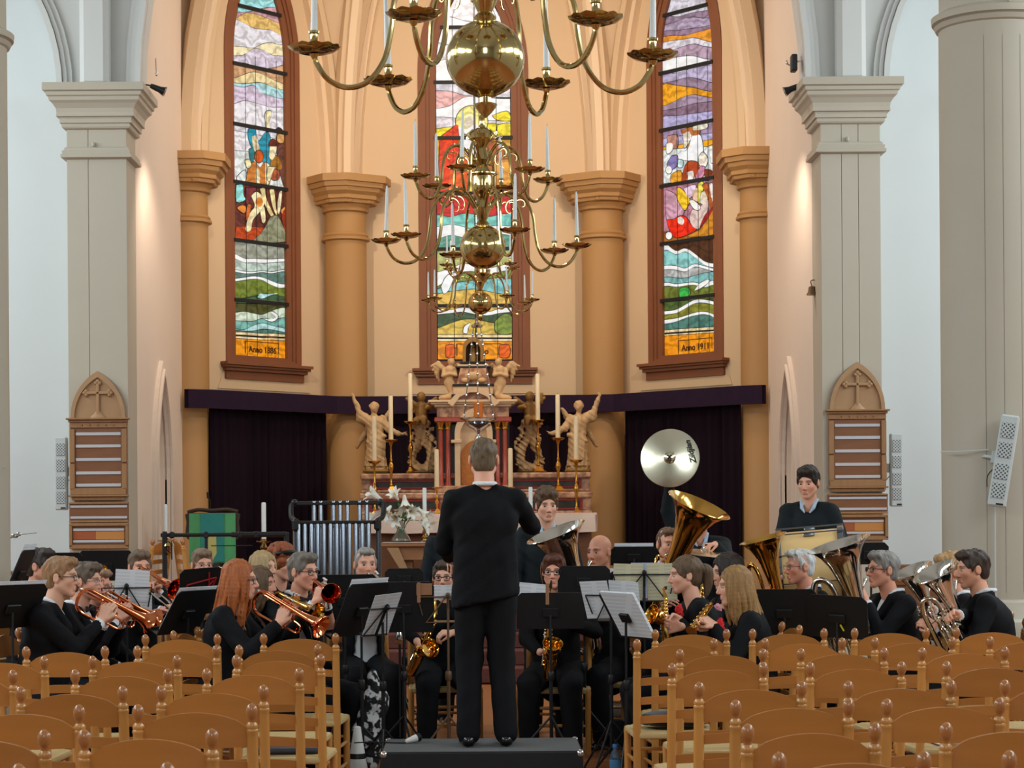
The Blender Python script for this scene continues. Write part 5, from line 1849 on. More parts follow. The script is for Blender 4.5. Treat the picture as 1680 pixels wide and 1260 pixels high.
d = 17.6
k = d / 3400
o = P(552, 824, d)
t = thing('tubular_bells', 'set of tubular bells in a black frame, left of the lilies', 'tubular bells', (o.x, d, 0))
X = lambda px: (px - 552) * k
z1, z2 = o.z, P(552, 857, d).z
MB().tube([(X(482), .08, z1 - .005), (X(628), .08, z1)], .016, 8).box((X(555), .08, z1 - .012), (140 * k, .05, .02), b=.004).build('upper_rail', m_blk, t)
MB().tube([(X(486), -.08, z2), (X(616), -.08, z2)], .016, 8).box((X(551), -.08, z2 + .002), (126 * k, .05, .022), b=.004).build('lower_rail', m_blk, t)
for x, s_ in ((482, 1), (624, -1)):
    ec = bez([(X(x), .08, z1), (X(x - s_ * 5), .06, z1 - .03), (X(x - s_ * 4), .0, z1 - .12), (X(x + s_ * 2), -.06, z2 + .02), (X(x + s_ * 4), -.08, z2)], 20)
    MB().tube(ec, .022, 8).ball((X(x), .08, z1), .03, 10, 8).box((X(x + s_ * 4), -.07, z2 - .02), (.06, .09, .11), b=.02).build('end_casting', m_blk, t)
    MB().tube([(X(x + s_ * 3), -.04, z2 - .02), (X(x + s_ * 3), -.04, .05)], .022, 10).build('post', m_steel, t)
    MB().box((X(x + s_ * 3), 0, .03), (.06, .6, .06), b=.01).build('foot', m_blk, t)
for px in (514, 525, 546, 557, 569, 589, 601):
    MB().lathe([(.018, .45 + (601 - px) * .0016), (.0195, .46 + (601 - px) * .0016), (.0195, z1 + .005), (.0175, z1 + .012)], 12, (X(px), .08, 0)).build('tube', m_steel, t)
for i in range(12):
    px = 491 + i * 10.4
    MB().lathe([(.018, .30 + i * .03), (.0195, .31 + i * .03), (.0195, z2 - .01), (.0175, z2 - .004)], 12, (X(px), -.08, 0)).build('tube', m_steel, t)
MB().tube([(X(486), -.06, .45), (X(620), -.06, .45)], .015, 8).build('lower_brace', m_blk, t)

# ------------------------------------------------------------------ chairs
m_beech = M('honey_beech', (192, 134, 68), .30, var=.20, scale=5, stretch=(1, 1, .35), bump=.02, coat=.35, objvar=.10, detail=7)
m_rail = M('honey_beech_rail', (176, 114, 54), .33, var=.20, scale=5, stretch=(.35, 2, 2.5), bump=.02, coat=.3, objvar=.10, detail=7)
m_finial = M('finial_beech', (168, 108, 58), .26, var=.2, scale=9, coat=.5)
m_rush = M('rush_seat', (196, 168, 116), .8, var=.22, scale=10, stretch=(1, 10, 10), bump=.5, bscale=40)
PW = .21


def chair_parts():
    out = []
    rake = .06
    for sx in (-1, 1):
        pr = [(.016, 0), (.021, .02), (.022, .45), (.0215, .84), (.0215, .862), (.0235, .866), (.0235, .874), (.020, .878), (.0225, .884), (.0215, .893), (.0135, .903), (.0125, .911),
              (.0165, .917), (.0215, .929), (.0232, .942), (.0205, .957), (.0125, .968), (.002, .974)]
        mb = MB().lathe(pr[:11], 14)
        fb = MB().lathe(pr[10:], 14)
        for m_ in (mb, fb):
            m_.v = [(x + sx * PW, y + (-rake * max(0, (z - .45) / .5)), z) for x, y, z in m_.v]
        out.append(('rear_post', mb, m_beech, [('finial', fb, m_finial)]))
        out.append(('front_leg', MB().lathe([(.015, 0), (.02, .02), (.02, .40), (.022, .43), (.018, .45), (.003, .455)], 12, (sx * .24, .40, 0)), m_beech, []))
    N = 22

    def slat(z0, z1f, name, th=.014):
        top, bot = [], []
        for i in range(N + 1):
            s = -1 + 2 * i / N
            top.append((s * PW, z1f(s)))
            bot.append((s * PW, z0(s)))
        poly = bot + top[::-1]
        f = lambda x, z, t_: (x, t_ - rake * (z - .45) / .5 - .022 * (1 - (x / PW) ** 2), z)
        mb = MB()
        vs = [f(x, z, q) for q in (-th / 2, th / 2) for x, z in poly]
        n = len(poly)
        fs = []
        for i in range(N):
            a, b, c, e = i, i + 1, n - 2 - i, n - 1 - i
            fs.append((a, b, c, e))
            fs.append((a + n, e + n, c + n, b + n))
        for i in range(n):
            j = (i + 1) % n
            fs.append((i, i + n, j + n, j))
        return (name, mb.add(vs, fs), m_rail, [])
    ss = lambda a, b, t: (lambda q: q * q * (3 - 2 * q))(max(0, min(1, (t - a) / (b - a))))
    hump = lambda s: .873 + .069 * max(0, 1 - s * s) ** .75 * (1 - .5 * ss(.72, 1, abs(s)))
    out.append(slat(lambda s: .812 - .004 * (1 - s * s), hump, 'top_rail'))
    for zc in (.735, .63, .525):
        out.append(slat(lambda s, zc=zc: zc - .022 + .010 * (1 - s * s), lambda s, zc=zc: zc + .018 + .014 * (1 - s * s), 'slat', .010))
    # rush seat: four woven wedges that meet in the middle
    seat = MB()
    c = [(-.20, 0), (.20, 0), (.245, .405), (-.245, .405)]
    mid = (0, .21)
    n = 7
    for k in range(4):
        a, b = c[k], c[(k + 1) % 4]
        vs, fs = [], []
        for i in range(n + 1):
            t_ = i / n
            for (p, q) in ((a, mid), (b, mid)):
                vs.append((p[0] + (q[0] - p[0]) * t_, p[1] + (q[1] - p[1]) * t_, .462 - .012 * t_ + (.003 if i % 2 else 0) - (.012 if i == 0 else 0)))
        for i in range(n):
            fs.append((2 * i, 2 * i + 1, 2 * i + 3, 2 * i + 2))
        seat.add(vs, fs)
    seat.box((0, .2, .432), (.40, .40, .03), b=.012)
    out.append(('seat', seat, m_rush, []))
    for a, b in (((-.21, 0), (.21, 0)), ((.21, 0), (.24, .4)), ((.24, .4), (-.24, .4)), ((-.24, .4), (-.21, 0))):
        out.append(('seat_rail', MB().tube([(*a, .437), (*b, .437)], .019, 8), m_rush, []))
    for z in (.16, .29):
        for sx in (-1, 1):
            out.append(('stretcher', MB().tube([(sx * .21, 0, z), (sx * .225, .2, z), (sx * .24, .4, z)], [.009, .012, .009], 8), m_beech, []))
    for z in (.20, .32):
        out.append(('stretcher', MB().tube([(-.24, .4, z), (0, .4, z), (.24, .4, z)], [.009, .012, .009], 8), m_beech, []))
    out.append(('stretcher', MB().tube([(-.21, 0, .24), (.21, 0, .24)], .010, 8), m_beech, []))
    return out


CHAIR = [(n, mb.data(n, m_, 45), [(sn, smb.data(sn, sm, 45)) for sn, smb, sm in subs]) for n, mb, m_, subs in chair_parts()]


def ladder_chair(x, y, rz, label, group, z=0.0):
    t = thing('ladder_back_chair', label, 'chair', (x, y, z), rz, group)
    for n, me, subs in CHAIR:
        o = link(me, n, t)
        for sn, sme in subs:
            link(sme, sn, o)
    return t


ROWN = ['front', 'second', 'third', 'fourth', 'fifth', 'sixth', 'seventh', 'eighth']
LEFT = [(1040, [(432, 551), (239, 356)]), (1058.5, [(392, 521), (226, 354), (44, 171)]), (1074.5, [(388, 526), (152, 291), (-66, 72)]), (1096.5, [(339, 491), (124, 274), (-129, 21)]),
        (1124, [(264, 433), (35, 201)]), (1154.5, [(227, 412), (-56, 129)]), (1195, [(140, 347), (-137, 70)]), (1250, [(30, 274), (-290, -50)])]
RIGHT = [(1030.5, [(1075, 1192), (1234, 1353), (1402, 1520), (1569, 1686)]), (1046, [(1045, 1172), (1254, 1383), (1435, 1563), (1624, 1752)]), (1063, [(1114, 1253), (1314, 1451), (1513, 1648)]),
         (1086, [(1102, 1253), (1329, 1479), (1553, 1703)]), (1117, [(1146, 1316), (1391, 1561), (1649, 1817)]), (1146.5, [(1206, 1392), (1453, 1641)]), (1186, [(1224, 1437), (1552, 1761)]), (1233, [(1275, 1519), (1653, 1897)])]
rnd = random.Random(11)
SEATS = {}
for blk, rows in (('left', LEFT), ('right', RIGHT)):
    for ri, (yy, chairs) in enumerate(rows):
        hor = CY + (3.5 if blk == 'left' else -4)
        d = F * (EYE - .974) / (yy - hor)
        for ci, (a, b) in enumerate(chairs):
            x = P((a + b) / 2, yy, d).x
            ladder_chair(x, d + .06, rnd.uniform(-.02, .02), 'honey-coloured ladder-back chair, %s from the aisle in the %s row of the %s block' % (ORD[ci], ROWN[ri], blk), 'chairs of the %s block' % blk)
            SEATS[(blk, ri, ci)] = (x, d + .06)

# ------------------------------------------------------------------ podium and what lies on it
m_carpetb = M('black_carpet', (25, 25, 28), .95, var=.25, scale=60, bump=.3, sheen=.2)
m_podium = M('podium_side', (26, 26, 29), .8, var=.2, scale=30)
d0 = (EYE - .30) * F / (1233 - CY)
d1 = (EYE - .30) * F / (1211 - CY)
pa, pb = X_(622, d0), X_(954, d0)
t = thing('conductor_podium', 'black carpeted podium with metal corners under the conductor', 'podium', ((pa + pb) / 2, (d0 + d1) / 2, 0))
W, D = pb - pa, d1 - d0
MB().box((0, 0, .15), (W, D, .29), b=.006).build('box', m_podium, t, smooth=0)
MB().box((0, 0, .294), (W - .01, D - .01, .012), b=.004).build('carpet_top', m_carpetb, t, smooth=0)
for sx in (-1, 1):
    for sy in (-1, 1):
        MB().ball((sx * (W / 2 - .016), sy * (D / 2 - .016), .284), .024, 12, 8).build('corner_cap', m_silver, t)
pc = ((pa + pb) / 2, (d0 + d1) / 2)
m_wht = M('white_plastic', (226, 226, 222), .4, var=.04)
b = P(680, 1214, 12.3)
t = thing('microphone', 'small white-bodied microphone lying on the podium', 'microphone', (b.x, 12.32, .30))
ax = Vector((.6, .35, .15)).normalized()
MB().lathe([(.010, -.06), (.014, -.05), (.022, .0), (.024, .012)], 14, (0, 0, .028), axis=ax).build('body', m_wht, t)
MB().lathe([(.024, .012), (.026, .02), (.024, .035), (.012, .045), (.002, .047)], 14, (0, 0, .028), axis=ax).build('grille', m_blk, t)
MB().tube(bez([Vector((0, 0, .02)) - ax * .06, (-.10, -.02, .006), (-.25, .03, .006), (-.36, .0, .006)], 20), .004, 6).build('cable', m_blk, t)
# white cone mute
b = P(585, 1258, 12.6)
t = thing('straight_mute', 'tall white cone-shaped mute standing on the floor left of the podium', 'mute', (b.x, 12.7, 0))
MB().lathe([(.075, 0), (.078, .01), (.06, .12), (.03, .30), (.022, .36), (.012, .365)], 20).build('cone', m_wht, t)
MB().lathe([(.0535, .15), (.0465, .20), (.045, .20), (.052, .15)], 20, sx=1.02, sy=1.02, caps=False).build('label_band', m_blk, t)

# ------------------------------------------------------------------ music stands
m_desk = M('stand_black', (17, 17, 19), .5, var=.15, scale=9)
m_redwire = M('red_wire', (150, 26, 30), .45)
m_bronzew = M('bronze_wire', (112, 84, 62), .45, .3)
m_woodl = M('stand_wood', (150, 104, 70), .5, var=.15, scale=6, stretch=(4, 1, 1))


def page_mat(name, col):
    m = M(name, col, .8, var=.03, scale=3)
    nt = m.node_tree
    b = nt.nodes['Principled BSDF']
    src = b.inputs['Base Color'].links[0].from_socket
    tc = nt.nodes.new('ShaderNodeTexCoord')
    sp = nt.nodes.new('ShaderNodeSeparateXYZ')
    nt.links.new(tc.outputs['Object'], sp.inputs[0])

    def mth(op, a, bval=None):
        n = nt.nodes.new('ShaderNodeMath')
        n.operation = op
        nt.links.new(a, n.inputs[0])
        if bval is not None:
            if isinstance(bval, float):
                n.inputs[1].default_value = bval
            else:
                nt.links.new(bval, n.inputs[1])
        return n.outputs[0]
    fine = mth('GREATER_THAN', mth('FRACT', mth('MULTIPLY', sp.outputs['Z'], 260.0)), .66)
    sysm = mth('GREATER_THAN', mth('FRACT', mth('MULTIPLY', sp.outputs['Z'], 42.0)), .45)
    inx = mth('LESS_THAN', mth('ABSOLUTE', mth('SUBTRACT', mth('FRACT', mth('MULTIPLY', sp.outputs['X'], 4.6)), .5)), .42)
    f = mth('MULTIPLY', mth('MULTIPLY', fine, sysm), inx)
    f = mth('MULTIPLY', f, .38)
    mx = nt.nodes.new('ShaderNodeMix')
    mx.data_type = 'RGBA'
    nt.links.new(f, mx.inputs['Factor'])
    nt.links.new(src, mx.inputs['A'])
    mx.inputs['B'].default_value = (.05, .05, .06, 1)
    nt.links.new(mx.outputs['Result'], b.inputs['Base Color'])
    return m


m_page = page_mat('music_page', (236, 240, 246))
m_pagec = page_mat('cream_page', (226, 218, 184))
m_pageb = page_mat('blue_page', (196, 206, 226))


def frame_at(px, py, d, yaw, tilt, roll=0):
    R = rotz(math.radians(yaw)) @ Matrix.Rotation(math.radians(tilt), 3, 'X') @ Matrix.Rotation(math.radians(roll), 3, 'Y')
    return P(px, py, d), R


def music_stand(px, py, d, w, h, yaw, tilt, label, kind='desk', mat=None, roll=0, sheets=(), slab='', z0=0.0):
    c, R = frame_at(px, py, d, yaw, tilt, roll)
    mat = mat or m_desk
    t = thing('music_stand', label, 'music stand', (c.x, c.y, z0))
    o = Vector((0, 0, c.z - z0))
    TR = lambda p: o + R @ Vector(p)
    if kind == 'desk':
        mb = MB()
        mb.prism([(-w / 2, -h / 2), (w / 2, -h / 2), (w / 2, h / 2 - .03), (w / 2 - .03, h / 2), (-w / 2 + .03, h / 2), (-w / 2, h / 2 - .03)], -.003, .003, lambda x, z, q: TR((x, -q, z)))
        mb.box(TR((0, .03, -h / 2 + .003)), (w, .06, .005), R)
        mb.box(TR((0, .06, -h / 2 + .012)), (w, .004, .02), R)
        mb.box(TR((0, -.012, -.01)), (.10, .02, .06), R, b=.004)
        mb.build('desk', mat, t, smooth=0)
    else:
        mb = MB()
        r = .0045
        A, B, Cc, Dd = TR((-w / 2, 0, h * .22)), TR((w / 2, 0, h * .22)), TR((-w * .36, 0, -h / 2)), TR((w * .36, 0, -h / 2))
        for a, b in ((A, B), (Cc, Dd), (TR((0, -.004, h * .30)), Cc), (TR((0, -.004, h * .30)), Dd), (A, TR((-w * .42, 0, -h * .3))), (B, TR((w * .42, 0, -h * .3)))):
            mb.tube([a, b], r, 6)
        mb.tube([TR((0, -.006, h * .34)), TR((0, -.006, -h / 2))], .009, 8)
        mb.box(TR((0, -.01, h * .27)), (.03, .03, .03), R, b=.006)
        mb.box(TR((0, .02, -h / 2)), (w * .75, .04, .006), R)
        mb.build('desk_frame', mat, t, smooth=30)
    foot = Vector((o.x, .0, 0))
    pb_ = TR((0, -.02, -h * .1))
    zc = pb_.z
    pm = mat if kind != 'desk' else m_blk
    MB().tube([pb_, Vector((pb_.x, pb_.y, zc - .1)), Vector((pb_.x, pb_.y, .55))], .008, 8).build('pole', pm, t)
    MB().tube([Vector((pb_.x, pb_.y, .62)), Vector((pb_.x, pb_.y, .12))], .012, 8).lathe([(.018, -.03), (.022, -.02), (.022, .02), (.018, .03)], 10, (pb_.x, pb_.y, .60)).build('lower_pole', pm, t)
    for k in range(3):
        a = 2 * PI * k / 3 + .5 + px * .01
        q = Vector((pb_.x + .30 * math.cos(a), pb_.y + .30 * math.sin(a), .008))
        lg = MB().tube([Vector((pb_.x, pb_.y, .34)), q], .0075, 6).tube([Vector((pb_.x, pb_.y, .15)), Vector((pb_.x, pb_.y, .34)).lerp(q, .5)], .005, 6).build('leg', pm, t)
        MB().ball(q, (.013, .013, .009), 8, 6).build('rubber_foot', m_blk, lg)
    for i, (sx, sz, sw, sh, m_, rl) in enumerate(sheets):
        pc_ = c + R @ Vector((sx, .010 + .003 * i, sz))
        s = MB().box((0, 0, 0), (sw, .0016, sh)).build('sheet_music', m_, smooth=0)
        s.location = pc_
        s.rotation_euler = (R @ Matrix.Rotation(math.radians(rl), 3, 'Y')).to_euler()
        lb = slab if isinstance(slab, str) else slab[i]
        tag(s, lb, 'sheet music')
    return t


music_stand(20, 995, 12.3, .42, .30, 50, 30, 'black desk music stand at the far left edge, beside the young man with glasses', sheets=((.02, .03, .36, .28, m_page, 0),), slab='white score on the black stand at the far left edge')
music_stand(84, 935, 15.2, .46, .26, 12, 14, 'black desk music stand behind the dark-haired man at far left')
music_stand(33, 940, 14.0, .26, .34, 82, 24, 'black desk music stand turned edge-on beside the dark-haired man at far left', sheets=((.0, .05, .24, .32, m_page, 0),), slab='white score edge-on beside the dark-haired man at far left')
music_stand(174, 928, 16.0, .42, .24, 4, 12, 'black desk music stand behind the red-faced brass player')
music_stand(208, 978, 13.8, .33, .26, 8, 16, 'black wire music stand with white sheets before the trombonist', kind='wire',
            sheets=((.035, .07, .225, .22, m_page, 4), (-.06, -.06, .2, .14, m_page, 0), (.08, -.09, .17, .18, m_page, 0)), slab=['large white sheet on the wire stand before the trombonist', 'smaller left sheet on the wire stand before the trombonist', 'smaller right sheet on the wire stand before the trombonist'])
_rs = music_stand(330, 970, 14.0, .30, .34, 22, 22, 'black desk music stand with a red wire frame, left of the red-haired woman', roll=-4)
_c, _R = frame_at(330, 970, 14.0, 22, 22, -4)
rw = MB()
for a, b in (((-.10, .06), (.10, .10)), ((-.12, -.16), (-.10, .06)), ((-.12, -.16), (.02, -.10)), ((.02, -.10), (.10, .10)), ((-.12, -.16), (.08, .08)), ((.05, .14), (.05, -.12))):
    rw.tube([_R @ Vector((a[0], -.014, a[1])), _R @ Vector((b[0], -.014, b[1]))], .006, 6)
_st = _rs
rw.build('wire_frame', m_redwire, _st, label='red wire frame', loc=_c - Vector(_st.location))
music_stand(308, 1004, 12.9, .42, .32, 62, 32, 'tilted black music stand with white pages, seen almost edge-on', sheets=((.0, .03, .40, .30, m_page, 0),), slab='white pages on the tilted stand left of the red-haired woman')
music_stand(566, 984, 14.2, .44, .36, 6, 14, 'black desk music stand right of the copper cornet bell', sheets=((.04, .06, .10, .03, m_page, 0),), slab='folded paper on the black stand right of the copper cornet bell')
music_stand(592, 1000, 12.95, .44, .36, 58, 24, 'black music stand with a thick white folder, seen from the side', sheets=((.0, .03, .40, .36, m_page, 0),), slab='thick white folder on the side-on stand')
music_stand(662, 996, 13.6, .40, .34, 4, 12, 'broad black desk stand left of the saxophone woman', )
music_stand(627, 1012, 12.8, .28, .27, 46, 30, 'black wire music stand tilted, with one white sheet', kind='wire', sheets=((.0, .01, .22, .30, m_page, -4),), slab='white sheet on the tilted wire stand')
music_stand(735, 992, 13.6, .40, .24, 0, 12, 'bronze-coloured wire music stand left of the conductor', kind='wire', mat=m_bronzew, sheets=((-.03, .08, .19, .10, m_page, 0),), slab='white sheet on the bronze stand left of the conductor')
music_stand(903, 1002, 13.5, .44, .24, 0, 10, 'black desk music stand right of the conductor, before the short-haired woman', sheets=((-.11, .13, .19, .10, m_page, 6),), slab='white sheet on the stand right of the conductor')
for px, lb in ((696, 'light wooden bracket at the left end of the conductor desk'), (898, 'thin wooden bracket at the right end of the conductor desk')):
    t = thing('wooden_bracket', lb, 'bracket', P(px, 967, 13.4))
    if px < 800:
        MB().box((.0, 0, 0), (.10, .02, .075), b=.003).box((-.035, -.012, -.02), (.022, .02, .13), b=.003).build('plank', m_woodl, t, smooth=0)
    else:
        MB().box((0, 0, -.03), (.022, .02, .14), b=.003).build('plank', m_woodl, t, smooth=0)
music_stand(958, 952, 14.25, .36, .20, -4, 10, 'black desk music stand in front of the bald man')
music_stand(1040, 912, 16.0, .36, .15, -3, 16, 'black desk music stand with bronze cross wires behind the cream sheets', mat=m_desk, sheets=((0, .06, .30, .08, m_page, 0),), slab='white score edge on the stand behind the cream sheets')
music_stand(1057, 956, 14.0, .42, .26, -3, 14, 'black wire music stand carrying cream and pale blue sheets', kind='wire',
            sheets=((-.11, .0, .2, .26, m_pagec, 2), (.12, .0, .2, .26, m_pagec, -2), (.02, .01, .22, .25, m_pageb, 0)), slab=['left cream sheet on the wire stand by the ponytail woman', 'right cream sheet on the wire stand by the ponytail woman', 'pale blue sheet between the two cream sheets'])
music_stand(1003, 990, 13.2, .34, .25, -26, 22, 'black wire music stand with two white sheets right of the saxophonist chair', kind='wire',
            sheets=((-.10, .02, .19, .26, m_page, -3), (.09, .01, .2, .28, m_page, 4)), slab=['left white sheet on the wire stand beside the spiral folder', 'right white sheet on the wire stand beside the spiral folder'])
music_stand(1027, 1010, 12.75, .40, .33, -62, 30, 'black music stand holding a spiral-bound folder, seen from the side')
_c, _R = frame_at(1030, 1008, 12.72, -62, 30)
t = thing('spiral_folder', 'white spiral-bound folder on the side-on stand', 'folder', _c)
fm = MB().box((0, .012, 0), (.38, .018, .32), _R, b=.002)
fm.v = [tuple(Vector(p)) for p in fm.v]
fm.build('pages', m_page, t, smooth=0)
MB().tube([_R @ Vector((-.19 + .008 * math.cos(i * 1.57), .012 + .012 * math.sin(i * 1.57), -.15 + .30 * i / 119)) for i in range(120)], .0018, 4).build('spiral_binding', m_steel, t)
music_stand(1287, 1004, 13.1, .40, .30, -8, 14, 'black desk music stand in front of the white-haired man')
_ys = music_stand(1374, 1012, 12.8, .38, .28, -26, 18, 'black desk music stand with a yellow mark, front right', roll=3)
_c, _R = frame_at(1381, 1030, 12.78, -26, 18, 3)
MB().box((0, -.012, 0), (.010, .003, .045), _R @ Matrix.Rotation(-.5, 3, 'Y')).build('yellow_mark', M('yellow_tape', (210, 200, 40), .5), _ys, smooth=0, loc=_c - _ys.location)
music_stand(1428, 908, 14.9, .26, .16, 0, 10, 'small black desk stand behind the grey-haired man')
music_stand(663, 948, 15.0, .28, .14, 0, 8, 'low black desk stand behind the white-edged folder')

# ------------------------------------------------------------------ small things
t = thing('mute_tray', 'black tray with a silver trumpet mute hanging from a stand', 'tray', P(655, 1018, 14.1))
MB().box((0, 0, 0), (.14, .16, .012), b=.003).tube([(0, .05, 0), (0, .05, -.80)], .008, 6).build('tray', m_blk, t, smooth=0)
MB().box((0, -.082, .004), (.14, .006, .012)).build('white_edge', m_wht, t, smooth=0)
b = P(655, 1050, 14.1)
t = thing('trumpet_mute', 'silver straight trumpet mute under the black tray', 'mute', b)
MB().lathe([(.032, 0), (.034, .008), (.022, .05), (.013, .085), (.010, .10), (.014, .105), (.014, .125), (.004, .128)], 16).build('body', m_silver, t)
MB().lathe([(.030, -.03), (.033, -.02), (.033, -.002), (.03, 0)], 14).build('cork_ring', m_oak_d, t)

m_floral = M('black_white_print', (14, 14, 16), .85, scale=20, detail=2, col2=(196, 196, 196))
s = SDF((-.22, -.16, 0), (.2, .16, .66), .012)
s.chain([(.02, 0, .62), (.05, 0, .45), (-.02, 0, .20), (-.04, 0, .06)], [.03, .075, .10, .10], .03)
s.chain([(.0, -.05, .5), (-.06, -.06, .25), (-.10, -.06, .05)], [.03, .05, .05], .02)
s.wrinkle(.008, 38)
b = P(606, 1235, 13.2)
for _n in m_floral.node_tree.nodes:
    if _n.type == 'MAP_RANGE':
        _n.inputs['From Min'].default_value, _n.inputs['From Max'].default_value = .52, .58
bag = s.build('print_shawl', m_floral, adapt=.01)
bag.location = (b.x, 13.2, .03)
tag(bag, 'black and white printed shawl hanging in front of the stands left of the podium', 'shawl')

m_bottle = M('bottle_plastic', (150, 190, 220), .08, trans=.85, var=.03)
b = P(1012, 1240, 12.6)
t = thing('water_bottle', 'clear water bottle on the floor by the right front chair', 'bottle', (b.x, 12.75, 0))
MB().lathe([(.03, 0), (.034, .008), (.034, .06), (.031, .07), (.034, .08), (.034, .15), (.028, .18), (.014, .205), (.014, .22), (.012, .222)], 16).build('bottle', m_bottle, t)
MB().lathe([(.016, .215), (.016, .235), (.014, .238), (.002, .238)], 14).build('cap', M('bottle_cap', (60, 120, 190), .4), t)
MB().lathe([(.0345, .085), (.0348, .09), (.0348, .14), (.0345, .145)], 16, caps=False).build('label_band', M('bottle_label', (90, 150, 200), .5, var=.2), t)
b = P(1022, 1250, 12.3)
t = thing('instrument_strap', 'black strap lying on the floor by the right front chair', 'strap', (b.x, 12.4, 0))
MB().tube(bez([(-.08, 0, .012), (-.05, .08, .02), (.02, .12, .03), (.08, .08, .02), (.04, -.0, .012), (-.06, -.03, .012)], 30), [.009] * 31, 6, flat=.5).build('strap', m_carpetb, t)
x, y = SEATS[('right', 1, 0)]
s = SDF((-.25, -.22, -.0), (.3, .22, .2), .014)
s.ell((0, 0, .04), (.19, .15, .05), k=.02).ell((.12, .02, .05), (.12, .14, .045), k=.02).ell((-.08, -.05, .06), (.1, .1, .035), k=.02).wrinkle(.008, 40)
j = s.build('folded_coat', m_carpetb, adapt=.01)
j.location = (x + .0, y + .2, .462)
tag(j, 'black coat folded on the seat of the chair nearest the aisle, second row right', 'coat')
m_book = M('booklet_cover', (60, 66, 76), .5, var=.2)
m_news = M('printed_paper', (206, 204, 198), .8, var=.15, scale=30)
for (blk, r, c_), m_, lb in ((('left', 3, 0), m_book, 'dark flat cushion on the seat in the fourth row of the left block'), (('left', 2, 0), m_book, 'dark flat cushion on the seat in the third row of the left block'),
                             (('right', 4, 1), m_news, 'printed programme on a chair seat in the fifth row, right block'), (('right', 2, 2), m_news, 'white programme on a chair seat in the third row, right block'), (('right', 1, 1), m_news, 'white programme on a chair seat in the second row, right block'),
                             (('right', 5, 1), m_news, 'printed programme on a chair seat in the sixth row, right block')):
    x, y = SEATS[(blk, r, c_)]
    k = thing('booklet' if m_ is m_news else 'seat_cushion', lb, 'booklet' if m_ is m_news else 'cushion', (x, y + .2, .463), .1)
    if m_ is m_news:
        for q in range(3):
            MB().box((.012 * q - .01, .01 * q, .004 + .005 * q), (.21, .297, .004), rotz(.12 * q), b=.001).build('page', m_, k, smooth=0)
    else:
        MB().box((0, 0, .015), (.36, .34, .03), b=.012).build('pad', m_, k, smooth=30)
b = P(18, 884, 16.0)
t = thing('clip_microphone', 'silver clip-on arm sticking out from the left round column', 'microphone', b)
MB().tube([(-.09, 0, -.02), (.0, 0, .01), (.05, 0, .03)], .007, 6).tube([(.05, 0, .03), (.20, 0, .045)], .003, 6).ball((.03, 0, .022), (.03, .015, .018), 10, 8).ball((.06, 0, .035), (.02, .012, .016), 10, 8).build('arm', m_silver, t)
for px, dd, a, lb in ((256, 20.86, 1.3, 'ladder-back chair against the left choir wall, behind the percussion rack'), (303, 20.86, -1.25, 'ladder-back chair left of the green lectern')):
    b = P(px, 900, dd)
    ladder_chair(b.x, dd, a, lb, 'chairs in the choir', z=.45)
# ------------------------------------------------------------------ people
m_skin = M('skin', (226, 176, 150), .48, var=.05, scale=9, attr='tint', bump=.04, bscale=120)
m_jacket = M('black_suit_cloth', (17, 18, 22), .8, var=.25, scale=14, bump=.12, bscale=160, spec=.2)
m_top = M('black_knit', (15, 15, 17), .85, var=.25, scale=14, bump=.15, bscale=120, spec=.2)
m_dshirt = M('dark_teal_shirt', (22, 29, 33), .75, var=.2, scale=12, bump=.1, spec=.25)
m_shirt = M('white_shirt', (226, 230, 236), .8, var=.04, scale=9, bump=.08)
m_bluecol = M('pale_blue_collar', (170, 188, 208), .8, var=.1, scale=30)
m_bow = M('bow_tie_black', (10, 10, 12), .5, var=.2)
m_shoe = M('black_leather', (14, 14, 15), .22, var=.2, coat=.5)
m_eyew = M('eye_white', (196, 184, 174), .25, var=.02)
m_iris = M('eye_iris', (44, 40, 36), .2)
m_frame = M('glasses_frame', (30, 28, 30), .3, var=.1)
m_lens = M('glasses_lens', (245, 250, 250), .02, trans=1.0, var=.01, ior=1.02)
m_flower = M('red_silk', (206, 30, 34), .7, var=.15, scale=25)
m_pink = M('pink_silk', (224, 150, 166), .7, var=.12, scale=25)
HAIR = {}


def hair_mat(col):
    if col not in HAIR:
        HAIR[col] = M('hair_%02x%02x%02x' % col, col, .5, var=.62, scale=55, stretch=(1, 1, .10), bump=.8, bscale=120, detail=6, spec=.4)
    return HAIR[col]


_eb = MB().ball((0, 0, 0), .0122, 14, 10)
_me = _eb.data('eye', m_eyew, 60)
_me.materials.append(m_iris)
for p in _me.polygons:
    if p.center.y < -.0082:
        p.material_index = 1
EYE_ME = _me


def ik(S, W, l1, l2, pole):
    S, W, pole = Vector(S), Vector(W), Vector(pole)
    v = W - S
    d = v.length
    if d > (l1 + l2) * .985:
        W = S + v.normalized() * (l1 + l2) * .985
        v = W - S
        d = v.length
    u = v.normalized()
    a = (l1 * l1 - l2 * l2 + d * d) / (2 * d)
    h = math.sqrt(max(0, l1 * l1 - a * a))
    p = pole - u * pole.dot(u)
    p = p.normalized() if p.length > 1e-5 else u.orthogonal()
    return S + u * a + p * h, W


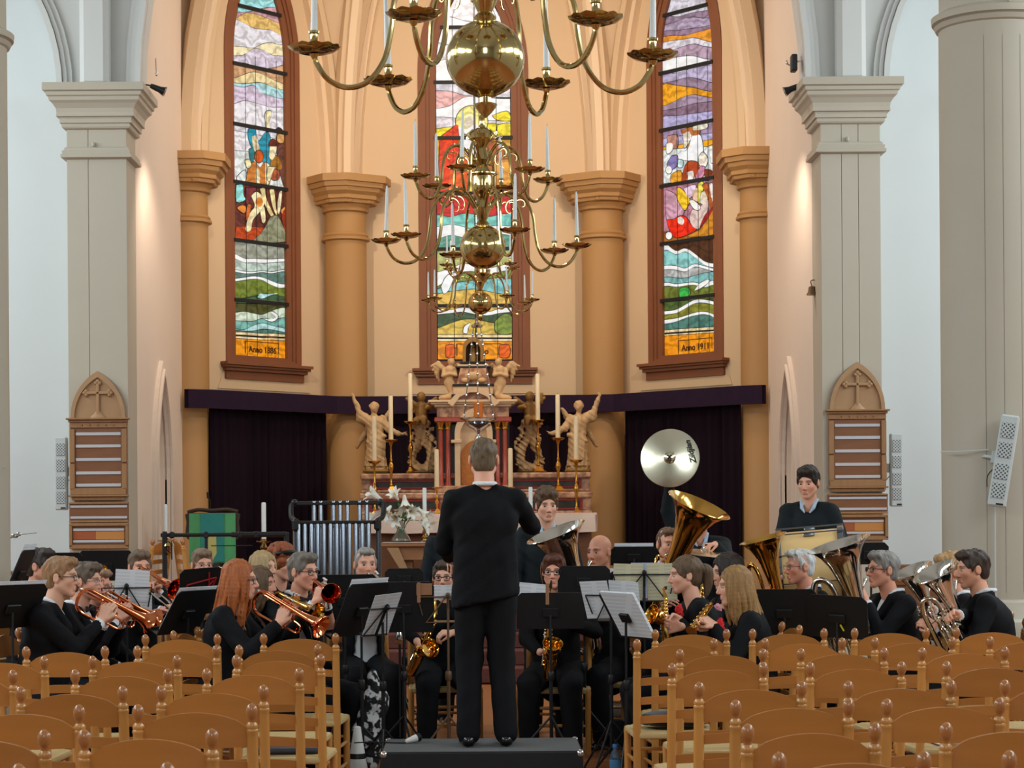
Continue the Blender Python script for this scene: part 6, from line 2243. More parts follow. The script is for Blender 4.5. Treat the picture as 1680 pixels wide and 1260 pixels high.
def hand(s, W, u, n, side, curl, k=1.0):
    """palm, four unequal bent fingers and a thumb that leaves the palm's side; u = along the hand, n = palm normal"""
    W, u, n = Vector(W), Vector(u).normalized(), Vector(n)
    n = (n - u * n.dot(u)).normalized()
    v = u.cross(n) * side
    for i in range(4):
        o = (i - 1.5) * .0205
        kn = W + u * (.088 - .006 * abs(i - 1.2)) * k + v * (-o) * k
        s.cone(W + v * (-o * .55) * k + u * .01 * k, kn, .0145 * k, .0115 * k, .008)
        p, a = kn, .25 + curl * .5
        for j, L in enumerate(((.043, .027, .021), (.047, .030, .022), (.044, .028, .021), (.034, .021, .018))[i]):
            dv = u * math.cos(a) + n * math.sin(a)
            q = p + dv * L * k
            s.cone(p, q, (.0095 - .0008 * j) * k, (.0088 - .0008 * j) * k, .003)
            p, a = q, a + curl * (.9 if j == 0 else .7)
    b = W + u * .022 * k + v * .026 * k
    c = b + (u * .030 + v * .022 + n * .012) * k
    e = c + (u * .026 + v * (.006 - .012 * curl) + n * (.010 + .014 * curl)) * k
    f = e + (u * .020 - v * .010 * curl + n * (.006 + .014 * curl)) * k
    s.cone(b, c, .0155 * k, .0115 * k, .008).cone(c, e, .0112 * k, .0095 * k, .004).cone(e, f, .0095 * k, .008 * k, .003)


def person(label, px, py, d, yaw=0, head_yaw=0, pitch=0, seated=True, female=False, hair=('short', (70, 52, 40)), skin=(1, 1, 1), top='suit', glasses=None,
           handL=None, handR=None, z0=0.0, lean=0.0, width=1.0, hs=None, group=None, chair=True, brow=None, hand_dir=None, poleL=None, poleR=None, roll=0, jlen=None, extra=None, legs=True, body_dx=0.0, open_front=False):
    """px, py = middle of the head in the photograph; yaw 0 faces the camera, + turns to the picture's right"""
    H = P(px, py, d)
    yw = math.radians(yaw)
    fwd = Vector((math.sin(yw), -math.cos(yw), 0))
    t = thing('person', label, 'person', (H.x, H.y, z0), yw, group or 'members of the wind band')
    Ri = rotz(-yw)
    loc = lambda w: Ri @ (Vector(w) - Vector((H.x, H.y, z0)))
    hz = H.z - z0
    hs = hs or (.93 if female else 1.0)
    Rh = rotz(math.radians(head_yaw)) @ Matrix.Rotation(math.radians(pitch), 3, 'X') @ Matrix.Rotation(math.radians(roll), 3, 'Y')
    Hc = Vector((0, -.02 - lean * .3, hz))
    hp = lambda x, y, z: Hc + Rh @ (Vector((x, y, z)) * hs)
    sw = (.150 if female else .168) * width
    neck = Vector((body_dx, .045, hz - .168 * hs))
    shz = hz - .222 * hs
    if seated:
        pelv = Vector((body_dx, .12 + lean, .56))
    else:
        pelv = Vector((body_dx, .05 + lean * .5, (hz + .12) * .525))
    chest = neck.lerp(pelv, .34)
    belly = neck.lerp(pelv, .70)
    sh = {s_: Vector((s_ * sw + body_dx, .05, shz)) for s_ in (-1, 1)}
    hip = {s_: pelv + Vector((s_ * .09, -.01, -.02)) for s_ in (-1, 1)}
    if seated:
        knee = {s_: pelv + Vector((s_ * .14, -.46, -.05)) for s_ in (-1, 1)}
        ank = {s_: Vector((knee[s_].x + s_ * .01, knee[s_].y + .05, .09)) for s_ in (-1, 1)}
    else:
        kz = pelv.z * .53
        knee = {s_: Vector((s_ * .095 + body_dx * .5, pelv.y - .03, kz)) for s_ in (-1, 1)}
        ank = {s_: Vector((s_ * .11 + body_dx * .3, pelv.y + .02, .09)) for s_ in (-1, 1)}
    al = .29 * (hz / 1.27 if seated else hz / 1.62)
    al = min(al, .31)
    fl = al * .90
    hands = {}
    for s_, tgt, pole in ((1, handL, poleL), (-1, handR, poleR)):
        if tgt is None:
            W = (Vector((s_ * .13, -.28, .66)) if seated else Vector((s_ * (sw + .05), -.04, pelv.z - .06)))
        else:
            W = loc(tgt)
        pl = Vector(pole) if pole else Vector((s_ * .55, .15, -1.0))
        E, W = ik(sh[s_], W, al, fl, pl)
        hands[s_] = (E, W)
    allp = [Hc + Vector((0, 0, .16)), Hc - Vector((.2, .2, .2)), Hc + Vector((.2, .2, 0)), pelv, *sh.values()] + [p for e in hands.values() for p in e] + (list(knee.values()) + list(ank.values()) if legs else [])
    lo = [min(p[i] for p in allp) - .21 for i in range(3)]
    hi = [max(p[i] for p in allp) + .21 for i in range(3)]
    lo[2] = max(lo[2], -.01) if legs else pelv.z - .2
    fine = []
    for k_ in range(3):
        fine.append((k_, Hc[k_] - .135, Hc[k_] + .135, .0048))
        for s_ in (-1, 1):
            if (handL, None, handR)[1 - s_] is not None:
                fine.append((k_, hands[s_][1][k_] - .10, hands[s_][1][k_] + .10, .0065))
    s = SDF(lo, hi, .016, fine)
    kk = hs
    # trunk and limbs (under the clothes)
    tk = 1.0 if seated else .80
    s.cone(pelv, belly, .115 * tk, .115 * tk, .04).cone(belly, chest, .11 * tk, .125 * tk, .04)
    s.ell(chest + Vector((0, .012, .03)), (sw * .80, .088, .12), k=.03)
    s.cone(neck + Vector((0, .0, -.03)), hp(0, .018, -.055), .060 * kk, .054 * kk, .02)
    for s_ in (-1, 1):
        E, W = hands[s_]
        s.cone(chest + Vector((s_ * .05, .02, .07)), sh[s_], .05, .045, .03)
        s.chain([sh[s_], E, W], [.046, .037, .026], .012)
        if legs:
            s.chain([hip[s_], knee[s_], ank[s_]], [.085, .058, .042], .015)
            s.cone(ank[s_] + Vector((0, .03, -.05)), ank[s_] + Vector((s_ * .02, -.13, -.06)), .035, .028, .02)
        if hand_dir and s_ in hand_dir:
            u_, n_, c_ = hand_dir[s_]
            u_, n_ = Ri @ Vector(u_), Ri @ Vector(n_)
        else:
            u_ = (W - E).normalized()
            u_ = (u_ + Vector((0, -.3, .1))).normalized() if seated else u_
            n_, c_ = Vector((-s_ * .8, 0, -.4)), .7
        hand(s, W, u_, n_, s_, c_, .95 if female else 1.02)
    # head
    Rt = Rh
    E_ = lambda c, r, k=.012, sub=False: s.ell(hp(*c), [x * kk for x in r], Rt, k=k, sub=sub)
    C_ = lambda a, b, ra, rb, k=.01, sub=False: s.cone(hp(*a), hp(*b), ra * kk, rb * kk, k, sub)
    E_((0, .016, .035), (.073, .093, .082))
    E_((0, -.018, -.025), (.064, .074, .085), .02)
    C_((-.046, .0, -.055), (-.012, -.056, -.098), .022, .020, .02)
    C_((.046, .0, -.055), (.012, -.056, -.098), .022, .020, .02)
    C_((0, -.052, -.085), (0, -.062, -.100), .026, .020, .015)
    E_((-.039, -.053, -.026), (.020, .020, .018), .02)
    E_((.039, -.053, -.026), (.020, .020, .018), .02)
    C_((-.036, -.076, .020), (.036, -.076, .020), .011, .011, .014)
    E_((-.031, -.097, -.002), (.017, .016, .011), .012, True)
    E_((.031, -.097, -.002), (.017, .016, .011), .012, True)
    C_((0, -.085, .008), (0, -.104, -.034), .008, .0125, .010)
    C_((-.012, -.094, -.040), (.012, -.094, -.040), .0075, .0075, .006)
    C_((-.014, -.084, -.064), (.014, -.084, -.064), .0062, .0062, .006)
    C_((-.015, -.082, -.076), (.015, -.082, -.076), .0075, .0075, .006)
    C_((-.016, -.0935, -.0705), (.016, -.0935, -.0705), .0022, .0022, .004, True)
    for s_ in (-1, 1):
        E_((s_ * .077, .014, -.008), (.010, .019, .031), .008)
        E_((s_ * .088, .010, -.004), (.006, .009, .016), .005, True)
    hcol = hair[1]
    bcol = np.array(lin(brow or tuple(int(c * .75) for c in hcol))) / np.array(lin((226, 176, 150)))
    sk = np.array(skin, dtype=np.float64)

    def tint(v):
        q = (v - np.array(Hc)) @ np.array(Rh) / hs
        c = np.tile(sk, (len(v), 1))
        face = q[:, 1] < -.05
        cheek = np.exp(-(((np.abs(q[:, 0]) - .042) / .022) ** 2 + ((q[:, 2] + .035) / .024) ** 2)) * face
        c *= 1 - cheek[:, None] * np.array([.0, .14, .14])
        nose = np.exp(-((q[:, 0] / .02) ** 2 + ((q[:, 2] + .036) / .018) ** 2)) * (q[:, 1] < -.09)
        c *= 1 - nose[:, None] * np.array([.0, .10, .10])
        lips = np.exp(-((q[:, 0] / .018) ** 4 + ((q[:, 2] + .070) / .0105) ** 4)) * (q[:, 1] < -.072)
        c *= 1 - lips[:, None] * np.array([.18, .48, .42])
        x = np.abs(q[:, 0])
        br = np.exp(-(((x - .031) / .021) ** 4 + ((q[:, 2] - .0225 + .0035 * ((x - .031) / .02) ** 2) / .0062) ** 4)) * face
        c = c * (1 - br[:, None] * .85) + br[:, None] * .85 * bcol * .9
        lid = np.exp(-(((x - .031) / .017) ** 4 + ((q[:, 2] - .010) / .0035) ** 4)) * face
        c *= 1 - lid[:, None] * np.array([.35, .45, .45])
        return np.clip(c, 0, 1.5)
    body = s.build('body', m_skin, t, adapt=.012, color=tint)
    for s_ in (-1, 1):
        e = link(EYE_ME, 'eye', body)
        e.location = hp(s_ * .031, -.0735, -.002)
        e.rotation_euler = Rh.to_euler()
        e.scale = (hs, hs, hs * .66)
    # ---- hair
    kind = hair[0]
    if kind != 'none':
        ext = {'long': .46, 'mid': .28, 'pony': .26, 'bob': .17}.get(kind, .07)
        lo2 = [Hc[0] - .19, Hc[1] - .19, Hc[2] - ext - .08]
        hi2 = [Hc[0] + .19, Hc[1] + .24, Hc[2] + .17]
        g = SDF(lo2, hi2, .0052)
        HE = lambda c, r, k=.01, sub=False, disp=None: g.ell(hp(*c), [x * kk for x in r], Rt, k=k, sub=sub, disp=disp)
        ph = px * .7
        dsp = lambda X, Y, Z: (.0042 * np.sin(105 * X + ph) * np.sin(80 * Y + 70 * Z) + .0022 * np.sin(170 * X + 60 * Z) * np.sin(150 * Y)).astype(np.float32)
        vol = {'short': 0, 'crop': -.006, 'bald': -.007, 'curly': .006, 'bob': .008, 'full': .006}.get(kind, .004)
        HE((0, .022, .036), (.082 + vol, .100 + vol, .090 + vol), disp=dsp)
        HE((0, .050, -.025), (.068 + vol * .6, .060 + vol, .068), .02)
        if kind in ('short', 'full', 'curly', 'crop'):
            HE((0, -.045, .090), (.062 + vol, .055, .034 + vol), .02, disp=dsp)
            for s_ in (-1, 1):
                HE((s_ * .073, -.010, .002), (.012, .018, .036), .01)
        # clear the face and the neck
        low = {'crop': .052, 'bald': .05, 'short': .050, 'full': .045, 'curly': .045}.get(kind, .050)
        HE((0, -.105, -.045), (.080, .088, .055 + low), .012, True)
        HE((0, -.07, -.10), (.085, .10, .08), .02, True)
        if kind in ('short', 'crop', 'full', 'curly', 'bald'):
            for s_ in (-1, 1):
                HE((s_ * .088, .010, -.034), (.034, .034, .056), .008, True)
            HE((0, .07, -.13), (.12, .10, .055), .015, True)
        if kind == 'bald':
            HE((0, -.045, .115), (.080, .115, .088), .02, True)
        rr = random.Random(int(px))
        if kind in ('curly', 'afro'):
            for i in range(70 if kind == 'curly' else 150):
                a, b = rr.uniform(0, 2 * PI), rr.uniform(-.1 if kind == 'curly' else -.9, 1.3)
                q = Vector((.080 * math.cos(a) * math.cos(b), .03 + .098 * math.sin(a) * math.cos(b), .045 + .085 * math.sin(b)))
                if q.y < -.05 and q.z < .085:
                    continue
                if kind == 'curly' and q.z < .03 and q.y < .03:
                    continue
                R_ = rr.uniform(.014, .022) if kind == 'curly' else rr.uniform(.022, .032)
                HE(tuple(q * (1.04 if kind == 'curly' else 1.14)), (R_, R_, R_), .005)
        if kind in ('long', 'mid', 'bob'):
            L = {'long': .36, 'mid': .20, 'bob': .10}[kind]
            n = 22 if kind == 'bob' else 54
            for i in range(n):
                a = -PI * .30 + (PI * 1.6) * i / (n - 1)      # 0 = the left side, PI/2 = the back
                a += rr.uniform(-.06, .06)
                ca, sa_ = math.cos(a), math.sin(a)
                ll = L * rr.uniform(.62, 1.0) * (.82 + .18 * sa_)
                fl_ = 1 + rr.uniform(-.06, .10)
                wv = lambda t_: .010 * math.sin(9 * t_ + i * 1.7)
                p0 = Vector((.070 * ca, .02 + .080 * sa_, .075))
                p1 = Vector((.088 * ca, .02 + .098 * sa_, .0))
                p2 = Vector((.092 * ca * fl_ + wv(.3), .03 + .104 * sa_ * fl_, -.10))
                p3 = Vector((.092 * ca * fl_ + wv(.6), .048 + .110 * sa_ * fl_ + wv(.5), -.10 - ll * .5))
                p4 = Vector((.086 * ca * fl_ + wv(1.0), .066 + .112 * sa_ * fl_ + wv(.9), -.10 - ll))
                pts = [hp(*p) for p in ((p0, p1, p2, p3, p4) if kind != 'bob' else (p0, p1, Vector((p2.x * .92, p2.y * .95, -.075 - rr.uniform(-.02, .015)))))]
                pts = bez(pts, 16)
                m = len(pts)
                r0 = .020 if kind == 'bob' else rr.uniform(.0105, .015)
                g.chain(pts, [r0 - (r0 - .005) * (j / (m - 1)) ** 2 for j in range(m)], .0035)
        if kind == 'pony':
            pts = bez([hp(0, .10, .035), hp(.0, .15, .02), hp(.0, .155, -.06), hp(.0, .135, -.15)], 12)
            g.chain(pts, [.018, .024, .030, .034, .036, .036, .034, .032, .030, .026, .022, .016, .010][:len(pts)], .01)
        hr = g.build('hair', hair_mat(hcol), t, adapt=.008)
        if kind == 'pony':
            MB().tube([hp(.022 * math.cos(a), .125, .035 + .022 * math.sin(a)) for a in [2 * PI * i / 14 for i in range(14)]], .007, 6, closed=True).build('hair_band', m_steel, hr)
        if kind == 'afro':
            MB().tube([hp(.088 * math.cos(a), .012 + .104 * math.sin(a), .075 - .02 * math.sin(a)) for a in [2 * PI * i / 28 for i in range(28)]], .017, 8, closed=True).build('headband', m_bow, hr, label='black headband')
    # ---- glasses
    if glasses:
        gm = {'dark': m_frame, 'thin': m_steel}[glasses]
        rr_ = .0026 if glasses == 'dark' else .0016
        mb = MB()
        for s_ in (-1, 1):
            c = (s_ * .032, -.096, -.004)
            ring = []
            for i in range(20):
                a = 2 * PI * i / 20
                ca, sa_ = math.cos(a), math.sin(a)
                ring.append(hp(c[0] + .024 * math.copysign(abs(ca) ** .7, ca), c[1] + .004 * abs(ca), c[2] + .0155 * math.copysign(abs(sa_) ** .7, sa_)))
            mb.tube(ring, rr_, 6, closed=True)
            mb.tube([hp(s_ * .056, -.092, .003), hp(s_ * .070, -.06, .003), hp(s_ * .078, .01, .002), hp(s_ * .078, .025, -.012)], rr_, 6)
        mb.tube([hp(-.010, -.100, .003), hp(0, -.104, .005), hp(.010, -.100, .003)], rr_, 6)
        gl = mb.build('glasses', gm, t)
        for s_ in (-1, 1):
            pts = []
            for i in range(16):
                a = 2 * PI * i / 16
                pts.append(hp(s_ * .032 + .022 * math.cos(a), -.0955, -.004 + .0145 * math.sin(a)))
            MB().add(pts, [tuple(range(16))]).build('lens', m_lens, gl, smooth=0)
    # ---- clothes
    jm = {'suit': m_jacket, 'jacket': m_jacket, 'knit': m_top, 'shirt': m_dshirt}[top]
    j = SDF(lo, hi, .0125)
    hem = pelv + Vector((0, .0, -.06 if seated else -(jlen or .10)))
    if seated:
        j.cone(hem, belly, .150 * width ** .5, .136 * width, .05)
        j.cone(belly, chest, .134 * width, .140 * width, .05)
    else:
        for s_ in (-1, 1):
            o_ = Vector((s_ * .068 * width, 0, 0))
            j.cone(hem, chest, .112, .118, .03)
            j.cone(hem + o_ * 1.22 - Vector((0, 0, .06)), belly + o_, .118, .108, .03)
            j.cone(belly + o_, chest + o_, .108, .114, .03)
    j.ell(chest + Vector((0, .005, .03)), (sw * 1.06, .124, .165), k=.04)
    for s_ in (-1, 1):
        E, W = hands[s_]
        j.cone(neck + Vector((s_ * .045, .01, -.035)), sh[s_] + Vector((0, 0, .004)), .060, .058, .03)
        j.chain([sh[s_] - Vector((0, 0, .012)), E], [.066, .053], .02)
        j.cone(E, W + (E - W).normalized() * (.052 if top == 'suit' else .03 if top != 'shirt' else .02), .053, .040, .015)
    j.wrinkle(.0035, 34, px).wrinkle(.003, 61, px * 1.3)
    if seated:
        j.clear((lo[0], lo[1], lo[2] - 1), (hi[0], pelv.y - .25, pelv.z + .02)) if False else None
    if top in ('suit', 'jacket', 'shirt'):
        deep = .30 if top == 'suit' else .20 if top == 'jacket' else .07
        for i in range(9):
            f = i / 8
            y = neck.y - .12 - .03 * f
            j.cone((neck.x, y - .03, neck.z + .01 - deep * f), (neck.x, y + .07, neck.z + .01 - deep * f), .062 * (1 - f) + .008, None, .006, True)
    if open_front:
        for i in range(8):
            f_ = i / 7
            q = neck.lerp(belly, f_ * 1.25)
            j.cone((q.x, q.y - .30, q.z), (q.x, q.y - .06, q.z), .05 + .04 * f_, None, .01, True)
    j.ell(neck + Vector((0, -.005, .05)), (.068, .075, .055), k=.012, sub=True)
    if not seated:
        j.plane((0, 0, hem.z), (-.2 if jlen else 0, 0, -1))
    # lapels / collar
    if top == 'suit':
        for s_ in (-1, 1):
            j.chain([neck + Vector((s_ * .062, .05, .01)), neck + Vector((s_ * .078, -.045, -.015)), neck + Vector((s_ * .062, -.118, -.13)), neck + Vector((s_ * .012, -.145, -.30))], [.022, .026, .030, .014], .006)
    jk = j.build({'suit': 'jacket', 'jacket': 'jacket', 'knit': 'jumper', 'shirt': 'shirt'}[top], jm, t, adapt=.025)
    if top in ('suit', 'shirt'):
        c = SDF([neck.x - .2, neck.y - .25, neck.z - (.62 if open_front else .42)], [neck.x + .2, neck.y + .2, neck.z + .12], .009)
        if top == 'suit':
            c.ell(chest + Vector((0, -.012, .03)), (sw * .80, .108, .17), k=.03)
            if seated:
                c.cone(belly, chest, .118, .125, .04)
            if open_front:
                c.cone(pelv, belly, .136, .128, .04)
        col = [neck + Vector((.060 * math.cos(a), .012 + .066 * math.sin(a), .032 - (.030 if math.sin(a) < 0 else 0) * -math.sin(a))) for a in [2 * PI * i / 16 for i in range(17)]]
        c.chain(col, [.013] * 17, .006)
        if top == 'shirt':
            for s_ in (-1, 1):
                c.chain([neck + Vector((s_ * .055, -.03, .02)), neck + Vector((s_ * .045, -.085, -.03)), neck + Vector((s_ * .02, -.105, -.065))], [.015, .014, .008], .006)
        c.ell(hp(0, .01, -.05), (.056, .064, .09), k=.008, sub=True)
        c.build('shirt' if top == 'suit' else 'collar', m_shirt if top == 'suit' else m_bluecol, t, adapt=.012)
        if top == 'suit':
            for s_ in (-1, 1):
                E, W = hands[s_]
                u_ = (W - E).normalized()
                MB().tube([W - u_ * .045, W - u_ * .016], [.037, .035], 14).build('cuff', m_shirt, jk)
    if legs:
        tr = SDF(lo, hi, .016)
        tr.cone(pelv + Vector((-.05, 0, .02)), pelv + Vector((.05, 0, .02)), .135 if seated else .115, None, .03)
        for s_ in (-1, 1):
            tr.chain([hip[s_], knee[s_], ank[s_] + Vector((0, .005, -.01))], [.112, .082, .066] if seated else [.098, .080, .070], .02)
        tr.wrinkle(.004, 30, px + 3)
        tr.build('trousers', m_jacket, t, adapt=.05)
        for s_ in (-1, 1):
            a = ank[s_]
            f = SDF([a.x - .13, a.y - .26, -.005], [a.x + .13, a.y + .12, .13], .010)
            f.chain([a + Vector((0, .04, -.052)), a + Vector((s_ * .008, -.06, -.052)), a + Vector((s_ * .018, -.16, -.060))], [.040, .040, .030], .02)
            f.plane((0, 0, .006), (0, 0, -1))
            f.build('shoe', m_shoe, t, adapt=.01)
    if top == 'suit' and extra == 'bow':
        b = neck + Vector((0, -.088, -.012))
        MB().ball(b, (.010, .008, .010), 8, 6).prism([(-.052, -.020), (-.010, -.008), (-.010, .008), (-.052, .020)], -.006, .006, lambda x, z, q: b + Vector((x, q, z))).prism([(.010, -.008), (.052, -.020), (.052, .020), (.010, .008)], -.006, .006, lambda x, z, q: b + Vector((x, q, z))).build('bow_tie', m_bow, t, smooth=0)
    if extra in ('flower', 'pinkflower', 'ruffle'):
        b = neck + {'flower': Vector((.105, -.115, -.075)), 'pinkflower': Vector((.05, -.15, -.10)), 'ruffle': Vector((.095, -.165, -.085))}[extra]
        rr = random.Random(3)
        mb = MB()
        for i in range(22):
            a, e = rr.uniform(0, 2 * PI), rr.uniform(-.6, 1.0)
            q = Vector((math.cos(a) * math.cos(e), -abs(math.sin(e)) * .6, math.sin(a) * math.cos(e))) * .042
            mb.ball(b + q, (.024, .012, .022), 8, 6, Euler((rr.uniform(-1, 1), rr.uniform(-1, 1), rr.uniform(-1, 1))).to_matrix())
        mb.build('silk_flower', m_pink if extra == 'pinkflower' else m_flower, t)
    if chair and seated:
        q = Vector((H.x, H.y, 0)) + rotz(yw) @ Vector((pelv.x, pelv.y + .155, 0))
        CHAIRS_FOR.append((q.x, q.y, yw + PI, label, z0))
    return t


CHAIRS_FOR = []
# ------------------------------------------------------------------ instruments
m_copper = M('copper_lacquer', (224, 132, 88), .10, 1.0, var=.06, scale=9)
m_glac = M('gold_lacquer', (222, 170, 84), .12, 1.0, var=.08, scale=9)
m_slac = M('silver_plate', (222, 216, 206), .09, 1.0, var=.05, scale=9)
m_cork = M('black_ebonite', (16, 16, 18), .3)
m_pearl = M('pearl_button', (230, 226, 218), .25)


def mouth_of(px, py, d, yaw, pitch=0, hs=1.0):
    a, p = math.radians(yaw), math.radians(pitch)
    q = rotz(a) @ (Matrix.Rotation(p, 3, 'X') @ Vector((0, -.098, -.072))) * hs
    return P(px, py, d) + q + rotz(a) @ Vector((0, -.02, 0))


def reach(A, bx, by, L, sign):
    dA = A.y
    B = P(bx, by, dA)
    for _ in range(6):
        q = P(bx, by, dA)
        lat2 = (q.x - A.x) ** 2 + (q.z - A.z) ** 2
        dy = math.sqrt(max(0, L * L - lat2))
        B = P(bx, by, A.y + sign * dy)
        lat2 = (B.x - A.x) ** 2 + (B.z - A.z) ** 2
        dA = A.y + sign * math.sqrt(max(0, L * L - lat2))
    return B


class Frame:
    def __init__(s, o, x, up):
        s.o = Vector(o)
        s.x = Vector(x).normalized()
        up = Vector(up)
        s.z = (up - s.x * up.dot(s.x)).normalized()
        s.y = s.z.cross(s.x)

    def w(s, a, b, c):
        return s.o + s.x * a + s.y * b + s.z * c

    def l(s, a, b, c):                      # the same relative to the thing's own origin
        return s.x * a + s.y * b + s.z * c


def cornet(name, label, A, B, bell, body, R=.063, up=(0, 0, 1), cat=None):
    f = Frame(A, B - A, up)
    L = (B - A).length
    t = thing(name, label, cat or name, A)
    l = f.l
    xb = L * .30
    MB().lathe([(.011, .0), (.012, .02), (.009, .028), (.005, .05), (.006, .085)], 12, l(.004, 0, 0), axis=f.x).build('mouthpiece', m_slac, t)
    MB().tube(bez([l(.06, 0, 0), l(L * .30, 0, .0), l(L * .52, .012, -.004), l(L * .60, .014, -.03), l(L * .52, .014, -.05), l(L * .46, .004, -.05)], 24), .0062, 8).build('leadpipe', body, t)
    pr = [(.0105, L * .16), (.0115, L * .3), (.0135, L * .48), (.018, L * .64), (.026, L * .78), (.036, L * .88), (.049, L * .95), (R, L), (R + .0015, L + .001), (R, L + .003), (.047, L * .953), (.034, L * .885), (.022, L * .78), (.012, L * .6)]
    MB().lathe(pr, 28, l(0, -.016, .022), axis=f.x, caps=False).build('bell', bell, t)
    rb = bez([l(L * .17, -.016, .022), l(L * .10, -.016, .018), l(L * .045, -.016, -.012), l(L * .03, -.014, -.06), l(L * .06, -.01, -.105), l(L * .14, -.006, -.125), l(L * .30, .0, -.125), l(L * .42, .004, -.125)], 40)
    MB().tube(rb, [.0105] * len(rb), 10).build('rear_bow', bell, t)
    MB().tube(bez([l(L * .45, .0, -.105), l(L * .66, .008, -.105), l(L * .72, .008, -.09), l(L * .72, .008, -.06), l(L * .66, .008, -.045), l(L * .46, .0, -.045)], 30), .0062, 8).build('tuning_slide', body, t)
    MB().tube([l(L * .66, .008, -.105), l(L * .68, .008, -.075), l(L * .66, .008, -.045)], .003, 6).build('brace', body, t)
    for i in range(3):
        x = L * .38 + i * .029
        v = MB().lathe([(.0125, -.115), (.0145, -.110), (.0145, -.098), (.0130, -.096), (.0130, .022), (.0145, .024), (.0145, .036), (.008, .040), (.003, .041), (.003, .060)], 14, l(x, .008, 0), axis=f.z).build('valve', body, t)
        MB().lathe([(.0085, .060), (.009, .062), (.008, .066)], 12, l(x, .008, 0), axis=f.z).build('finger_button', m_pearl, v)
        MB().tube(bez([l(x, .016, -.03), l(x + .004, .055, -.03), l(x + .004, .066, -.042), l(x + .004, .055, -.056), l(x, .016, -.056)], 16), .0052, 6).build('valve_slide', body, v)
    return f, f.w(L * .38 + .03, 0, -.02), L


def sax(label, A, N, W, B, bdir, s=1.0, neck_mid=None):
    """A mouthpiece tip, N top of the body, W bottom bow, B bell centre"""
    t = thing('saxophone', label, 'saxophone', N)
    l = lambda p: Vector(p) - N
    W, B, bdir = Vector(W), Vector(B), Vector(bdir).normalized()
    ax = (N - W).normalized()
    d1 = (N - A)
    m = neck_mid or (A.lerp(N, .55) + Vector((0, 0, .05)))
    c1 = A.lerp(m, .45)
    MB().tube([l(A), l(A.lerp(c1, .5)), l(c1)], [.006 * s, .011 * s, .012 * s], 10).build('mouthpiece', m_cork, t)
    q, r = bezr([l(c1), l(m), l(N + ax * .02), l(N - ax * .02)], [.0075 * s, .010 * s, .0125 * s, .013 * s], 20)
    MB().tube(q, r, 10).build('neck', m_glac, t)
    q, r = bezr([l(N), l(N.lerp(W, .5)), l(N.lerp(W, .92))], [.013 * s, .021 * s, .029 * s], 16)
    MB().tube(q, r, 14).build('body_tube', m_glac, t)
    off = B - W
    low = W - ax * .045 * s
    bb = N.lerp(W, .92)
    mid = (B - bdir * .13 * s)
    q, r = bezr([l(bb), l(bb.lerp(low, .9) + (mid - bb) * .12), l(low.lerp(mid, .45) - ax * .03 * s), l(mid - ax * .03), l(mid), l(B - bdir * .06 * s)], [.029 * s, .032 * s, .035 * s, .038 * s, .041 * s, .046 * s], 30)
    MB().tube(q, r, 16).build('bow', m_glac, t)
    MB().lathe([(.043 * s, -.075 * s), (.046 * s, -.05 * s), (.052 * s, -.025 * s), (.062 * s, -.005 * s), (.068 * s, .0), (.069 * s, .003), (.066 * s, .004), (.056 * s, -.01 * s), (.045 * s, -.04 * s), (.036 * s, -.08 * s)], 28, l(B), axis=bdir, caps=False).build('bell', m_glac, t)
    side = ax.cross(bdir).normalized()
    fr = (off - ax * off.dot(ax)).normalized()
    rr = random.Random(int(A.x * 1000))
    keys = MB()
    for i in range(11):
        f_ = .06 + .80 * i / 10
        c = l(N.lerp(W, f_))
        rad = (.013 + .016 * f_) * s
        for sg, R_ in ((1, .010 + .007 * f_), (-1, .008 + .005 * f_)):
            dv = (fr * (.7 if sg > 0 else .25) + side * sg * .75).normalized()
            keys.lathe([(R_ * s, 0), (R_ * s, .006), (R_ * .6 * s, .010)], 10, c + dv * (rad + .003), axis=dv)
    keys.build('keys', m_glac, t)
    rods = MB()
    for sg in (-1, 1):
        dv = (fr * .2 + side * sg).normalized()
        rods.tube([l(N.lerp(W, .06)) + dv * .022 * s, l(N.lerp(W, .86)) + dv * .042 * s], .003 * s, 6)
        for i in range(6):
            c = l(N.lerp(W, .1 + .14 * i)) + dv * (.023 + .003 * i) * s
            rods.ball(c, (.006 * s,) * 3, 8, 6)
    rods.build('key_rods', m_slac, t)
    pads = MB()
    for i, f_ in enumerate((.28, .62)):
        dv = side * (1 if i else -1)
        c = l(mid.lerp(B, f_)) + dv * .047 * s
        pads.lathe([(.024 * s, 0), (.025 * s, .008), (.012 * s, .012)], 14, c, axis=dv)
    pads.build('bell_keys', m_glac, t)
    pb_ = MB()
    for f_ in (.2, .27, .34, .55, .62, .69):
        pb_.lathe([(.007 * s, 0), (.0075 * s, .003), (.005 * s, .005)], 10, l(N.lerp(W, f_)) + (side * -.6 + fr * .5).normalized() * (.027 + .012 * f_) * s, axis=(side * -.6 + fr * .5))
    pb_.build('pearl_touches', m_pearl, t)
    return t


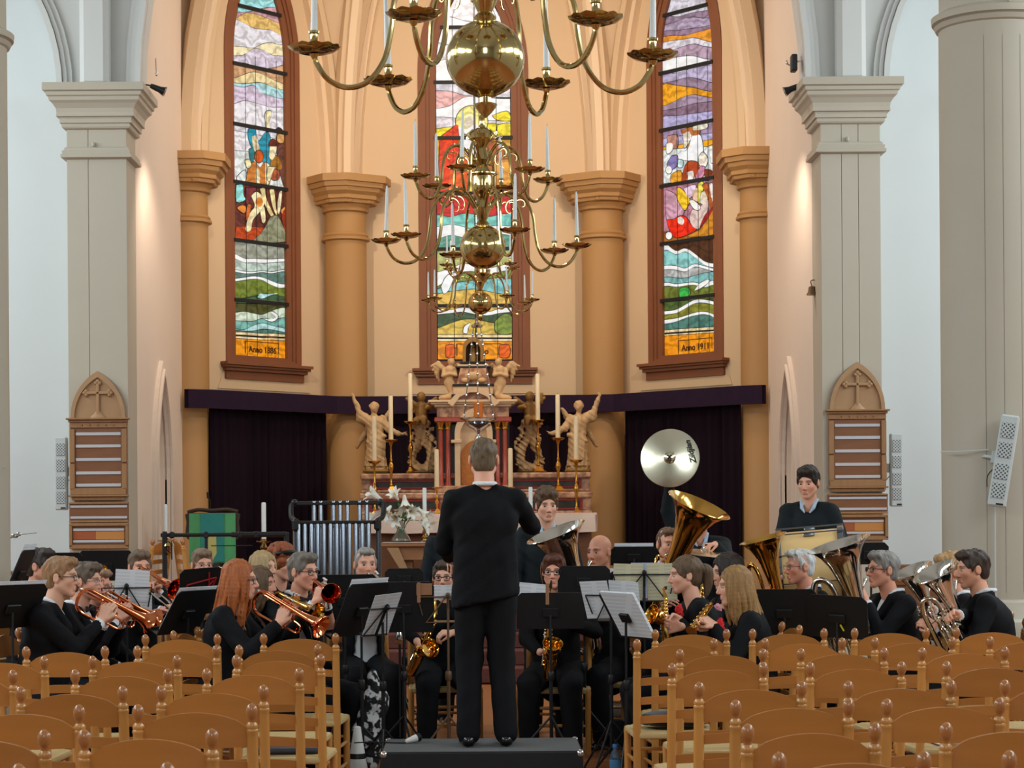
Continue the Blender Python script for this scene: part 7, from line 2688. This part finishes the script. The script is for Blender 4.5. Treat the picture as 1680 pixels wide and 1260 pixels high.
def tuba(name, label, Bc, axis, L, R, A, mat, loop_dir, cat, nv=3, inner=None):
    """bell centre Bc, axis towards the bell, body length L, bell radius R, mouth A; the loops lie on the loop_dir side"""
    f = Frame(Bc, loop_dir, axis)
    f.z = Vector(axis).normalized()
    f.x = (Vector(loop_dir) - f.z * Vector(loop_dir).dot(f.z)).normalized()
    f.y = f.z.cross(f.x)
    t = thing(name, label, cat, Bc)
    l = f.l
    pr = [(R * .155, -L), (R * .19, -L * .8), (R * .235, -L * .6), (R * .30, -L * .42), (R * .40, -L * .27), (R * .52, -L * .16), (R * .68, -L * .075), (R * .86, -L * .022), (R, 0), (R + .003, .002), (R, .005),
          (R * .85, -L * .018), (R * .66, -L * .075), (R * .50, -L * .16), (R * .37, -L * .28), (R * .26, -L * .42), (R * .16, -L * .6)]
    MB().lathe(pr, 36, Q=Matrix((f.x, f.y, f.z)).transposed(), caps=False).build('bell', mat, t)
    r0 = R * .15
    w = R * 1.25
    q, r = bezr([l(0, 0, -L * .98), l(w * .12, 0, -L * 1.10), l(w * .5, 0, -L * 1.16), l(w * .88, 0, -L * 1.09), l(w, 0, -L * .95), l(w, 0, -L * .70), l(w * .99, .0, -L * .42), l(w * .84, 0, -L * .27), l(w * .58, .02, -L * .27), l(w * .43, .03, -L * .40), l(w * .42, .03, -L * .70)],
                [r0, r0 * .97, r0 * .94, r0 * .9, r0 * .86, r0 * .8, r0 * .74, r0 * .68, r0 * .62, r0 * .55, r0 * .5], 70)
    MB().tube(q, r, 12).build('outer_loop', mat, t)
    ins = MB()
    for i in range(nv):
        x = w * .42 + i * .036
        v = MB().lathe([(.014, -.0), (.017, .004), (.017, .016), (.015, .018), (.015, .135), (.017, .138), (.017, .150), (.009, .155), (.0035, .157), (.0035, .18), (.011, .181), (.011, .186)], 14, l(x - w * .06, R * .42, -L * .86), axis=f.z).build('valve', mat, t)
        MB().tube(bez([l(x - w * .06, R * .50, -L * .86 + .11), l(x - w * .06, R * .50 + .03, -L * .86 + .09), l(x - w * .06, R * .50 + .035, -L * .86 - .02 - .03 * i), l(x - w * .06 + .012, R * .50 + .035, -L * .86 - .045 - .03 * i), l(x - w * .06 + .024, R * .50 + .035, -L * .86 - .02 - .03 * i), l(x - w * .06 + .024, R * .50 + .03, -L * .86 + .07), l(x - w * .06 + .02, R * .5, -L * .86 + .08)], 30), .0065, 8).build('valve_slide', mat, v)
    MB().tube(bez([l(w * .40, .03, -L * .70), l(w * .38, R * .3, -L * .92), l(w * .5, R * .42, -L * .98), l(w * .75, R * .42, -L * .92), l(w * .82, R * .40, -L * .70), l(w * .70, R * .38, -L * .52), l(w * .58, R * .38, -L * .60), l(w * .56, R * .4, -L * .84)], 50), r0 * .42, 10).build('tuning_loop', mat, t)
    a = Vector(A) - Bc
    va = l(w * .36, R * .42, -L * .86 + .10)
    mid = l(w * .16, R * .55, -L * .62)
    dirm = (a - mid).normalized()
    q, r = bezr([a + dirm * -.05, a - dirm * .11, mid + Vector((0, 0, .02)), l(w * .10, R * .46, -L * .74), va], [.006, .007, .0085, .009, .009], 30)
    MB().tube(q, r, 10).build('leadpipe', mat, t)
    MB().lathe([(.006, -.065), (.007, -.04), (.013, -.018), (.017, -.006), (.018, 0), (.015, .0), (.004, -.02)], 16, a, axis=dirm).build('mouthpiece', m_slac, t)
    for z in (-.80, -.58):
        MB().tube([l(R * .16, 0, L * z), l(w - r0 * .8, 0, L * z)], .005, 6).build('brace', mat, t)
    return f, Bc + l(w * .42, R * .42, -L * .86 + .15)


Z3 = Vector((0, 0, 1))


def cornetist(f, V, yaw, off=.055, dz=-.075):
    """hand targets for someone who holds a cornet whose valves are at V"""
    a = math.radians(yaw)
    right = Vector((-math.cos(a), -math.sin(a), 0))
    fw = Vector((math.sin(a), -math.cos(a), 0))
    Wr = V + right * off - fw * .02 + Z3 * dz
    Wl = V - right * off - fw * .03 + Z3 * (dz - .015)
    hd = {-1: (Z3 * .85 + fw * .35 - right * .1, -right + fw * .2, 1.1), 1: (Z3 * .8 + fw * .3 + right * .1, right, 1.3)}
    return Wl, Wr, hd


FR = 'flugelhorn'
# --- left group -----------------------------------------------------------
A = mouth_of(98, 946, 12.6, 86)
f, V, L = cornet('flugelhorn', 'copper flugelhorn played by the young man with glasses at left', A, reach(A, 240, 1026, .52, 1), m_copper, m_copper, .074)
Wl, Wr, hd = cornetist(f, V, 86)
person('young man in glasses and black suit playing a copper flugelhorn at left', 96, 946, 12.6, 82, 4, 2, hair=('short', (150, 112, 78)), skin=(1.0, .97, .95), glasses='dark', handL=Wl, handR=Wr, hand_dir=hd, width=1.12)
A = mouth_of(140, 952, 13.3, 78)
f, V, L = cornet('flugelhorn', 'second copper flugelhorn, behind the first at left', A, reach(A, 248, 1020, .50, 1), m_copper, m_copper, .072)
Wl, Wr, hd = cornetist(f, V, 78)
person('man with glasses and bow tie, second in the left front row', 138, 953, 13.35, 72, 4, 2, hair=('short', (96, 80, 66)), skin=(1.0, .88, .86), glasses='thin', handL=Wl, handR=Wr, hand_dir=hd, extra='bow')
person('red-faced man in glasses, third in the left front row', 156, 962, 13.9, 68, 6, 4, hair=('crop', (140, 108, 84)), skin=(1.04, .80, .76), glasses='thin')
t = thing('baritone_horn', 'dark gold horn bell above the red-faced man at left', 'horn', P(163, 940, 14.6))
bd = Vector((.35, -.8, .35)).normalized()
MB().lathe([(.02, -.26), (.03, -.15), (.042, -.07), (.056, -.02), (.068, 0), (.07, .002), (.052, -.02), (.036, -.07), (.02, -.15)], 26, axis=bd, caps=False).build('bell', m_glac, t)
MB().tube(bez([bd * -.26, bd * -.34 + Vector((0, .0, -.05)), Vector((.05, .1, -.38)), Vector((.0, .15, -.42)), Vector((-.1, .1, -.2))], 24), .012, 8).build('tubing', m_glac, t)
person('dark-haired man in a black suit at the far left behind the stands', 63, 928, 14.4, 62, 18, 0, hair=('short', (58, 50, 46)), skin=(1.0, .86, .82))
# trombone
A = mouth_of(228, 935, 15.0, 25)
t = thing('trombone', 'silver slide trombone with a copper bell, in front of the short-haired man at left', 'trombone', A)
e = reach(A, 292, 1000, .62, -1) - A
sd = e.normalized()
pp = sd.cross(Z3).normalized()
MB().tube([sd * .08, e], .0072, 8).tube([sd * .12 + pp * .055, e + pp * .055], .0072, 8).tube(bez([e, e + sd * .03 + pp * .012, e + sd * .035 + pp * .03, e + sd * .03 + pp * .045, e + pp * .055], 12), .0075, 8).build('slide', m_slac, t)
MB().lathe([(.013, .0), (.012, .03), (.006, .07)], 12, axis=sd).build('mouthpiece', m_slac, t)
MB().tube([sd * .13, sd * .13 + pp * .055], .006, 6).tube([sd * .20, sd * .20 + pp * .055], .006, 6).build('brace', m_slac, t)
b0 = P(240, 936, 14.85) - A
b1 = P(291, 967, 14.55) - A
bd = (b1 - b0).normalized()
Lb = (b1 - b0).length
MB().lathe([(.010, -.1), (.012, 0), (.017, Lb * .4), (.026, Lb * .65), (.042, Lb * .85), (.066, Lb * .97), (.082, Lb), (.083, Lb + .002), (.06, Lb * .95), (.03, Lb * .7), (.015, Lb * .4)], 26, b0, axis=bd, caps=False).build('bell', m_copper, t)
MB().tube(bez([b0, b0 - bd * .12, b0 - bd * .17 + pp * -.04, b0 - bd * .12 + pp * -.09, sd * .13 + pp * .05], 24), .010, 8).build('tuning_bow', m_glac, t)
hR = A + sd * .34
person('short-haired man playing a trombone behind the wire stand with white sheets', 229, 930, 15.0, 22, 4, 3, hair=('short', (112, 92, 76)), skin=(1.02, .86, .84), handR=P(272, 1003, 14.6), handL=P(258, 968, 14.8), hand_dir={-1: ((.6, -.5, .4), (0, 0, -1), 1.0), 1: ((-.3, -.6, .5), (0, -.5, -.6), 1.2)})
A = mouth_of(331, 924, 16.0, 20)
f, V, L = cornet('cornet', 'silver cornet played by the man in glasses left of the lectern', A, reach(A, 392, 950, .42, -1), m_slac, m_slac)
Wl, Wr, hd = cornetist(f, V, 20)
person('man in glasses playing a silver cornet in front of the green lectern', 331, 926, 16.0, 20, 4, 4, hair=('short', (128, 104, 84)), skin=(1.02, .86, .84), glasses='thin', handL=Wl, handR=Wr, hand_dir=hd)
# red-haired woman, her neighbour, and the man with the pink bell
A = mouth_of(392, 950, 12.6, 84, 0, .95)
f, V, L = cornet('flugelhorn', 'copper flugelhorn played by the long-haired red-headed woman', A, reach(A, 527, 1034, .52, -1), m_copper, m_copper, .072)
Wl, Wr, hd = cornetist(f, V, 84)
person('woman with long straight red hair and glasses playing a copper flugelhorn', 390, 951, 12.6, 78, 6, 2, female=True, hs=.98, hair=('long', (166, 92, 46)), skin=(1.03, .97, .95), glasses='dark', top='jacket', handL=Wl, handR=Wr, hand_dir=hd)
A = mouth_of(425, 957, 13.3, 72, 0, .93)
f, V, L = cornet('cornet', 'gold cornet held just behind the copper flugelhorn of the red-haired woman', A, reach(A, 522, 1010, .46, -1), m_glac, m_glac, .062)
Wl, Wr, hd = cornetist(f, V, 72)
person('brown-haired young woman playing a gold cornet behind the red-haired woman', 424, 958, 13.3, 68, 4, 2, female=True, hair=('mid', (98, 76, 56)), skin=(1.0, .9, .88), top='jacket', handL=Wl, handR=Wr, hand_dir=hd)
person('fair-haired woman at the back, mostly hidden behind the red-haired woman', 430, 931, 14.8, 55, 0, 0, female=True, hair=('bob', (176, 148, 106)), skin=(1, .92, .9), top='jacket')
person('woman with curly auburn hair and a black headband at the back', 462, 925, 15.3, 40, 10, 4, female=True, hs=.98, hair=('afro', (142, 74, 40)), skin=(1.02, .88, .86), top='knit')
A = mouth_of(497, 936, 13.3, 50, 3)
f, V, L = cornet('cornet', 'silver cornet with a pinkish copper bell pointing towards the camera', A, reach(A, 547, 979, .46, -1), m_copper, m_slac, .062)
Wl, Wr, hd = cornetist(f, V, 50, .05, -.06)
person('grey-haired man with glasses and bow tie playing the cornet with a copper bell', 495, 937, 13.35, 46, 6, 3, hair=('short', (112, 104, 96)), skin=(1.0, .84, .80), glasses='dark', handL=Wl, handR=Wr, hand_dir=hd, extra='bow', width=1.05, open_front=True)
A = mouth_of(600, 924, 15.0, 14)
f, V, L = cornet('cornet', 'silver cornet half hidden by the stands, played by a grey-haired man', A, reach(A, 628, 968, .40, -1), m_slac, m_slac)
Wl, Wr, hd = cornetist(f, V, 14)
person('grey-haired man in a white shirt playing a cornet in front of the tubular bells', 599, 925, 15.0, 14, 2, 2, hair=('crop', (150, 146, 142)), skin=(1.0, .86, .82), handL=Wl, handR=Wr, hand_dir=hd, width=1.05, open_front=True)

# --- saxophones -------------------------------------------------------------
A = mouth_of(727, 946, 14.5, -6, 3, .93)
N, W, B = P(713, 1012, 14.2), P(676, 1098, 14.15), P(706, 1063, 14.0)
sax('alto saxophone held diagonally by the woman in glasses left of the conductor', A, N, W, B, (.55, -.75, .30), 1.0, neck_mid=A.lerp(N, .4) + Vector((-.02, -.08, -.0)))
person('short-haired woman in glasses with an alto saxophone, left of the conductor', 727, 946, 14.5, 6, -10, 3, female=True, hair=('short', (74, 60, 52)), skin=(1.02, .93, .9), glasses='dark', top='knit', handL=P(744, 1040, 14.05), handR=P(684, 1052, 14.1),
       hand_dir={1: ((-.9, -.2, .0), (-.2, .3, -.9), 1.0), -1: ((.35, -.3, -.85), (.8, .3, .2), .8)}, poleL=(.9, .2, -.6), poleR=(-.9, .2, -.4))
bm = MB().tube([P(748, 1043, 14.05) + Vector((.0, .032 * math.cos(a), .032 * math.sin(a))) - P(748, 1043, 14.05) for a in [2 * PI * i / 16 for i in range(16)]], .005, 6, closed=True)
tag(bm.build('bracelet', m_slac, loc=P(754, 1042, 14.08)), 'silver bracelet on the left wrist of the saxophonist in glasses', 'bracelet')
A = mouth_of(908, 936, 14.3, -10, 0, .95)
N, W, B = P(899, 1022, 14.0), P(899, 1102, 14.0), P(907, 1056, 13.88)
sax('alto saxophone held upright by the short-haired woman right of the conductor', A, N, W, B, (.05, -.62, .78), 1.0, neck_mid=A.lerp(N, .35) + Vector((-.01, -.10, 0)))
person('short auburn-haired woman in glasses playing an alto saxophone, right of the conductor', 909, 937, 14.35, -8, 0, 2, female=True, hs=.97, hair=('full', (92, 52, 36)), skin=(1.03, .86, .82), glasses='dark', top='knit', handL=P(925, 1020, 14.05), handR=P(886, 1070, 14.05),
       hand_dir={1: ((-.8, -.2, .1), (-.2, -.2, -.9), 1.0), -1: ((.7, -.2, .1), (.2, .2, .8), .8)}, poleL=(.9, .1, -.7), width=1.2)
A = mouth_of(1121, 944, 13.3, -84, 3, .95)
N, W, B = P(1092, 985, 13.15), P(1094, 1052, 13.1), P(1069, 1008, 13.05)
sax('alto saxophone played by the ponytailed woman with a red flower', A, N, W, B, (-.8, -.45, .35), .98, neck_mid=P(1088, 968, 13.2))
person('young woman with a ponytail and a red silk flower playing an alto saxophone', 1128, 943, 13.3, -84, 2, 3, female=True, hs=.98, hair=('pony', (98, 76, 56)), skin=(1.04, .95, .93), top='jacket', handL=P(1114, 1016, 13.1), handR=P(1118, 1028, 13.05),
       hand_dir={1: ((-.9, -.3, -.1), (0, -.8, -.3), 1.0), -1: ((-.95, .2, -.1), (-.1, .8, -.3), .9)}, extra='flower', poleL=(.05, .4, -1))
A = mouth_of(1186, 941, 13.8, -78, 2, .95)
N, W, B = P(1153, 965, 13.6), P(1148, 1040, 13.5), P(1122, 1002, 13.5)
sax('second saxophone, behind the gold soprano of the blonde girl', A, N, W, B, (-.7, -.55, .35), .95, neck_mid=P(1166, 960, 13.65))
person('dark-haired woman with a bob and a pink flower, behind the blonde girl', 1196, 938, 13.9, -72, 0, 5, female=True, hs=1.0, hair=('bob', (48, 36, 32)), skin=(1.0, .9, .87), top='jacket', handL=P(1160, 1000, 13.7), handR=P(1165, 1015, 13.5), extra='pinkflower')
A = mouth_of(1201, 962, 12.75, -86, 4, .95)
B = P(1134, 1036, 12.55)
t = thing('soprano_saxophone', 'slim gold soprano saxophone played by the long-haired blonde girl', 'saxophone', A)
v = B - A
sv = v.cross(Z3).normalized()
upn = v.cross(sv).normalized()
MB().tube([v * -.02, v * .06, v * .13], [.005, .010, .012], 10).build('mouthpiece', m_cork, t)
q, r = bezr([v * .13, v * .35, v * .8, v * .93, v], [.009, .012, .019, .026, .038], 20)
MB().tube(q, r, 14).build('body_tube', m_glac, t)
kb = MB()
for i in range(12):
    c = v * (.2 + .06 * i)
    dv = (-upn if upn.z < 0 else upn) * .7 + sv * (.6 if i % 2 else -.6)
    dv = dv.normalized()
    kb.lathe([(.010, 0), (.010, .006), (.006, .009)], 10, c + dv * (.013 + .009 * i / 12), axis=dv)
kb.tube([v * .2 + sv * .022, v * .85 + sv * .028], .003, 6).tube([v * .2 - sv * .022, v * .85 - sv * .028], .003, 6)
kb.build('keys', m_glac, t)
person('girl with very long wavy blonde hair playing a gold soprano saxophone', 1209, 961, 12.75, -84, 0, 4, female=True, hs=.98, hair=('long', (152, 114, 68)), skin=(1.04, .98, .95), top='jacket', handL=A + v * .58 + Vector((.085, -.01, -.05)), handR=A + v * .80 + Vector((.10, .05, -.02)),
       hand_dir={1: ((-.8, -.1, .5), (-.3, .5, -.6), 1.0), -1: ((-.8, -.1, .45), (-.2, -.8, -.3), 1.0)}, extra='ruffle')

# --- low brass and horns at the right -------------------------------------------
A = mouth_of(984, 905, 14.8, -38)
Bc = P(912, 873, 14.45)
f, V = tuba('tuba', 'silver tuba with its bell tilted up, played by the bald man', Bc, (-.36, -.14, .92), .80, .215, A, m_slac, (-.6, .55, -.1), 'tuba')
person('bald man in a black jacket playing a silver tuba', 985, 905, 14.85, -30, -8, 2, hair=('none', (90, 70, 60)), skin=(1.02, .82, .76), handR=V + Vector((-.02, -.06, .0)), handL=P(962, 960, 14.6), top='suit', width=1.12)
rs = MB().box((0, 0, .1), (1.2, 1.3, .2), b=.01)
ro = P(1112, 900, 15.25)
tag(rs.build('riser', m_podium, loc=(ro.x, 15.25, 0)), 'low black riser under the brass tuba player', 'riser')
A = mouth_of(1096, 892, 15.0, -8)
Bc = P(1147, 829, 14.5)
f, V = tuba('tuba', 'large brass tuba with its bell high in front of the purple curtain', Bc, (.38, -.24, .89), .80, .232, A, m_glac, (.35, 1, 0), 'tuba')
person('man with short hair playing the large brass tuba, his face half behind it', 1096, 892, 15.05, 0, 16, 3, hair=('crop', (112, 84, 66)), skin=(1.02, .86, .82), width=1.1, handR=P(1085, 985, 14.7), handL=P(1120, 960, 14.7), z0=.2)
A = mouth_of(1310, 929, 14.2, -78)
Bc = P(1252, 884, 13.95)
f, V = tuba('euphonium', 'brass euphonium played by the white-haired man', Bc, (-.26, -.04, .96), .62, .162, A, m_glac, (-.7, .6, 0), 'euphonium')
person('white-haired man in glasses and bow tie playing a brass euphonium', 1316, 929, 14.2, -74, -2, 2, hair=('crop', (214, 214, 212)), skin=(1.02, .80, .76), glasses='thin', handR=V + Vector((0, -.08, .0)), handL=P(1275, 985, 14.0), extra='bow', brow=(190, 180, 170))
A = mouth_of(1447, 934, 13.55, -76, -2)
Bc = P(1376, 893, 13.3)
f, V = tuba('tuba', 'silver tuba with a wide bell played by the grey-haired man', Bc, (-.30, -.07, .95), .74, .205, A, m_slac, (-.9, .2, .0), 'tuba')
person('grey-haired man in glasses and white shirt playing a silver tuba', 1452, 934, 13.6, -72, -2, -2, hair=('short', (138, 134, 130)), skin=(1.0, .80, .76), glasses='dark', handR=V + Vector((.03, -.07, 0)), handL=P(1420, 985, 13.45), width=1.08)
A = mouth_of(1551, 944, 14.0, -78)
Bc = P(1496, 936, 13.7)
f, V = tuba('euphonium', 'left one of two silver euphoniums at the right', Bc, (-.40, -.13, .90), .48, .142, A, m_slac, (-.95, -.1, .0), 'euphonium')
person('fair curly-haired player half hidden behind the right euphoniums', 1560, 939, 14.15, -74, 0, 2, hair=('curly', (176, 138, 92)), skin=(1.0, .86, .82), handR=V + Vector((.03, -.05, 0)), handL=P(1505, 1010, 13.8))
A = mouth_of(1595, 934, 13.1, -82, 4)
Bc = P(1535, 938, 12.9)
f, V = tuba('euphonium', 'right one of two silver euphoniums, played by the dark-haired young man', Bc, (-.46, -.17, .87), .48, .150, A, m_slac, (-.95, -.15, .0), 'euphonium')
person('dark-haired young man in a black suit playing a silver euphonium at the far right', 1600, 933, 13.15, -98, 14, 5, hair=('short', (60, 46, 38)), skin=(1.0, .86, .8), handR=V + Vector((.04, -.05, 0)), handL=P(1537, 1030, 13.0), width=1.2)

# --- standing: conductor, youths, cymbal player ---------------------------------
person('conductor in a black suit seen from behind, standing on the podium', 794, 753, 12.2, 184, -4, 4, seated=False, hair=('crop', (104, 86, 66)), skin=(1.0, .86, .80), z0=.30, handR=P(846, 815, 12.58), handL=P(744, 922, 12.48), jlen=.10, width=1.08, poleR=(-.55, .1, -1), poleL=(.5, .3, -1), hs=1.06,
       hand_dir={-1: ((0, -1, .3), (0, -.2, -1), .5), 1: ((0, -1, .0), (0, 0, -1), .5)}, group='people standing')
person('standing youth with curly brown hair and a pale collar, right of the conductor', 897, 829, 15.6, 4, 4, 4, seated=False, hair=('curly', (92, 68, 48)), skin=(1.02, .93, .9), top='shirt', group='people standing')
person('person in a dark shirt standing behind the conductor, only a shoulder showing', 752, 846, 16.2, 8, 0, 4, seated=False, hair=('short', (70, 56, 46)), top='shirt', width=1.15, group='people standing')
rs = MB().box((0, 0, .08), (.9, .6, .16), b=.01)
ro = P(1330, 900, 15.9)
tag(rs.build('riser', m_podium, loc=(ro.x, 15.9, 0)), 'low black riser under the standing dark-haired youth', 'riser')
person('tall dark-haired youth in a dark shirt standing behind the bass drum', 1326, 791, 15.9, -18, -8, 10, seated=False, hair=('full', (46, 36, 32)), skin=(1.04, .92, .88), top='shirt', z0=.16, width=1.0, group='people standing',
       handL=P(1352, 900, 15.6), handR=P(1300, 905, 15.6))
# cymbals
cc = P(1099, 751, 16.3)
cn = Vector((-.18, -.93, .12)).normalized()
m_cym = M('cymbal_bronze', (226, 220, 196), .22, 1.0, var=.06, scale=3)


def cymbal(name, label, c, n, R, text=None, rot=0):
    t = thing(name, label, 'cymbal', c)
    MB().lathe([(.005, .034), (.022, .030), (.040, .018), (.048, .006), (R * .5, -.002), (R * .97, -.014), (R, -.016), (R, -.018), (R * .5, -.005), (.048, .002), (.036, .014), (.005, .03)], 56, axis=n, caps=False).build('plate', m_cym, t, smooth=40)
    MB().tube(bez([n * .036 + Vector((-.012, 0, -.012)), n * .046, n * .036 + Vector((.014, 0, .014))], 8), .006, 6).tube(bez([n * .036 + Vector((.012, 0, -.012)), n * .046, n * .036 + Vector((-.012, 0, .012))], 8), .006, 6).build('strap', m_bow, t)
    if text:
        o = text_mesh('lettering', text, .064, m_blk, t, .0006, .35, .0012)
        Q = Vector((0, 0, 1)).rotation_difference(n).to_matrix()
        xx = (Vector((1, 0, 0)) - n * n.x).normalized()
        yy = n.cross(xx)
        ang = math.radians(rot)
        bx, by = xx * math.cos(ang) + yy * math.sin(ang), yy * math.cos(ang) - xx * math.sin(ang)
        mw = Matrix((bx, by, n)).transposed().to_4x4()
        mw.translation = xx * .185 + yy * .045 + n * .0005
        o.matrix_local = mw
    return t


cymbal('cymbal', 'bright crash cymbal with script lettering raised in front of the purple curtain', cc, cn, .232, 'Zildjian', 105)
c2 = P(1158, 904, 16.0)
cymbal('cymbal', 'second cymbal held low and nearly flat, behind the ponytailed woman', c2, Vector((.1, -.12, .98)).normalized(), .2)
person('cymbal player in a dark shirt raising one arm, head hidden behind the brass tuba bell', 1148, 848, 16.5, -6, -6, 8, seated=False, hair=('short', (80, 62, 50)), skin=(1.02, .86, .82), top='shirt', width=1.1,
       handR=cc + Vector((.0, .10, -.03)), handL=c2 + Vector((.08, .06, .05)), poleR=(-.8, .4, -.3), hand_dir={-1: ((-.1, -.6, .7), (0, -1, 0), 1.2), 1: ((-.5, -.5, 0), (0, 0, -1), 1.0)}, group='people standing')
# bass drum
m_shell = M('drum_shell_maple', (226, 188, 126), .3, var=.1, scale=3, stretch=(1, 6, 1), coat=.5)
m_head = M('drum_head', (236, 232, 220), .6, var=.03)
c = P(1334, 938, 15.0)
t = thing('bass_drum', 'maple bass drum lying on its stand in front of the standing dark-haired youth', 'drum', c)
ax = Vector((.97, -.20, .08)).normalized()
fd = Frame((0, 0, 0), ax, (0, 0, 1))
Rb, Wd = .30, .44
MB().lathe([(Rb, -Wd / 2), (Rb, Wd / 2)], 48, axis=ax, caps=False).build('shell', m_shell, t)
for sg in (-1, 1):
    MB().lathe([(Rb + .004, sg * Wd / 2 - .022), (Rb + .02, sg * Wd / 2 - .02), (Rb + .02, sg * Wd / 2 + .02), (Rb - .005, sg * Wd / 2 + .02), (Rb - .005, sg * Wd / 2 - .0)], 48, axis=ax, caps=False).build('hoop', m_steel, t)
    MB().lathe([(.001, sg * Wd / 2 + .002), (Rb, sg * Wd / 2)], 48, axis=ax, caps=False).build('drum_head', m_head, t)
for i in range(10):
    a = 2 * PI * i / 10 + .2
    u_ = fd.y * math.cos(a) + fd.z * math.sin(a)
    MB().tube([u_ * (Rb + .028) - ax * Wd * .56, u_ * (Rb + .028) + ax * Wd * .56], .005, 6).lathe([(.012, -.04), (.014, -.03), (.014, .03), (.012, .04)], 8, u_ * (Rb + .012), axis=ax).build('tension_rod', m_steel, t)
for sg in (-1, 1):
    b = ax * sg * .2
    MB().tube([b + fd.y * .26 - Z3 * .2, b - fd.y * .30 - Z3 * (c.z - .01)], .014, 8).tube([b - fd.y * .26 - Z3 * .2, b + fd.y * .30 - Z3 * (c.z - .01)], .014, 8).build('stand_leg', m_steel, t)
MB().tube([-ax * .22 - Z3 * .33, ax * .22 - Z3 * .33], .014, 8).build('stand_bar', m_steel, t)

# every seated player sits on a ladder-back chair of the house
def seat_label(lb):
    w = lb.replace(',', '').split()[:13]
    while w[-1] in ('at', 'the', 'a', 'of', 'with', 'in', 'and', 'by', 'behind', 'playing', 'left', 'half', 'mostly') or len(' '.join(w)) > 90:
        w.pop()
    return 'chair under the ' + ' '.join(w)


for x, y, a, lb, z0 in CHAIRS_FOR:
    ladder_chair(x, y, a, seat_label(lb), 'chairs of the players', z=z0)
